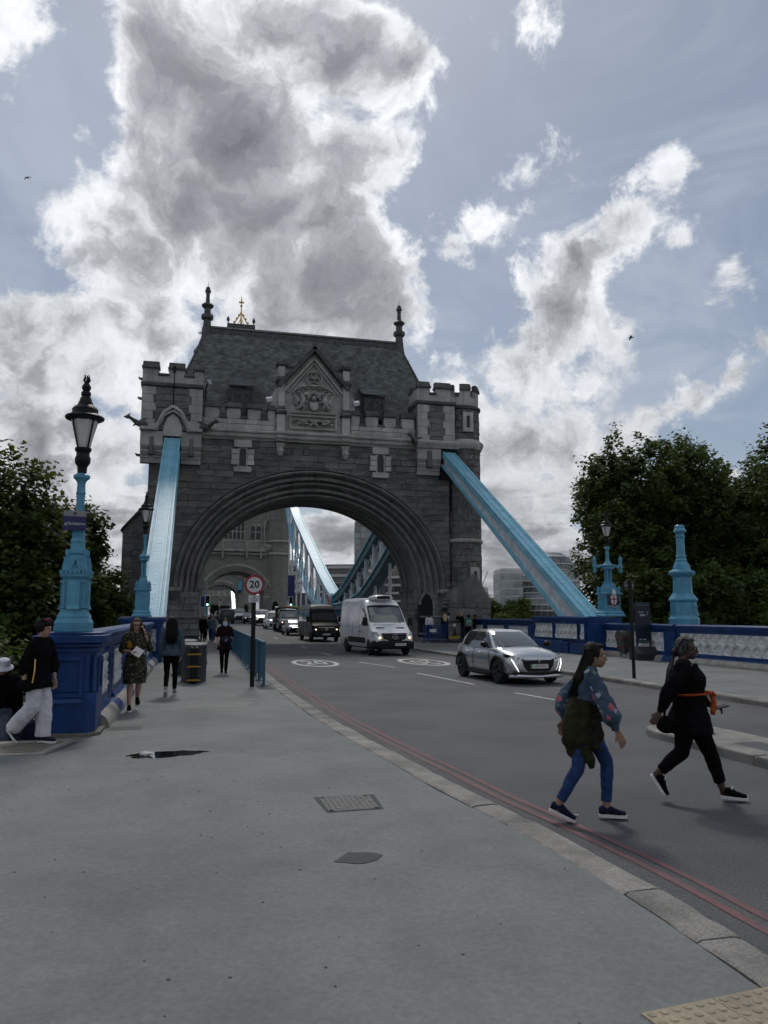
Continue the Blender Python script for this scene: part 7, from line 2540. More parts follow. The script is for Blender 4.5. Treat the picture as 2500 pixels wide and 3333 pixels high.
    q = MB(); q.tube([(-gw, f - .03, gz - .1), (-gw * .5, f - .05, gz - .2), (gw * .5, f - .05, gz - .2), (gw, f - .03, gz - .1)], .02, 6); q.build('grille_edge', m_body, T)
  elif opts.get('badge') == 'vw':
    q = MB()
    for i in range(20):
      a0, a1 = 2 * PI * i / 20, 2 * PI * (i + 1) / 20
      q.bar((.085 * math.cos(a0), f - .075, gz + .0 + .085 * math.sin(a0)), (.085 * math.cos(a1), f - .075, gz + .085 * math.sin(a1)), .018, .02, up=(0, 1, 0))
    for x0, z0, x1, z1 in ((-.035, .07, 0, .01), (.035, .07, 0, .01), (-.07, .045, -.03, -.07), (-.03, -.07, 0, -.01), (0, -.01, .03, -.07), (.03, -.07, .07, .045)):
      q.bar((x0, f - .075, gz + z0), (x1, f - .075, gz + z1), .014, .02, up=(0, 1, 0))
    q.build('badge', M_chrome, T)
  elif opts.get('badge') == 'oval':
    q = MB(); q.ball((0, f - .06, gz + .1), (.11, .02, .05), 12, 6); q.build('badge', M_chrome, T)
  if opts.get('plate'):
    plate(T, opts['plate'], f - .125, .52, False, .52, opts.get('plate_x', 0.0))
  if opts.get('pod'):
    q = MB(); q.ball((0, yw + .35, H - .03), (.62, .5, .16), 20, 8); q.build('roof_unit', m_body, T, smooth=True)
    q = MB(); q.tube([(-.32, yw - .06, H - .02), (0, yw - .1, H - .01), (.32, yw - .06, H - .02)], [(.09, .07), (.1, .085), (.09, .07)], 12); q.build('roof_unit_grille', M_vblack, T, smooth=True)
    q = MB(); q.lathe([(.25, 0), (.25, .05), (.1, .07)], (-.05, yw + .9, H), 12); q.build('roof_vent', m_body, T)
  add_wheels(T, rw, .22, W / 2 - .13, yf, yr, M_rim, 'v')
  T.location = loc; T.rotation_euler = (0, 0, rz)
  return T
nose_s = dict(hood0=1.02, hood1=1.34, ws_top=2.30, yh=.88, yw=1.72)
van((1.55, 37.6, 0), R(5), 'white high-roofed delivery van with star badge and roof unit', M_vwhite, 5.9, 1.99, 2.72, nose_s,
  dict(vents=True, badge='star', pod=True, trim=True, plate='BE66 TOW', plate_x=.25, lamp_z=.90, grille_z=.86))
nose_v = dict(hood0=1.10, hood1=1.34, ws_top=2.24, yh=.72, yw=1.42)
van((1.60, 56.0, zr(56)), R(2), 'black van with two lit headlamps behind the white delivery van', M_vblack, 5.9, 2.04, 2.62, nose_v,
  dict(badge='vw', chrome=True, plate='LM20 WHD', dark_top=True, lamp_z=.92, grille_z=.86, dark_lamp=True, side_windows=[(-.9, .6), (.8, 2.4)]))

# ---- simple cars for the queue, same builder with other proportions
def saloon(loc, rz, label, m_body, L, W, H, belt, opts, name='queued_car'):
  T = thing(name, label, 'car', (0, 0, 0), 0, 'traffic queue on the bridge')
  f, b = -L / 2, L / 2
  hood = opts.get('hood', belt - .1)
  st = [(f, W * .30, .34, .45, hood * .8, .02), (f + .06, W * .42, .24, .45, hood * .88, .03), (f + .3, W * .475, .2, .5, hood, .05), (f + L * .25, W * .495, .18, .5, hood + .06, .05), (0, W / 2, .18, .55, belt, .02), (b - .6, W * .495, .2, .58, belt + .02, .02), (b - .12, W * .46, .26, .6, belt - .02, .02), (b, W * .36, .38, .6, belt - .12, .02)]
  sec = lambda s: [(0, s[2]), (s[1] * .82, s[2]), (s[1] * .97, s[2] + .1), (s[1], s[3]), (s[1] * .985, s[3] + .12), (s[1] * .95, s[4] - .06), (s[1] * .85, s[4]), (s[1] * .4, s[4] + s[5] * .8), (0, s[4] + s[5])]
  r = opts.get('r', .33)
  yf, yr = f + L * .2, b - L * .2
  finish_body(loft(st, sec), 'body', m_body, T, [(yf, r + .05, r, 3), (yr, r + .05, r, 3)], 1)
  q = MB(); q.box(-W * .42, W * .42, f + .3, b - .3, .2, .55); q.build('wheel_wells', M_plast, T)
  wf, rf, rr, wr = opts['cab']
  cabin(T, [(belt - .05, W * .455, wf, wr, .05), ((belt + H) / 2, W * .42, (wf * .45 + rf * .55), (wr * .5 + rr * .5), .05), (H - .07, W * .36, rf, rr, .04), (H - .02, W * .32, rf + .12, rr - .1, .02)], m_body, (opts.get('bp', .3),))
  for sx in (-1, 1):
    H_ = thing('headlight', None, None); H_.parent = T
    q = MB(); q.ball((sx * W * .36, f + .13, hood - .08), opts.get('lamp', (.12, .08, .07)), 12, 6); q.build('lens', M_lampw, H_, smooth=True)
    q = MB(); q.ball((sx * W * .36, f + .06, hood - .09), (.06, .03, .05), 8, 5); q.build('lit_bulb', M_drl if opts.get('lit') else M_lampw, H_)
    q = MB(); q.box(sx * (W / 2 + .06) - .09, sx * (W / 2 + .06) + .09, wf + .25, wf + .35, belt, belt + .16); q.build('door_mirror', M_plast if m_body is not M_vwhite else m_body, T, bevel=.03)
  q = MB(); q.tube([(-W * .30, f - .0, .48), (0, f - .03, .48), (W * .30, f - .0, .48)], [(.02, .12)] * 3, 8); q.build('grille', M_plast, T)
  q = MB(); q.box(-.26, .26, f - .045, f - .03, .38, .48); q.build('number_plate', M_plate, T)
  if opts.get('taxi'):
    q = MB(); q.box(-.28, .28, rf + .25, rf + .45, H, H + .13); q.build('roof_sign', mat('taxi_sign', (.7, .6, .3), .5, emit=(1, .8, .4), estr=.3) if opts.get('sign_lit') else M_plate, T, bevel=.03)
  add_wheels(T, r, .2, W / 2 - .12, yf, yr, M_rim, 's')
  T.location = loc; T.rotation_euler = (0, 0, rz)
  return T
M_dgrey = mat('dark_metallic', (.035, .037, .04), .25, metal=.4, coat=.6)
saloon((1.25, 66.8, zr(67)), R(2), 'low dark sports car with round lamps behind the black van', M_dgrey, 4.5, 1.85, 1.30, .86, dict(hood=.72, cab=(-.75, .05, .6, 1.6), lamp=(.13, .13, .13), lit=True, r=.34), 'sports_car')
saloon((1.05, 84, zr(84)), 0, 'white taxi cab with round nose in the queue behind the flatbed truck', M_vwhite, 4.6, 1.82, 1.84, 1.05, dict(hood=.98, cab=(-1.25, -.55, 1.85, 2.15), taxi=True, lamp=(.12, .1, .12)), 'taxi_cab')
nose_t = dict(hood0=1.0, hood1=1.22, ws_top=1.82, yh=.95, yw=1.72)
van((1.0, 98, zr(98)), 0, 'white panel van with mesh grille farther back in the queue', M_vwhite, 5.0, 1.95, 2.0, nose_t, dict(badge='oval', lamp_z=.9, grille_z=.78, side_windows=[(-.3, 1.0)], group='traffic queue on the bridge', wr=.95), 'queued_van')
saloon((.2, 108, zr(108)), 0, 'dark car between the two white vans in the queue', M_vblack, 4.4, 1.8, 1.55, .98, dict(cab=(-1.1, -.3, 1.4, 2.0), lit=True))
van((-.75, 118, zr(118)), 0, 'white panel van beyond the dark car, second white van in the queue', M_vwhite, 5.0, 1.95, 2.0, nose_t, dict(badge='oval', lamp_z=.9, grille_z=.78, group='traffic queue on the bridge', wr=.95), 'queued_van')
van((2.9, 92, zr(92)), 0, 'white van half hidden by the speed limit post', M_vwhite, 4.8, 1.9, 1.95, nose_t, dict(badge='oval', lamp_z=.9, grille_z=.78, group='traffic queue on the bridge', wr=.95), 'queued_van')
van((-1.6, 150, zr(150)), 0, 'tall white box van at the far end of the queue under the main tower', M_vwhite, 6.5, 2.1, 3.0, dict(hood0=1.1, hood1=1.4, ws_top=2.3, yh=.8, yw=1.5), dict(badge='oval', lamp_z=.9, grille_z=.8, group='traffic queue on the bridge'), 'queued_van')
van((-2.9, 108, zr(108)), PI, 'dark grey van driving away under the main tower arch', M_dgrey, 4.9, 1.95, 2.0, nose_t, dict(badge='oval', lamp_z=.9, grille_z=.8, wr=.95), 'departing_van')
saloon((-3.3, 122, zr(122)), PI, 'dark car driving away ahead of the grey van', M_dgrey, 4.5, 1.85, 1.65, 1.0, dict(cab=(-1.1, -.3, 1.6, 2.1)), 'departing_car')

# ---- flatbed truck
def truck(loc):
  T = van((0, 0, 0), 0, 'dark flatbed lorry cab with orange roof beacon and CONWAY on its bonnet', M_dgrey, 3.0, 2.05, 2.22, dict(hood0=1.05, hood1=1.32, ws_top=2.02, yh=.7, yw=1.45),
      dict(badge='', lamp_z=1.0, grille_z=.86, wf=.8, wr=.05, chrome=True), 'flatbed_truck', 'truck')
  q = MB(); q.box(-1.05, 1.05, 1.6, 4.8, .85, .98); q.build('flatbed', M_plast, T)
  for x in (-1.03, 1.03):
    q = MB(); q.box(x - .03, x + .03, 1.6, 4.8, .98, 1.4); q.build('side_board', M_dgrey, T)
  q = MB(); q.box(-1.05, 1.05, 1.58, 1.66, .98, 2.35); q.build('headboard', M_plast, T)
  q = MB(); q.box(-1.0, 1.0, .1, .5, 2.22, 2.30); q.build('light_bar', M_plast, T)
  q = MB(); q.lathe([(.2, 0), (.22, .06), (.17, .17), (.05, .2)], (0, .3, 2.30), 12); q.build('beacon', M_amber, T, smooth=30)
  q = MB(); q.box(-.95, -.3, 2.2, 3.4, 1.0, 2.25); q.build('load', mat('yellow_load', (.3, .28, .08), .7), T)
  q = MB(); q.bar((-.9, 2.0, 2.3), (-.7, 4.4, 2.4), .3, .12); q.build('planks', M_conc, T)
  text_mesh('lettering', 'CONWAY', .26, M_wtext, T, (0, -1.16, 1.19), (R(38), 0, 0), .003)
  add_wheels(T, .345, .3, .88, 3.6, 3.9, M_rim, 'v')
  T.location = loc
  return T
truck((1.55, 74.0, zr(74)))

# ------------------------------------------------------------------ people
def cloth_pattern(name, base, spots, scale=14, thr=.32, rough=.85):
  """printed cloth: base colour with irregular blots in several colours"""
  if name in MATS: return MATS[name]
  m = bpy.data.materials.new(name); m.use_nodes = True
  T = NT(m.node_tree); b = T.n['Principled BSDF']
  tc = T.new('ShaderNodeTexCoord')
  c = base
  for i, (col, sc, th) in enumerate(spots):
    mp = T.new('ShaderNodeMapping'); T.put(mp.inputs[0], tc.outputs['Object']); mp.inputs['Location'].default_value = (i * 3.7, i * 1.3, i * 2.1)
    wv = T.v('ADD', mp.outputs[0], T.v('SCALE', T.noise(mp.outputs[0], sc * 1.6, 2, .5, color=True), .06))
    vo = T.new('ShaderNodeTexVoronoi'); T.put(vo.inputs['Vector'], wv); vo.inputs['Scale'].default_value = sc
    f = T.ss(vo.outputs['Distance'], th, th * .75)
    rnd_ = T.new('ShaderNodeSeparateColor'); T.put(rnd_.inputs[0], vo.outputs['Color'])
    f = T.m('MULTIPLY', f, T.ss(rnd_.outputs[0], .45, .5))
    c = T.mix(f, c, col)
  T.put(b.inputs['Base Color'], c if isinstance(c, bpy.types.NodeSocket) else (*c, 1))
  b.inputs['Roughness'].default_value = rough
  b.inputs['Specular IOR Level'].default_value = .25
  bn = T.new('ShaderNodeBump'); bn.inputs['Strength'].default_value = .35; bn.inputs['Distance'].default_value = .03
  T.put(bn.inputs['Height'], T.noise(tc.outputs['Object'], 11, 4, .6, 1.0)); T.t.links.new(bn.outputs[0], b.inputs['Normal'])
  MATS[name] = m
  return m

def cloth(name, col, col2=None, rough=.9, fold=.5, fs=12):
  return mat(name, col, rough, col2=col2 or tuple(x * .7 for x in col), scale=9, spec=.1, bump=fold, bscale=fs, bdist=.03)

def hair_mat(name, col, col2):
  if name in MATS: return MATS[name]
  m = bpy.data.materials.new(name); m.use_nodes = True
  T = NT(m.node_tree); b = T.n['Principled BSDF']
  tc = T.new('ShaderNodeTexCoord'); mp = T.new('ShaderNodeMapping'); T.put(mp.inputs[0], tc.outputs['Object']); mp.inputs['Scale'].default_value = (60, 60, 5)
  n = T.noise(mp.outputs[0], 1.0, 3, .6, .6)
  T.put(b.inputs['Base Color'], T.mix(T.ss(n, .35, .65), col, col2)); b.inputs['Roughness'].default_value = .55; b.inputs['Specular IOR Level'].default_value = .14
  bn = T.new('ShaderNodeBump'); bn.inputs['Strength'].default_value = .7; bn.inputs['Distance'].default_value = .02; T.put(bn.inputs['Height'], n); T.t.links.new(bn.outputs[0], b.inputs['Normal'])
  MATS[name] = m
  return m
SK_L = mat('skin_light', (.42, .27, .20), .5, col2=(.36, .21, .16), scale=12, spec=.35)
SK_M = mat('skin_tan', (.30, .18, .12), .5, col2=(.25, .14, .09), scale=12, spec=.35)
SK_D = mat('skin_dark', (.085, .046, .03), .45, col2=(.06, .032, .022), scale=12, spec=.4)
M_eye = mat('eye_dark', (.012, .01, .01), .25)
M_eyew = mat('eye_white', (.55, .53, .5), .3)
M_lip = mat('lips', (.26, .10, .09), .4)
H_dark = hair_mat('dark_hair', (.005, .004, .004), (.013, .010, .008))
H_brown = hair_mat('brown_hair', (.03, .018, .011), (.09, .055, .03))
H_blond = hair_mat('blond_hair', (.32, .24, .13), (.5, .4, .25))
H_grey = hair_mat('grey_braids', (.012, .012, .012), (.10, .097, .093))
C_black = mat('black_cloth', (.0045, .0045, .0055), .95, col2=(.007, .007, .008), scale=9, spec=.06, bump=.5, bscale=12, bdist=.03)
C_jeans = cloth('blue_jeans', (.028, .055, .15), (.018, .038, .105), fold=.35)
C_white = cloth('white_cotton', (.62, .62, .66), (.52, .52, .58), fold=.7, fs=9)
C_denim = cloth('denim_jacket', (.07, .10, .13), (.05, .075, .10))
C_olive = cloth('olive_knit', (.032, .034, .017), (.02, .021, .011), fold=.8, fs=26)
C_grey = cloth('grey_cotton', (.24, .25, .27))
C_navy = cloth('navy_cloth', (.02, .024, .05))
C_sole = mat('white_rubber', (.62, .62, .62), .6)
C_shoe_navy = cloth('navy_shoe', (.015, .02, .042))
C_orange = cloth('orange_knit', (.42, .08, .02), (.32, .055, .015), fold=.9, fs=40)
C_floral = cloth_pattern('floral_blouse', (.045, .075, .115), [((.03, .05, .07), 9, .5), ((.30, .32, .40), 13, .34), ((.42, .12, .15), 8, .28), ((.10, .16, .15), 15, .3)])
C_dress = cloth_pattern('patterned_dress', (.012, .013, .012), [((.16, .14, .06), 24, .42), ((.09, .09, .05), 30, .45), ((.22, .20, .14), 22, .2)])
C_green = cloth('green_stripes', (.02, .16, .09)); C_lilac = cloth('pale_stripes', (.40, .42, .50))

FOLD = bpy.data.textures.new('cloth_folds', 'CLOUDS')
FOLD.noise_scale = .085
FOLD.noise_depth = 2

def organic(q, name, m, parent, voxel=.012, smooth=4, fac=.5, fold=0.0):
  """weld overlapping closed pieces into one continuous skin"""
  o = q.build(name, m, parent)
  r_ = o.modifiers.new('remesh', 'REMESH'); r_.mode = 'VOXEL'; r_.voxel_size = voxel; r_.use_smooth_shade = True
  s_ = o.modifiers.new('smooth', 'SMOOTH'); s_.iterations = smooth; s_.factor = fac
  if fold:
    d_ = o.modifiers.new('folds', 'DISPLACE'); d_.texture = FOLD; d_.strength = fold; d_.mid_level = .5
  return bake_later(o, m)

def V3(p): return Vector(p)
def limb(q, pts, rad, n=12):
  q.tube(pts, rad, n)
  for p, r in zip(pts, rad):
    rr = r if not isinstance(r, (tuple, list)) else min(r)
    q.ball(p, rr * .99, 10, 6)

def hand(q, wr, d, nrm, s=1.0, curl=.5, spread=.12, side=1):
  """wr wrist, d direction to the fingers, nrm back of the hand"""
  wr, d, nrm = V3(wr), V3(d).normalized(), V3(nrm)
  nrm = (nrm - d * nrm.dot(d)).normalized()
  t = d.cross(nrm) * side           # towards the thumb
  k = wr + d * .085 * s
  for u in (-.024, -.008, .008, .024):
    q.tube([wr + t * u * .6 * s, wr + d * .045 * s + t * u * s, k + t * u * 1.05 * s], [.0135 * s, .0145 * s, .012 * s], 8)
  for i, u in enumerate((-.030, -.010, .010, .029)):
    L = (.058, .076, .082, .072)[i] * s
    p = k + t * u * s
    dd = (d + t * (u * spread * 25)).normalized()
    pts = [p - d * .01 * s]
    a = 0.0
    for seg in (.42, .33, .25):
      a += curl * (.55 if seg > .4 else .75)
      v = dd * math.cos(a) - nrm * math.sin(a)
      p = p + v * L * seg
      pts.append(p)
    q.tube(pts, [.0098 * s, .0092 * s, .0085 * s, .0065 * s], 8); q.ball(pts[-1], .0066 * s, 8, 5)
  b = wr + d * .03 * s + t * .024 * s
  p1 = b + (d * .7 + t * .75 - nrm * .15).normalized() * .036 * s
  p2 = p1 + (d * .95 + t * .25 - nrm * .25).normalized() * .03 * s
  q.tube([b - d * .012 * s, b, p1, p2], [.013 * s, .013 * s, .0105 * s, .008 * s], 8); q.ball(p2, .008 * s, 8, 5)

def head(q, c, f, s=1.0, up=(0, 0, 1)):
  """c centre of the skull, f facing direction; returns frame"""
  c, f, up = V3(c), V3(f).normalized(), V3(up)
  r = f.cross(up).normalized(); u = r.cross(f).normalized()
  def P(a, b, h): return c + f * a * s + r * b * s + u * h * s
  def ell(a, b, h, ra, rb, rh):
    sub = MB(); sub.ball((0, 0, 0), (1, 1, 1), 14, 9)
    o = P(a, b, h)
    q.add([tuple(o + f * v[0] * ra * s + r * v[1] * rb * s + u * v[2] * rh * s) for v in sub.v], sub.f)
  ell(-.012, 0, .03, .093, .074, .088)        # skull
  ell(.022, 0, -.035, .066, .058, .072)       # face
  ell(.048, 0, -.082, .034, .036, .028)       # chin
  ell(.012, 0, -.068, .052, .052, .034)       # jaw
  ell(.052, 0, .022, .034, .052, .022)        # brow
  ell(.056, .033, -.03, .02, .02, .018); ell(.056, -.033, -.03, .02, .02, .018)   # cheeks
  q.tube([P(.082, 0, .012), P(.098, 0, -.012), P(.106, 0, -.030), P(.088, 0, -.038)], [.009 * s, .011 * s, .0145 * s, .011 * s], 8)   # nose
  ell(.079, 0, -.058, .014, .024, .0075); ell(.078, 0, -.068, .013, .021, .008)    # lips
  for sd in (-1, 1):
    ell(-.008, sd * .073, -.012, .02, .009, .03)    # ears
  return P, f, r, u

def face_parts(P, f, r, u, parent, s=1.0, glasses=False, mask=False):
  for sd in (-1, 1):
    e = MB(); o = P(.0795, sd * .031, .004); e.ball(o, (.0125 * s, .0125 * s, .0085 * s), 8, 6); e.build('eye', M_eyew, parent, smooth=True)
    e = MB(); o = P(.0895, sd * .031, .004); e.ball(o, (.006 * s, .006 * s, .0068 * s), 8, 6); e.build('iris', M_eye, parent, smooth=True)
    e = MB(); e.tube([P(.085, sd * .014, .0235), P(.089, sd * .031, .028), P(.074, sd * .05, .0225)], [.0045 * s, .005 * s, .003 * s], 6); e.build('eyebrow', M_eye, parent)
    if glasses:
      e = MB()
      for i in range(10):
        a0, a1 = 2 * PI * i / 10, 2 * PI * (i + 1) / 10
        e.tube([P(.098 - .008 * abs(math.cos(a0)) * (1 if math.cos(a0) * sd > 0 else 0), sd * .033 + .026 * math.cos(a0), .002 + .02 * math.sin(a0)), P(.098 - .008 * abs(math.cos(a1)) * (1 if math.cos(a1) * sd > 0 else 0), sd * .033 + .026 * math.cos(a1), .002 + .02 * math.sin(a1))], .0035 * s, 5)
      e.tube([P(.09, sd * .058, .006), P(.0, sd * .078, .008)], .003 * s, 5)
      e.tube([P(.102, 0, .006), P(.098, sd * .008, .006)], .003 * s, 5)
      e.build('spectacles', M_eye, parent)
  e = MB(); e.tube([P(.083, -.022, -.063), P(.0935, 0, -.062), P(.083, .022, -.063)], [.004 * s, .0075 * s, .004 * s], 6); e.build('lips', M_lip, parent, smooth=True)
  if mask:
    e = MB(); V = []
    for j in range(5):
      for i in range(9):
        an = -1.25 + 2.5 * i / 8
        V.append(P(.012 + .096 * math.cos(an) + .004, .078 * math.sin(an), .0 - .105 * j / 4))
    e.add(V, [(j * 9 + i, j * 9 + i + 1, (j + 1) * 9 + i + 1, (j + 1) * 9 + i) for j in range(4) for i in range(8)])
    o = e.build('face_mask', mat('mask_blue', (.35, .5, .62), .8), parent, smooth=True)
    sd_ = o.modifiers.new('t', 'SOLIDIFY'); sd_.thickness = .006

def shoe(parent, ank, toe, m_up, s=1.0, sole=.028, name='shoe', heel_lift=None):
  """ank ankle joint, toe tip of the shoe on its sole line"""
  a, t = V3(ank), V3(toe)
  hd = (t - a);
  fwd = (t - (a - V3((0, 0, .085 * s)))).normalized()
  side = V3((0, 0, 1)).cross(fwd).normalized() if abs(fwd.z) < .95 else V3((0, 1, 0))
  up = fwd.cross(side).normalized()
  base = t - fwd * .255 * s
  def P(l, w, h): return base + fwd * l * s + side * w * s + up * h * s
  W_ = thing(name, None, None); W_.parent = parent
  q = MB()
  prof = [(0, .026, .065), (.03, .036, .085), (.09, .036, .09), (.15, .040, .062), (.20, .044, .045), (.245, .030, .036)]
  V, F = [], []
  n = 12
  for l, w, h in prof:
    for k in range(n):
      an = 2 * PI * k / n
      V.append(P(l, w * math.cos(an), sole * .9 + h / 2 + h / 2 * math.sin(an)))
  for i in range(len(prof) - 1):
    for k in range(n): F.append((i * n + k, i * n + (k + 1) % n, (i + 1) * n + (k + 1) % n, (i + 1) * n + k))
  F += [tuple(range(n)), tuple((len(prof) - 1) * n + k for k in range(n - 1, -1, -1))]
  q.add(V, F)
  q.build('upper', m_up, W_, smooth=50)
  q = MB()
  out = [(-.005, 0), (.0, .026), (.03, .037), (.09, .034), (.15, .042), (.20, .047), (.24, .036), (.26, .012)]
  ring = out + [(l, -w) for l, w in reversed(out[1:])]
  n = len(ring)
  V = [P(l, w, 0) for l, w in ring] + [P(l, w, sole) for l, w in ring]
  q.add(V, [tuple(range(n - 1, -1, -1)), tuple(range(n, 2 * n))] + [(i, (i + 1) % n, n + (i + 1) % n, n + i) for i in range(n)])
  q.build('sole', C_sole, W_, bevel=.004)
  return W_, P

DEF = dict(pel=(0, 0, .93), wai=(0, 0, 1.05), che=(0, 0, 1.24), nek=(0, 0, 1.42), hed=(.015, 0, 1.565),
      shL=(0, .165, 1.37), shR=(0, -.165, 1.37), elL=(-.03, .215, 1.08), elR=(.0, -.215, 1.08), wrL=(.04, .20, .85), wrR=(.06, -.20, .85),
      hiL=(0, .085, .90), hiR=(0, -.085, .90), knL=(.10, .09, .49), knR=(-.03, -.09, .48), anL=(.17, .085, .09), anR=(-.26, -.085, .14), toL=(.37, .095, .0), toR=(-.09, -.095, .0))

def person(label, loc, rz, h=1.66, J=None, face=(1, 0, 0), skin=SK_L, hair=None, top=None, bottom=None, shoes=C_black, voxel=.014, girth=1.0, hands=None, glasses=False, mask=False, group=None, detail=True):
  s = h / 1.68
  K = {k: V3(v) * s for k, v in DEF.items()}
  for k, v in (J or {}).items(): K[k] = V3(v)
  T = thing('person', label, 'person', loc, rz, group)
  g = girth
  # ---- body
  q = MB()
  hp, f, r, u = head(q, K['hed'], face, s)
  q.tube([K['che'] + V3((0, 0, .1)), K['nek'] - V3((0, 0, .03)), K['nek'] + V3((.0, 0, .03)), K['hed'] - V3((.01, 0, .05)) * s], [.06 * s, .056 * s, .052 * s, .055 * s], 12)
  q.tube([K['pel'] - V3((0, 0, .06)), K['pel'], K['wai'], K['che'], (K['che'] + K['nek']) / 2 + V3((0, 0, .05))], [(.085 * g, .13 * g), (.10 * g, .15 * g), (.085 * g, .125 * g), (.10 * g, .145 * g), (.06 * g, .13 * g)], 14)
  for sd in 'LR':
    limb(q, [K['sh' + sd], (K['sh' + sd] + K['el' + sd]) / 2, K['el' + sd]], [.050 * s * g, .044 * s * g, .036 * s], 10)
    limb(q, [K['el' + sd], K['el' + sd] * .6 + K['wr' + sd] * .4, K['wr' + sd]], [.036 * s, .036 * s, .024 * s], 10)
    q.tube([K['nek'] - V3((0, 0, .02)), K['sh' + sd]], [.055 * s, .048 * s], 10)
    limb(q, [K['hi' + sd], (K['hi' + sd] + K['kn' + sd]) / 2, K['kn' + sd]], [.078 * s * g, .068 * s * g, .05 * s * g], 12)
    limb(q, [K['kn' + sd], K['kn' + sd] * .68 + K['an' + sd] * .32, K['an' + sd]], [.05 * s * g, .052 * s * g, .034 * s], 12)
    q.ball(K['an' + sd] - V3((0, 0, .03)), .034 * s, 8, 6)
    hd = (hands or {}).get(sd, {})
    d = V3(hd['d']) if 'd' in hd else (K['wr' + sd] - K['el' + sd])
    nr = V3(hd.get('n', (0, 1 if sd == 'L' else -1, 0)))
    hand(q, K['wr' + sd], d, nr, s, hd.get('curl', .45), hd.get('spread', .12), hd.get('side', -1 if sd == 'L' else 1))
  organic(q, 'body', skin, T, max(.0075, voxel * .8) if detail else voxel * .9, 3)
  if detail: face_parts(hp, f, r, u, T, s, glasses, mask)
  # ---- clothes
  if top:
    q = MB()
    e = top.get('e', .02)
    hem = top.get('hem', None)
    pts = [K['wai'], K['che'], (K['che'] + K['nek']) / 2 + V3((0, 0, .045))]
    rad = [(.085 * g + e, .125 * g + e), (.105 * g + e + top.get('bust', .0), .15 * g + e), (.065 * g + e, .135 * g + e)]
    if hem is not None:
      pts = [V3(hem), K['pel'] * .75 + V3(hem) * .25] + pts
      rad = [top.get('hem_r', (.13, .18)), top.get('hip_r', (.12 * g + e, .165 * g + e))] + rad
    else:
      pts = [K['pel'] + V3((0, 0, .05))] + pts
      rad = [(.10 * g + e, .15 * g + e)] + rad
    q.tube(pts, rad, 18)
    sl = top.get('sleeve', 1.0)
    for sd in 'LR':
      a, b, c = K['sh' + sd], K['el' + sd], K['wr' + sd]
      q.tube([K['nek'] - V3((0, 0, .035)), a * .85 + K['nek'] * .15], [.05 * s + e, .05 * s + e], 10)
      pf = top.get('puff', 0)
      if sl <= .5:
        limb(q, [a, a + (b - a) * sl * 2], [.052 * g + e, .05 * g + e], 12)
      else:
        k = (sl - .5) * 2
        end = b + (c - b) * k
        limb(q, [a, (a + b) / 2, b], [.052 * g + e, .047 * g + e + pf * .5, .042 * g + e + pf], 12)
        limb(q, [b, b * .5 + end * .5, end], [.042 * g + e + pf, .04 + e + pf * 1.3, top.get('cuff', .034 + e * .6)], 12)
    organic(q, top.get('name', 'top'), top['m'], T, voxel, 5, .5, .035 if detail else 0)
  if bottom:
    q = MB()
    e = bottom.get('e', .012)
    q.tube([K['pel'] - V3((0, 0, .09)), K['pel'], K['wai']], [(.09 * g + e, .13 * g + e), (.105 * g + e, .155 * g + e), (.09 * g + e, .13 * g + e)], 16)
    if bottom.get('skirt'):
      hz = bottom['skirt']
      cx = (K['knL'] + K['knR']) / 2
      q.tube([K['pel'], (K['pel'] + cx) / 2 + V3((0, 0, .08)), V3((cx.x * .7, 0, hz))], [(.11 * g + e, .165 * g + e), (.13 * g + e, .185 * g + e), (.14 + e, .19 + e)], 18)
    else:
      fl = bottom.get('flare', 0)
      ln = bottom.get('len', 1.0)
      for sd in 'LR':
        a, b, c = K['hi' + sd], K['kn' + sd], K['an' + sd]
        end = b + (c - b) * ln
        limb(q, [a, (a + b) / 2, b], [.082 * g + e, .073 * g + e + fl * .3, .055 * g + e + fl * .6], 14)
        q.tube([b, b * .66 + end * .34, end], [.055 * g + e + fl * .6, .054 * g + e + fl * .8, .040 * g + e + fl], 14)
    organic(q, bottom.get('name', 'trousers'), bottom['m'], T, voxel, 4, .5, .022 if detail else 0)
  # ---- hair
  if hair:
    q = MB()
    def E(a, b, c_, ra, rb, rh):
      sub = MB(); sub.ball((0, 0, 0), (1, 1, 1), 14, 9); o = hp(a, b, c_)
      q.add([tuple(o + f * v[0] * ra * s + r * v[1] * rb * s + u * v[2] * rh * s) for v in sub.v], sub.f)
    st = hair['style']
    if st != 'cap':
      E(-.028, 0, .048, .095, .088, .088); E(-.05, 0, .0, .07, .084, .09)
      for sd in (-1, 1): E(-.012, sd * .058, .03, .055, .032, .06)
      if st != 'short': E(.04, 0, .098, .042, .055, .02)
    if st == 'long':
      L = hair.get('len', .38)
      bk = V3(hair.get('fall', (-.10, 0, 0)))
      for k, y in enumerate((-.07, -.035, 0, .035, .07)):
        p0 = hp(-.06, y, .03)
        q.tube([p0, hp(-.085, y * 1.15, -.1), hp(-.09, y * 1.3, -.1 - L * .45) + bk * .5, hp(-.085, y * 1.2, -.1 - L) + bk], [.045 * s, .05 * s, .05 * s, .02 * s], 10)
      if hair.get('front'):
        for sd in (-1, 1):
          q.tube([hp(.02, sd * .075, .03), hp(.015, sd * .088, -.08), hp(.03, sd * .11, -.22), hp(.04, sd * .10, -.32)], [.022 * s, .03 * s, .036 * s, .012 * s], 9)
    if st == 'braids':
      pass
    if st == 'bun':
      E(-.12, 0, .04, .05, .05, .05)
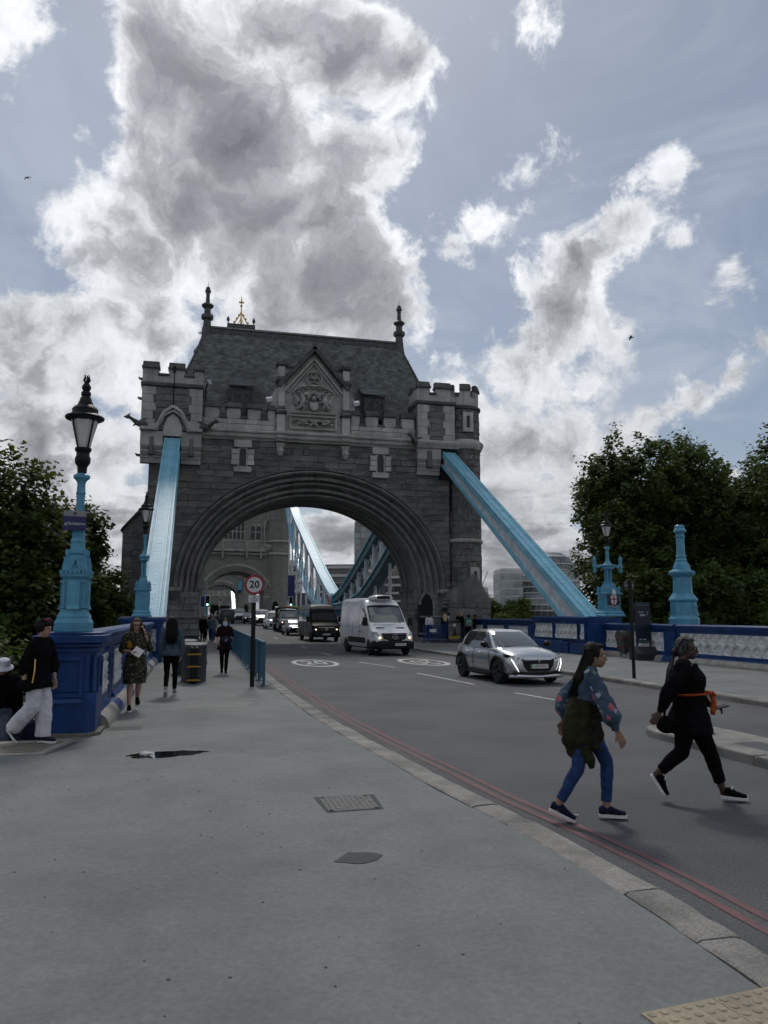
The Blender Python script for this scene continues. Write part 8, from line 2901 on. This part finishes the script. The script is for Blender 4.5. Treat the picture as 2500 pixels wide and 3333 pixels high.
    if st == 'cap':
      q.tube([hp(-.01, 0, .02), hp(-.01, 0, .07), hp(-.01, 0, .115), hp(-.01, 0, .135)], [(.108 * s, .10 * s), (.104 * s, .096 * s), (.09 * s, .085 * s), (.03 * s, .03 * s)], 18)
      q.tube([hp(-.0, 0, -.015), hp(-.0, 0, .0), hp(-.0, 0, .025)], [(.165 * s, .15 * s), (.16 * s, .145 * s), (.108 * s, .10 * s)], 20)
    if st == 'curly':
      rr = random.Random(4)
      for k in range(40):
        a = rr.uniform(0, 2 * PI); b = rr.uniform(-.6, 1.0)
        x, y, z = -.03 + .1 * math.cos(a) * math.cos(b), .1 * math.sin(a) * math.cos(b), .04 + .1 * math.sin(b)
        if x > .055 and z < .07: continue
        E(x, y, z, .035, .035, .035)
    organic(q, 'hat' if st == 'cap' else 'hair', hair['m'], T, min(voxel, .011), 2)
    if st == 'long' and detail:
      q = MB(); r2 = random.Random(9)
      bk = V3(hair.get('fall', (-.10, 0, 0))); L = hair.get('len', .38)
      for k in range(70):
        y = r2.uniform(-.088, .088); x0 = r2.uniform(-.06, .03)
        j = lambda a: r2.uniform(-a, a)
        q.tube([hp(x0, y * .6, .128 - abs(y) * .4), hp(-.075 + j(.03), y * 1.15, .06), hp(-.125 + j(.02), y * 1.25, -.09), hp(-.135 + j(.03), y * 1.4 + j(.02), -.1 - L * .5) + bk * .5, hp(-.12 + j(.05), y * 1.3 + j(.04), -.1 - L * r2.uniform(.9, 1.15)) + bk], [.004, .006, .006, .005, .0015], 5)
      q.build('hair_strands', hair['m'], T, smooth=True)
  # ---- shoes
  SH = {}
  for sd in 'LR':
    SH[sd] = shoe(T, K['an' + sd], K['to' + sd], shoes, s)
  return T, K, hp, (f, r, u), SH

# ------------------------------------------------------------------ the two women crossing the road
# woman in the floral blouse: forward +x, her right side towards the camera
T, K, hp, fr, SH = person('woman in floral blouse and blue jeans striding across the road, olive jumper round her waist', (-3.620, 6.716, 0), R(-20), 1.64,
  J=dict(pel=(.0, 0, .89), wai=(.012, 0, 1.02), che=(.045, 0, 1.21), nek=(.065, 0, 1.375), hed=(.115, 0, 1.495),
      shL=(.055, .165, 1.32), shR=(.045, -.165, 1.325), elL=(-.16, .23, 1.07), elR=(.17, -.22, 1.05), wrL=(-.17, .22, .875), wrR=(.255, -.21, .835),
      hiL=(.02, .085, .86), hiR=(-.02, -.085, .86), knL=(.20, .085, .51), knR=(-.085, -.085, .49), anL=(.18, .085, .10), anR=(-.285, -.085, .15), toL=(.36, .09, .012), toR=(-.135, -.09, .0)),
  face=(1, -.10, -.04), skin=SK_M, voxel=.0075,
  top=dict(m=C_floral, e=.018, sleeve=.93, puff=.022, cuff=.034, name='blouse', bust=.015), bottom=dict(m=C_jeans, e=.006, len=.86, name='jeans'), shoes=C_shoe_navy,
  hair=dict(style='long', m=H_dark, len=.30, fall=(-.09, 0, .02)),
  hands=dict(R=dict(d=(.40, .02, -.92), n=(.35, -.92, .15), curl=.32, side=1), L=dict(d=(-.25, .1, -.95), n=(-.3, .9, 0), curl=.5, side=-1)))
q = MB()        # jumper tied round the waist
q.tube([(-.0, 0, 1.10), (-.02, 0, 1.0), (-.04, 0, .90), (-.055, 0, .80), (-.06, -.01, .70), (-.055, -.03, .60), (-.03, -.06, .54)], [(.122, .155), (.146, .174), (.158, .18), (.16, .18), (.148, .168), (.105, .13), (.04, .06)], 28)
q.tube([(-.05, -.10, .66), (.02, -.12, .56), (.03, -.12, .49)], [.07, .055, .02], 12)
q.tube([(.09, -.12, .98), (.13, -.07, .93), (.14, .02, .92)], [.035, .04, .035], 12)
q.tube([(.09, -.12, .92), (.10, -.13, .80), (.07, -.13, .66)], [.04, .045, .03], 12)
organic(q, 'tied_jumper', C_olive, T, .009, 3, .5, .045)
q = MB(); q.tube([K['wrR'] + Vector((-.03, -.0, .035)), K['wrR'] + Vector((-.02, -.0, .022))], [.034, .034], 14); q.build('watch_strap', M_black, T)
q = MB(); q.ball(K['wrR'] + Vector((-.018, -.032, .03)), (.016, .008, .018), 10, 6); q.build('watch_face', M_steel, T)
q = MB(); q.ball(hp(-.005, .083, -.045), .007, 8, 6); q.build('earring', M_steel, T)

# woman in black with the orange scarf
T, K, hp, fr, SH = person('woman in black tunic with orange scarf at her waist and long grey braids', (-2.204, 7.156, 0), R(-29), 1.65,
  J=dict(pel=(.0, 0, .90), wai=(.02, 0, 1.06), che=(.01, 0, 1.22), nek=(-.03, 0, 1.40), hed=(.015, 0, 1.525),
      shL=(-.02, .17, 1.34), shR=(-.05, -.175, 1.34), elL=(.05, .24, 1.08), elR=(-.20, -.24, 1.10), wrL=(.24, .22, .93), wrR=(-.30, -.23, .90),
      hiL=(.05, .09, .84), hiR=(-.04, -.09, .84), knL=(.20, .09, .46), knR=(-.09, -.09, .50), anL=(.295, .085, .11), anR=(-.36, -.085, .25), toL=(.525, .09, .012), toR=(-.28, -.09, .035)),
  face=(1, -.05, -.02), skin=SK_D, girth=1.22, voxel=.0075, glasses=True,
  top=dict(m=C_black, e=.026, sleeve=.94, cuff=.04, hem=(.0, 0, .68), hem_r=(.235, .25), hip_r=(.20, .225), name='tunic', bust=.025), bottom=dict(m=C_black, e=.008, len=.80, name='leggings'), shoes=C_black,
  hair=dict(style='braids', m=H_grey),
  hands=dict(R=dict(d=(-.55, -.15, -.8), n=(-.5, -.85, .1), curl=.28, spread=.3, side=1), L=dict(d=(.9, 0, -.2), n=(.2, .3, .9), curl=.9, side=-1)))
q = MB()
rr = random.Random(8)
for k in range(34):     # braids
  y = rr.uniform(-.07, .07)
  st = hp(rr.uniform(.0, .05), y, .105 - abs(y) * .35)
  md = hp(-.10 + rr.uniform(-.02, .02), y * 1.1, .02 + rr.uniform(-.02, .03))
  kn = hp(-.135, y * .5, -.06)
  L = rr.uniform(.28, .52)
  en = kn + Vector((-.07 + rr.uniform(-.04, .05), rr.uniform(-.05, .05), -L))
  q.tube([st, hp(-.045, y * 1.25, .112), md, kn, kn * .5 + en * .5 + Vector((-.02, 0, 0)), en], [.008, .0085, .0085, .009, .0075, .004], 6)
q.build('braids', H_grey, T, smooth=True)
q = MB(); q.ball(hp(-.125, 0, -.04), (.035, .05, .045), 10, 7); q.build('hair_tie', H_dark, T, smooth=True)
q = MB()
pts = []
for i in range(25):
  a = 2 * PI * i / 24
  pts.append((.02 + .195 * math.cos(a), .215 * math.sin(a), 1.075 + .012 * math.cos(a)))
q.tube(pts, [(.022, .012)] * 25, 8)
q.tube([(.20, -.06, 1.07), (.235, -.06, 1.08), (.25, -.04, 1.07), (.225, -.05, 1.06)], [.02, .03, .025, .02], 8)
q.tube([(.22, -.06, 1.06), (.235, -.07, 1.0), (.225, -.075, .92), (.22, -.075, .87)], [(.022, .016), (.026, .014), (.026, .012), (.022, .008)], 8)
q.build('orange_scarf', C_orange, T, smooth=True)
q = MB(); q.tube([(-.20, -.17, 1.15), (-.24, -.16, .95), (-.26, -.15, .80)], [.012] * 3, 6); q.ball((-.24, -.16, .77), (.10, .06, .09), 12, 8); q.build('shoulder_bag', C_black, T, smooth=True)
ph = thing('phone', 'dark phone held by the woman in black', 'phone', (0, 0, 0))
q = MB(); c = Vector((-2.204, 7.156, 0)) + Matrix.Rotation(R(-29), 3, 'Z') @ (K['wrL'] + Vector((.11, -.01, -.005)))
q.obox(c, (.07, 0, .012), (0, .035, .005), (-.001, 0, .006)); q.build('case', M_black, ph, bevel=.004)
for sd in 'LR':
  W_, P = SH[sd]
  q = MB()
  for k in range(5): q.tube([P(.10 + .022 * k, -.024, .092 - .008 * k), P(.105 + .022 * k, 0, .105 - .009 * k), P(.11 + .022 * k, .024, .092 - .008 * k)], .004, 5)
  q.tube([P(.10, 0, .11), P(.085, -.03, .125), P(.10, -.045, .10)], .004, 5); q.tube([P(.10, 0, .11), P(.12, .03, .125), P(.13, .045, .10)], .004, 5)
  q.build('laces', C_sole, W_)
  q = MB(); q.ball(P(.235, 0, .04), (.022, .03, .022), 10, 6); q.build('toe_cap', C_sole, W_, smooth=True)

# ------------------------------------------------------------------ left pavement
# woman in white trousers coming up the steps
T, K, hp, fr, SH = person('woman in black jacket and wide white trousers stepping up beside the blue pedestal', (-9.25, 11.62, .132), R(-22), 1.66,
  J=dict(wai=(.0, 0, 1.05), hed=(.05, 0, 1.555), nek=(.01, 0, 1.41), hiL=(.0, .085, .90), hiR=(0, -.085, .90), knL=(.06, .085, .50), knR=(-.02, -.09, .50), anL=(.05, .085, .09), anR=(-.30, -.085, .20), toL=(.24, .095, 0), toR=(-.20, -.095, .02),
      elL=(.06, .24, 1.08), elR=(-.08, -.235, 1.09), wrL=(.10, .22, .86), wrR=(-.06, -.25, .86)),
  face=(.95, -.2, -.25), skin=SK_L, voxel=.010,
  top=dict(m=C_black, e=.03, sleeve=.72, cuff=.06, hem=(.02, 0, .74), hem_r=(.15, .22), hip_r=(.13, .19), name='jacket'), bottom=dict(m=C_white, e=.012, flare=.05, len=1.0, name='wide_trousers'), shoes=C_navy,
  hair=dict(style='curly', m=H_dark), hands=dict(R=dict(d=(.1, -.05, -1), n=(.2, -1, 0), curl=.35)))
q = MB(); q.tube([hp(-.02, -.085, .06), hp(.0, -.05, .12), hp(.01, 0, .135), hp(.0, .05, .12), hp(-.02, .085, .06)], [.016, .02, .022, .02, .016], 8); q.build('pink_headscarf', cloth('pink_cloth', (.35, .02, .12)), T, smooth=True)
q = MB(); q.ball((-.02, -.27, .80), (.13, .05, .085), 14, 8); q.build('handbag', C_black, T, smooth=True)
q = MB(); q.tube([(.08, -.24, 1.15), (.10, -.27, 1.0), (.09, -.29, .84)], .009, 6); q.build('bag_chain', M_gold, T)
# man in the white bucket hat on the stairs
person('man in white bucket hat and dark jacket climbing the steps at the left edge', (-10.02, 13.05, -.54), R(-80), 1.74,
  J=dict(knL=(.2, .09, .55), anL=(.14, .09, .26), toL=(.36, .09, .17), knR=(.02, -.09, .48), anR=(-.1, -.09, .09), toR=(.12, -.09, 0)), face=(1, 0, -.35), skin=SK_M, girth=1.15, voxel=.012,
  top=dict(m=C_black, e=.04, sleeve=.97, name='jacket'), bottom=dict(m=cloth('faded_jeans', (.10, .12, .16)), e=.02, name='jeans'), shoes=C_navy, hair=dict(style='cap', m=C_white))
person('person in dark clothes farther down the steps, half hidden by the pedestal', (-9.75, 14.6, -1.4), R(-85), 1.70, voxel=.016, top=dict(m=C_navy, e=.03, name='coat'), bottom=dict(m=cloth('lilac_trousers', (.2, .2, .28)), e=.015), hair=dict(style='short', m=H_dark), skin=SK_M, detail=False)
# woman in the patterned dress, phone at her ear
T, K, hp, fr, SH = person('woman in dark patterned dress talking on a phone and holding a paper', (-8.24, 15.25, .122), R(-83), 1.68,
  J=dict(elL=(.02, .25, 1.12), wrL=(.07, .15, 1.42), elR=(.0, -.235, 1.10), wrR=(.20, -.07, 1.08), knL=(.08, .075, .50), knR=(.06, -.075, .50), anL=(-.12, .07, .22), toL=(.04, .08, .07), anR=(.1, -.08, .09), toR=(.30, -.085, 0)),
  face=(1, -.05, -.12), skin=SK_L, voxel=.010, glasses=True, girth=1.08,
  top=dict(m=C_dress, e=.016, sleeve=.48, name='dress_top', bust=.02), bottom=dict(m=C_dress, e=.018, skirt=.50, name='dress_skirt'), shoes=C_black,
  hair=dict(style='long', m=H_brown, len=.36, front=True), hands=dict(L=dict(d=(.1, -.25, .95), n=(.2, .95, .2), curl=.7), R=dict(d=(.7, .7, .1), n=(.3, -.3, .9), curl=.8)))
q = MB(); q.obox(K['wrR'] + Vector((.09, .09, .0)), (.06, .07, -.04), (-.02, .05, .06), (.002, 0, .001)); q.build('paper', mat('paper', (.7, .7, .68)), T)
q = MB(); q.obox(K['wrL'] + Vector((.0, -.02, .10)), (.012, .0, .07), (0, .008, 0), (.03, 0, -.005)); q.build('phone', M_black, T)
q = MB(); q.tube([K['wrL'] - Vector((0, 0, .03)), K['wrL'] - Vector((0, 0, .015))], [.032, .032], 12); q.build('watch', M_black, T)
q = MB(); q.ball((.13, -.12, 1.20), (.03, .05, .07), 8, 6); q.build('yellow_strap', cloth('mustard_cloth', (.30, .17, .03)), T, smooth=True)
# woman with the denim jacket, seen from behind
T, K, hp, fr, SH = person('woman in denim jacket and black leggings walking away, long dark hair', (-7.66, 17.8, .122), R(88), 1.70,
  J=dict(knL=(.04, .085, .50), anL=(-.16, .085, .16), toL=(-.02, .09, .0), knR=(.10, -.085, .50), anR=(.12, -.085, .09), toR=(.32, -.09, 0)), face=(1, 0, 0), skin=SK_L, voxel=.011,
  top=dict(m=C_denim, e=.028, sleeve=.98, hem=(0, 0, .86), hem_r=(.14, .19), name='denim_jacket'), bottom=dict(m=C_black, e=.006, len=.88, name='leggings'), shoes=C_grey, hair=dict(style='long', m=H_dark, len=.34, front=True))
# masked woman walking towards the camera
T, K, hp, fr, SH = person('woman in black with a pale blue face mask walking towards the camera', (-6.28, 23.9, .122), R(-90), 1.64,
  J=dict(elL=(-.02, .22, 1.08), wrL=(.16, .10, 1.02), elR=(-.05, -.23, 1.09), wrR=(.06, -.20, .95), knL=(.10, .06, .50), anL=(.12, .045, .09), toL=(.33, .05, 0), knR=(.02, -.075, .49), anR=(-.15, -.06, .14), toR=(.02, -.065, .0)), face=(1, 0, 0), skin=SK_L, voxel=.012, mask=True,
  top=dict(m=cloth('dark_plum', (.018, .008, .010)), e=.02, sleeve=.4, hem=(0, 0, .72), hem_r=(.19, .24), name='tunic'), bottom=dict(m=C_black, e=.006, name='leggings'), shoes=C_black, hair=dict(style='long', m=H_dark, len=.36, front=True))
q = MB(); q.ball((.17, .05, 1.0), (.07, .16, .13), 12, 8); q.build('folded_coat', C_navy, T, smooth=True)

# walkers under the arch and at the far tower, smaller in the picture
G1 = 'walkers under the left side of the arch'
far = [
  ('dark-haired walker in black and white at the tower pier, leftmost under the arch', -6.95, 58.0, -1, C_black, C_jeans, H_dark, SK_M, 1.66),
  ('walker in a long black outfit coming towards the camera under the arch', -6.60, 53.0, -1, C_black, C_black, H_brown, SK_L, 1.68),
  ('pale-topped walker just behind the one in long black', -6.42, 55.6, -1, C_grey, C_black, H_blond, SK_L, 1.70),
  ('walker with shoulder bag and blue trousers under the arch', -6.08, 51.5, -1, C_denim, C_jeans, H_dark, SK_L, 1.66),
  ('walker in blue and grey behind the bag carrier under the arch', -5.92, 53.4, -1, C_grey, C_jeans, H_brown, SK_L, 1.72),
  ('distant dark-clad walker on the side span behind the guard rail', -5.85, 66.0, -1, C_navy, C_jeans, H_dark, SK_M, 1.70)]
for i, (lab, x, y, d, tm, bm_, hm, sk, h) in enumerate(far):
  J = {} if i % 2 else dict(knL=(-.03, .09, .48), anL=(-.26, .085, .14), toL=(-.09, .095, 0), knR=(.10, -.09, .49), anR=(.17, -.085, .09), toR=(.37, -.095, 0))
  T, K, hp, fr, SH = person(lab, (x, y, zl(y)), R(-90 + (i % 3 - 1) * 6), h, J={k: Vector(v) * (h / 1.68) for k, v in J.items()}, skin=sk, voxel=.022, detail=False, group=G1,
    top=dict(m=tm, e=.03 if i != 1 else .05, sleeve=.9, hem=(0, 0, .8 if i != 1 else .55), hem_r=(.15, .2), name='coat'), bottom=dict(m=bm_, e=.025), hair=dict(style='long' if i % 2 == 0 else 'short', m=hm, len=.25), shoes=C_black)
  if i == 3:
    q = MB(); q.ball((.05, -.25, .95), (.14, .07, .15), 10, 7); q.build('shoulder_bag', C_black, T, smooth=True)
# group at the right side of the tower
G2 = 'people by the railing at the turret'
right = [
  ('person in white top and dark cap beside the pointed doorway', 7.75, 48.6, .27, 70, C_white, C_black, dict(style='short', m=H_dark), SK_M, 1.64),
  ('woman with long blond hair and dark blue top by the railing', 8.75, 48.4, .27, 85, C_navy, C_jeans, dict(style='long', m=H_blond, len=.28), SK_L, 1.66),
  ('man in pale striped shirt next to the blond woman', 9.10, 48.7, .27, 150, C_lilac, C_jeans, dict(style='short', m=H_dark), SK_L, 1.74),
  ('grey-haired person raising a hand behind the striped football shirt', 9.95, 48.6, .27, 120, C_black, C_black, dict(style='short', m=H_blond), SK_L, 1.74),
  ('person in green and white striped football shirt with number 1 and black shorts', 9.75, 46.6, .122, 80, C_green, C_black, dict(style='short', m=H_dark), SK_M, 1.76),
  ('dark-haired person in black beside the green striped shirt', 10.25, 46.9, .122, 170, C_black, C_jeans, dict(style='bun', m=H_dark), SK_M, 1.74)]
for i, (lab, x, y, z, rz, tm, bm_, hr, sk, h) in enumerate(right):
  J = dict(knL=(.02, .09, .48), anL=(.0, .09, .09), toL=(.2, .1, 0), knR=(.0, -.09, .48), anR=(-.02, -.09, .09), toR=(.18, -.1, 0))
  if i == 3: J.update(elL=(.12, .28, 1.30), wrL=(.14, .12, 1.52))
  T, K, hp, fr, SH = person(lab, (x, y, z), R(rz), h, J={k: Vector(v) * (h / 1.68) for k, v in J.items()}, skin=sk, voxel=.02, detail=False, group=G2,
    top=dict(m=tm, e=.03, sleeve=.45 if i in (2, 4) else .9, name='shirt'), bottom=dict(m=bm_, e=.04 if i == 4 else .02, len=.05 if i == 4 else 1.0, name='shorts' if i == 4 else 'trousers'), hair=hr, shoes=C_black)
  if i in (2, 4):
    q = MB()
    if i == 4:
      for y_ in (-.13, -.065, .0, .065, .13):
        q.tube([(-.128 + abs(y_) * .25, y_, 1.0), (-.148 + abs(y_) * .25, y_, 1.15), (-.150 + abs(y_) * .25, y_, 1.28), (-.105 + abs(y_) * .2, y_, 1.42)], [(.008, .016)] * 4, 6)
    else:
      for k in range(5):
        pts = [(.155 * math.cos(a), .205 * math.sin(a), 1.08 + .07 * k) for a in [2 * PI * j / 16 for j in range(17)]]
        q.tube(pts, .012, 6)
    q.build('shirt_stripe', C_white if i == 4 else C_navy, T)
    if i == 4:
      t = text_mesh('shirt_number', '1', .26, C_black, T, (-.165, 0, 1.22), (R(90), 0, R(-90)), .004)
# heads of two people on the side span beyond the truck
for k, (x, y) in enumerate(((4.9, 71.5), (5.4, 73.5))):
  person(('dark-haired walker on the far footway behind the sports car', 'fair-haired walker just behind on the far footway')[k], (x, y, zl(y)), R(-90), 1.7, skin=SK_L, voxel=.024, detail=False, group='walkers on the far footway',
      top=dict(m=(C_navy, C_grey)[k], e=.03, name='coat'), bottom=dict(m=C_black, e=.02), hair=dict(style='short', m=(H_dark, H_brown)[k]))

# ------------------------------------------------------------------ street furniture
# speed limit sign
SG = thing('speed_limit_sign', 'round red and white 20 speed limit sign on a black post', 'sign', (-5.76, 19.55, .12))
q = MB(); q.tube([(0, 0, 0), (0, 0, 2.72)], .055, 14); q.build('post', M_black, SG, smooth=40)
def disc(y0, y1, r, z, n=40):
  q = MB(); q.tube([(0, y0, z), (0, y1, z)], r, n); return q
disc(-.085, -.07, .245, 2.5).build('red_ring', mat('sign_red', (.30, .02, .035), .5), SG)
disc(-.089, -.0855, .19, 2.5).build('white_face', mat('sign_white', (.55, .55, .58), .5), SG)
text_mesh('speed_digits', '20', .25, M_ptext, SG, (0, -.092, 2.5), FACE_CAM, .001, bold=.006)
q = MB(); q.box(-.14, .14, -.08, -.068, 2.06, 2.24); q.build('notice_plate', mat('sign_white', (.55, .55, .58)), SG)
q = MB(); q.prism([(-.035, 2.165), (.035, 2.165), (0, 2.225)], 'y', -.083, -.0805); q.build('camera_symbol', mat('olive_symbol', (.12, .11, .03), .6), SG)
for z_, w_ in ((2.145, .10), (2.115, .085), (2.09, .06)):
  q = MB(); q.box(-w_, w_, -.0815, -.0802, z_ - .006, z_ + .006); q.build('small_print', mat('faint_print', (.2, .2, .24), .6), SG)
for z in (2.4, 2.6):
  q = MB(); q.box(-.07, .07, -.07, .06, z - .02, z + .02); q.build('clamp', M_black, SG)
# pole with the back of a round sign, right side
PR = thing('sign_pole', 'black pole with the blank grey back of a round sign, right pavement', 'sign', (4.74, 19.5, .12))
q = MB(); q.tube([(0, 0, 0), (0, 0, 2.72)], .048, 12); q.build('post', M_black, PR, smooth=40)
q = MB(); q.tube([(0, .055, 2.58), (0, .07, 2.58)], .155, 28); q.build('disc_back', mat('sign_back', (.10, .10, .105), .5), PR)
q = MB(); q.box(-.13, .13, .03, .056, 2.57, 2.59); q.build('bracket', M_steel, PR)
# blue guard rail
GR = thing('guard_rail', 'long blue vertical-bar pedestrian guard rail along the left kerb', 'railing', (-5.46, 19.75, .12))
M_rail = mat('mid_blue_paint', (.03, .125, .205), .5, col2=(.022, .095, .16), scale=4)
n = 0
Lr = 30.0
def rx(y): return .0 + .12 * min(1, y / 14.0)
q = MB(); q.bar((rx(0), 0, 1.06), (rx(14), 14, 1.06), .07, .05); q.bar((rx(14), 14, 1.06), (rx(Lr), Lr, 1.06), .07, .05); q.build('top_rail', M_rail, GR)
q = MB(); q.bar((rx(0), 0, .18), (rx(14), 14, .18), .05, .04); q.bar((rx(14), 14, .18), (rx(Lr), Lr, .18), .05, .04); q.build('bottom_rail', M_rail, GR)
pm = MB(); pm.box(-.035, .035, -.035, .035, 0, 1.08); pm = pm.mesh('post', M_rail)
fm = MB(); fm.box(-.09, .09, -.07, .07, 0, .02); fm = fm.mesh('base_plate', M_rail)
bm_ = MB(); bm_.box(-.012, .012, -.022, .022, .2, 1.04); bm_ = bm_.mesh('bar', M_rail)
y = 0.0
while y <= Lr:
  for nm, me in (('post', pm), ('base_plate', fm)):
    o = link_mesh(nm, me, GR); o.location = (rx(y), y, 0)
  y += 1.5
pl = []
k = 0
y = .09
while y < Lr:
  if (y % 1.5) > .06:
    pl.append((Matrix.Translation((rx(y), y, 0)), -y))
  y += .085
pieces('bar', GR, [bm_], pl, M_rail, 300, 'bars')
# pointed-oval dark steel boxes
def lens(w, L, n=14):
  pts = []
  for i in range(n + 1):
    t = -1 + 2 * i / n; pts.append((w * (1 - abs(t) ** 2.2) + .06 * (1 - abs(t) ** 12), t * L))
  return pts + [(-x, y) for x, y in reversed(pts[1:-1])]
def drum(loc, label, straps):
  T = thing('steel_box', label, 'bin', loc, 0, 'dark pointed-oval boxes on the left pavement')
  M_d = mat('drum_grey', (.028, .030, .033), .45, col2=(.04, .041, .042), scale=4)
  q = MB(); q.prism(lens(.27, 1.1), 'z', 0, .93); q.build('shell', M_d, T, smooth=35)
  q = MB(); q.prism(lens(.285, 1.13), 'z', .931, .985); q.build('lid', mat('drum_lid', (.15, .155, .155), .6), T, bevel=.01)
  q = MB(); q.box(-.10, .10, -1.16, -1.02, .03, .92); q.build('front_spine', M_black, T, bevel=.03)
  for z in ((.12, .46, .77) if straps else ()):
    st = thing('strap', None, None); st.parent = T
    q = MB(); q.box(-.17, .17, -1.175, -1.0, z + .001, z + .045); q.build('strap_black', M_black, st)
    q = MB(); q.box(-.17, .17, -1.18, -1.0, z - .04, z); q.build('strap_yellow', mat('strap_yellow', (.42, .24, .02), .6), st)
  q = MB(); q.box(.30, .345, -.05, .05, .42, .52); q.build('hinge', M_black, T)
  return T
drum((-7.16, 21.75, .122), 'dark grey pointed-oval steel box with three yellow straps on the left pavement', True)
drum((-7.42, 24.6, .122), 'second dark steel box, directly behind the one with yellow straps', False)
# information totem
TM = thing('information_totem', 'tall dark navy information totem on a wedge-shaped base', 'sign', (10.0, 27.3, .12), R(-8))
M_tot = mat('totem_navy', (.006, .012, .025), .3)
q = MB(); q.box(-.30, .30, -.06, .06, .66, 2.24); q.build('panel', M_tot, TM, bevel=.01)
q = MB(); q.box(-.26, .26, -.066, -.061, 2.12, 2.17); q.box(-.26, .26, -.066, -.061, .70, .75); q.build('edge_bands', mat('totem_teal', (.06, .12, .12), .4), TM)
for x in (-.27, .27):
  q = MB(); q.box(x - .02, x + .02, -.05, .05, .4, .7); q.build('leg', M_tot, TM)
q = MB(); q.prism([(-.42, 0), (.34, 0), (.34, .50), (-.10, .52), (-.42, .26)], 'x', -.46, .46); q.build('base', mat('totem_base', (.02, .024, .03), .75), TM)
for x0, x1, z_ in ((-.2, .0, 1.86), (-.13, .09, 1.77), (-.13, .08, 1.72), (.15, .2, 1.86), (.15, .19, 1.77), (-.19, -.1, .80), (-.05, .08, .80)):
  q = MB(); q.box(x0, x1, -.0655, -.0605, z_ - .011, z_ + .011); q.build('small_print', M_wtext, TM)
# rounded wheeled bin behind it
WB = thing('wheeled_bin', 'dark grey rounded litter trolley with red trim beside the totem', 'bin', (10.35, 29.1, .12))
M_bin = mat('bin_grey', (.075, .07, .066), .6, col2=(.05, .048, .045), scale=4); M_binr = mat('bin_red', (.22, .02, .02), .5)
q = MB(); q.frust(-.28, .28, -.24, .24, .2, -.36, .36, -.3, .3, .80); q.build('body', M_bin, WB, bevel=.03)
q = MB()
prof = [(-.30, .82), (.30, .82)] + [(.30 * math.cos(a), .82 + .28 * math.sin(a)) for a in [PI * i / 10 for i in range(11)]]
q.prism(prof[2:], 'x', -.38, .38); q.build('lid', M_bin, WB, smooth=40)
for z in (.80, .42):
  q = MB(); w = .37 if z > .5 else .33
  q.box(-w, w, -w * .85, w * .85, z - .015, z + .015); q.build('trim', M_binr, WB)
for x in (-.22, .22):
  for y in (-.15, .15):
    q = MB(); q.tube([(x - .03, y, .09), (x + .03, y, .09)], .09, 12); q.build('wheel', M_steel, WB)
# traffic lights under the main tower
def signal(loc, label):
  T = thing('traffic_light', label, 'traffic light', loc, 0, 'traffic lights on the bridge')
  q = MB(); q.tube([(0, 0, 0), (0, 0, 2.4)], .09, 10); q.build('pole', M_sky_blue, T)
  q = MB(); q.box(-.30, .30, -.02, .02, 2.15, 3.55); q.build('backing_board', M_panel, T)
  q = MB(); q.box(-.22, .22, -.12, -.021, 2.23, 3.47); q.build('head', M_black, T)
  for k, (nm, m) in enumerate((('green_lens', mat('green_light', (.2, .9, .5), .3, emit=(.35, 1, .65), estr=2.5)), ('amber_lens', M_black), ('red_lens', M_black))):
    q = MB(); q.tube([(0, -.14, 2.45 + .38 * k), (0, -.12, 2.45 + .38 * k)], .13, 16); q.build(nm, m, T)
  return T
signal((-5.75, 92, zl(92)), 'traffic light showing green, left side of the bridge roadway')
signal((4.9, 100, zl(100)), 'traffic light showing green, right of the speed limit sign')
for x, y, lab in ((5.4, 104, 'right'), (-6.0, 96, 'left')):
  T = thing('banner_board', 'dark blue upright board on the %s footway below the main tower' % lab, 'sign', (x, y, zl(y)))
  q = MB(); q.tube([(0, .1, 0), (0, .1, 4.2)], .08, 8); q.build('post', M_sky_blue, T)
  q = MB(); q.box(-.45, .45, -.05, .05, 2.2 if x < 0 else 3.0, 3.4 if x < 0 else 6.4); q.build('board', M_navy, T)
# crowd barrier and poster at the right of the tower
CB = thing('crowd_barrier', 'dark blue slatted barrier in front of the pointed doorway', 'barrier', (8.55, 46.9, .122))
q = MB(); q.bar((-1.75, 0, 1.08), (1.05, 0, 1.08), .05, .05); q.bar((-1.75, 0, .15), (1.05, 0, .15), .05, .05); q.build('rails', M_deep_blue, CB)
bmm = MB(); bmm.box(-.02, .02, -.015, .015, .15, 1.08); bmm = bmm.mesh('bar', M_deep_blue)
for k in range(34):
  o = link_mesh('bar', bmm, CB); o.location = (-1.72 + .083 * k, 0, 0)
for x in (-1.7, -.3, 1.0):
  q = MB(); q.box(x - .03, x + .03, -.3, .3, 0, .05); q.build('foot', M_deep_blue, CB)
q = MB(); q.box(-1.3, -.85, -.04, -.02, .66, .86); q.build('notice', M_panel, CB)
PB = thing('poster_board', 'black framed poster board leaning on the crowd barrier', 'poster', (8.75, 46.5, .122))
M_post = mat('poster_print', (.05, .052, .05), .6, col2=(.14, .14, .13), scale=3)
q = MB(); q.box(-.46, .46, -.03, .03, .06, 1.30); q.build('frame', M_black, PB)
q = MB(); q.box(-.40, .40, -.036, -.031, .12, 1.24); q.build('print', M_post, PB)
q = MB(); q.lathe([(.10, 0), (.10, .01)], (0, 0, 0), 16);
q = MB(); q.tube([(0, -.04, 1.1), (0, -.037, 1.1)], .10, 18); q.build('round_emblem', M_conc, PB)
q = MB(); q.box(-.36, .36, -.041, -.037, .26, .42); q.build('yellow_strip', mat('poster_yellow', (.30, .24, .03), .6), PB)
q = MB(); q.box(-.10, -.02, -.041, -.037, .5, .85); q.box(.02, .1, -.041, -.037, .5, .85); q.box(-.2, .2, -.0405, -.037, .46, .5); q.build('tower_picture', M_black, PB)

bake_all()
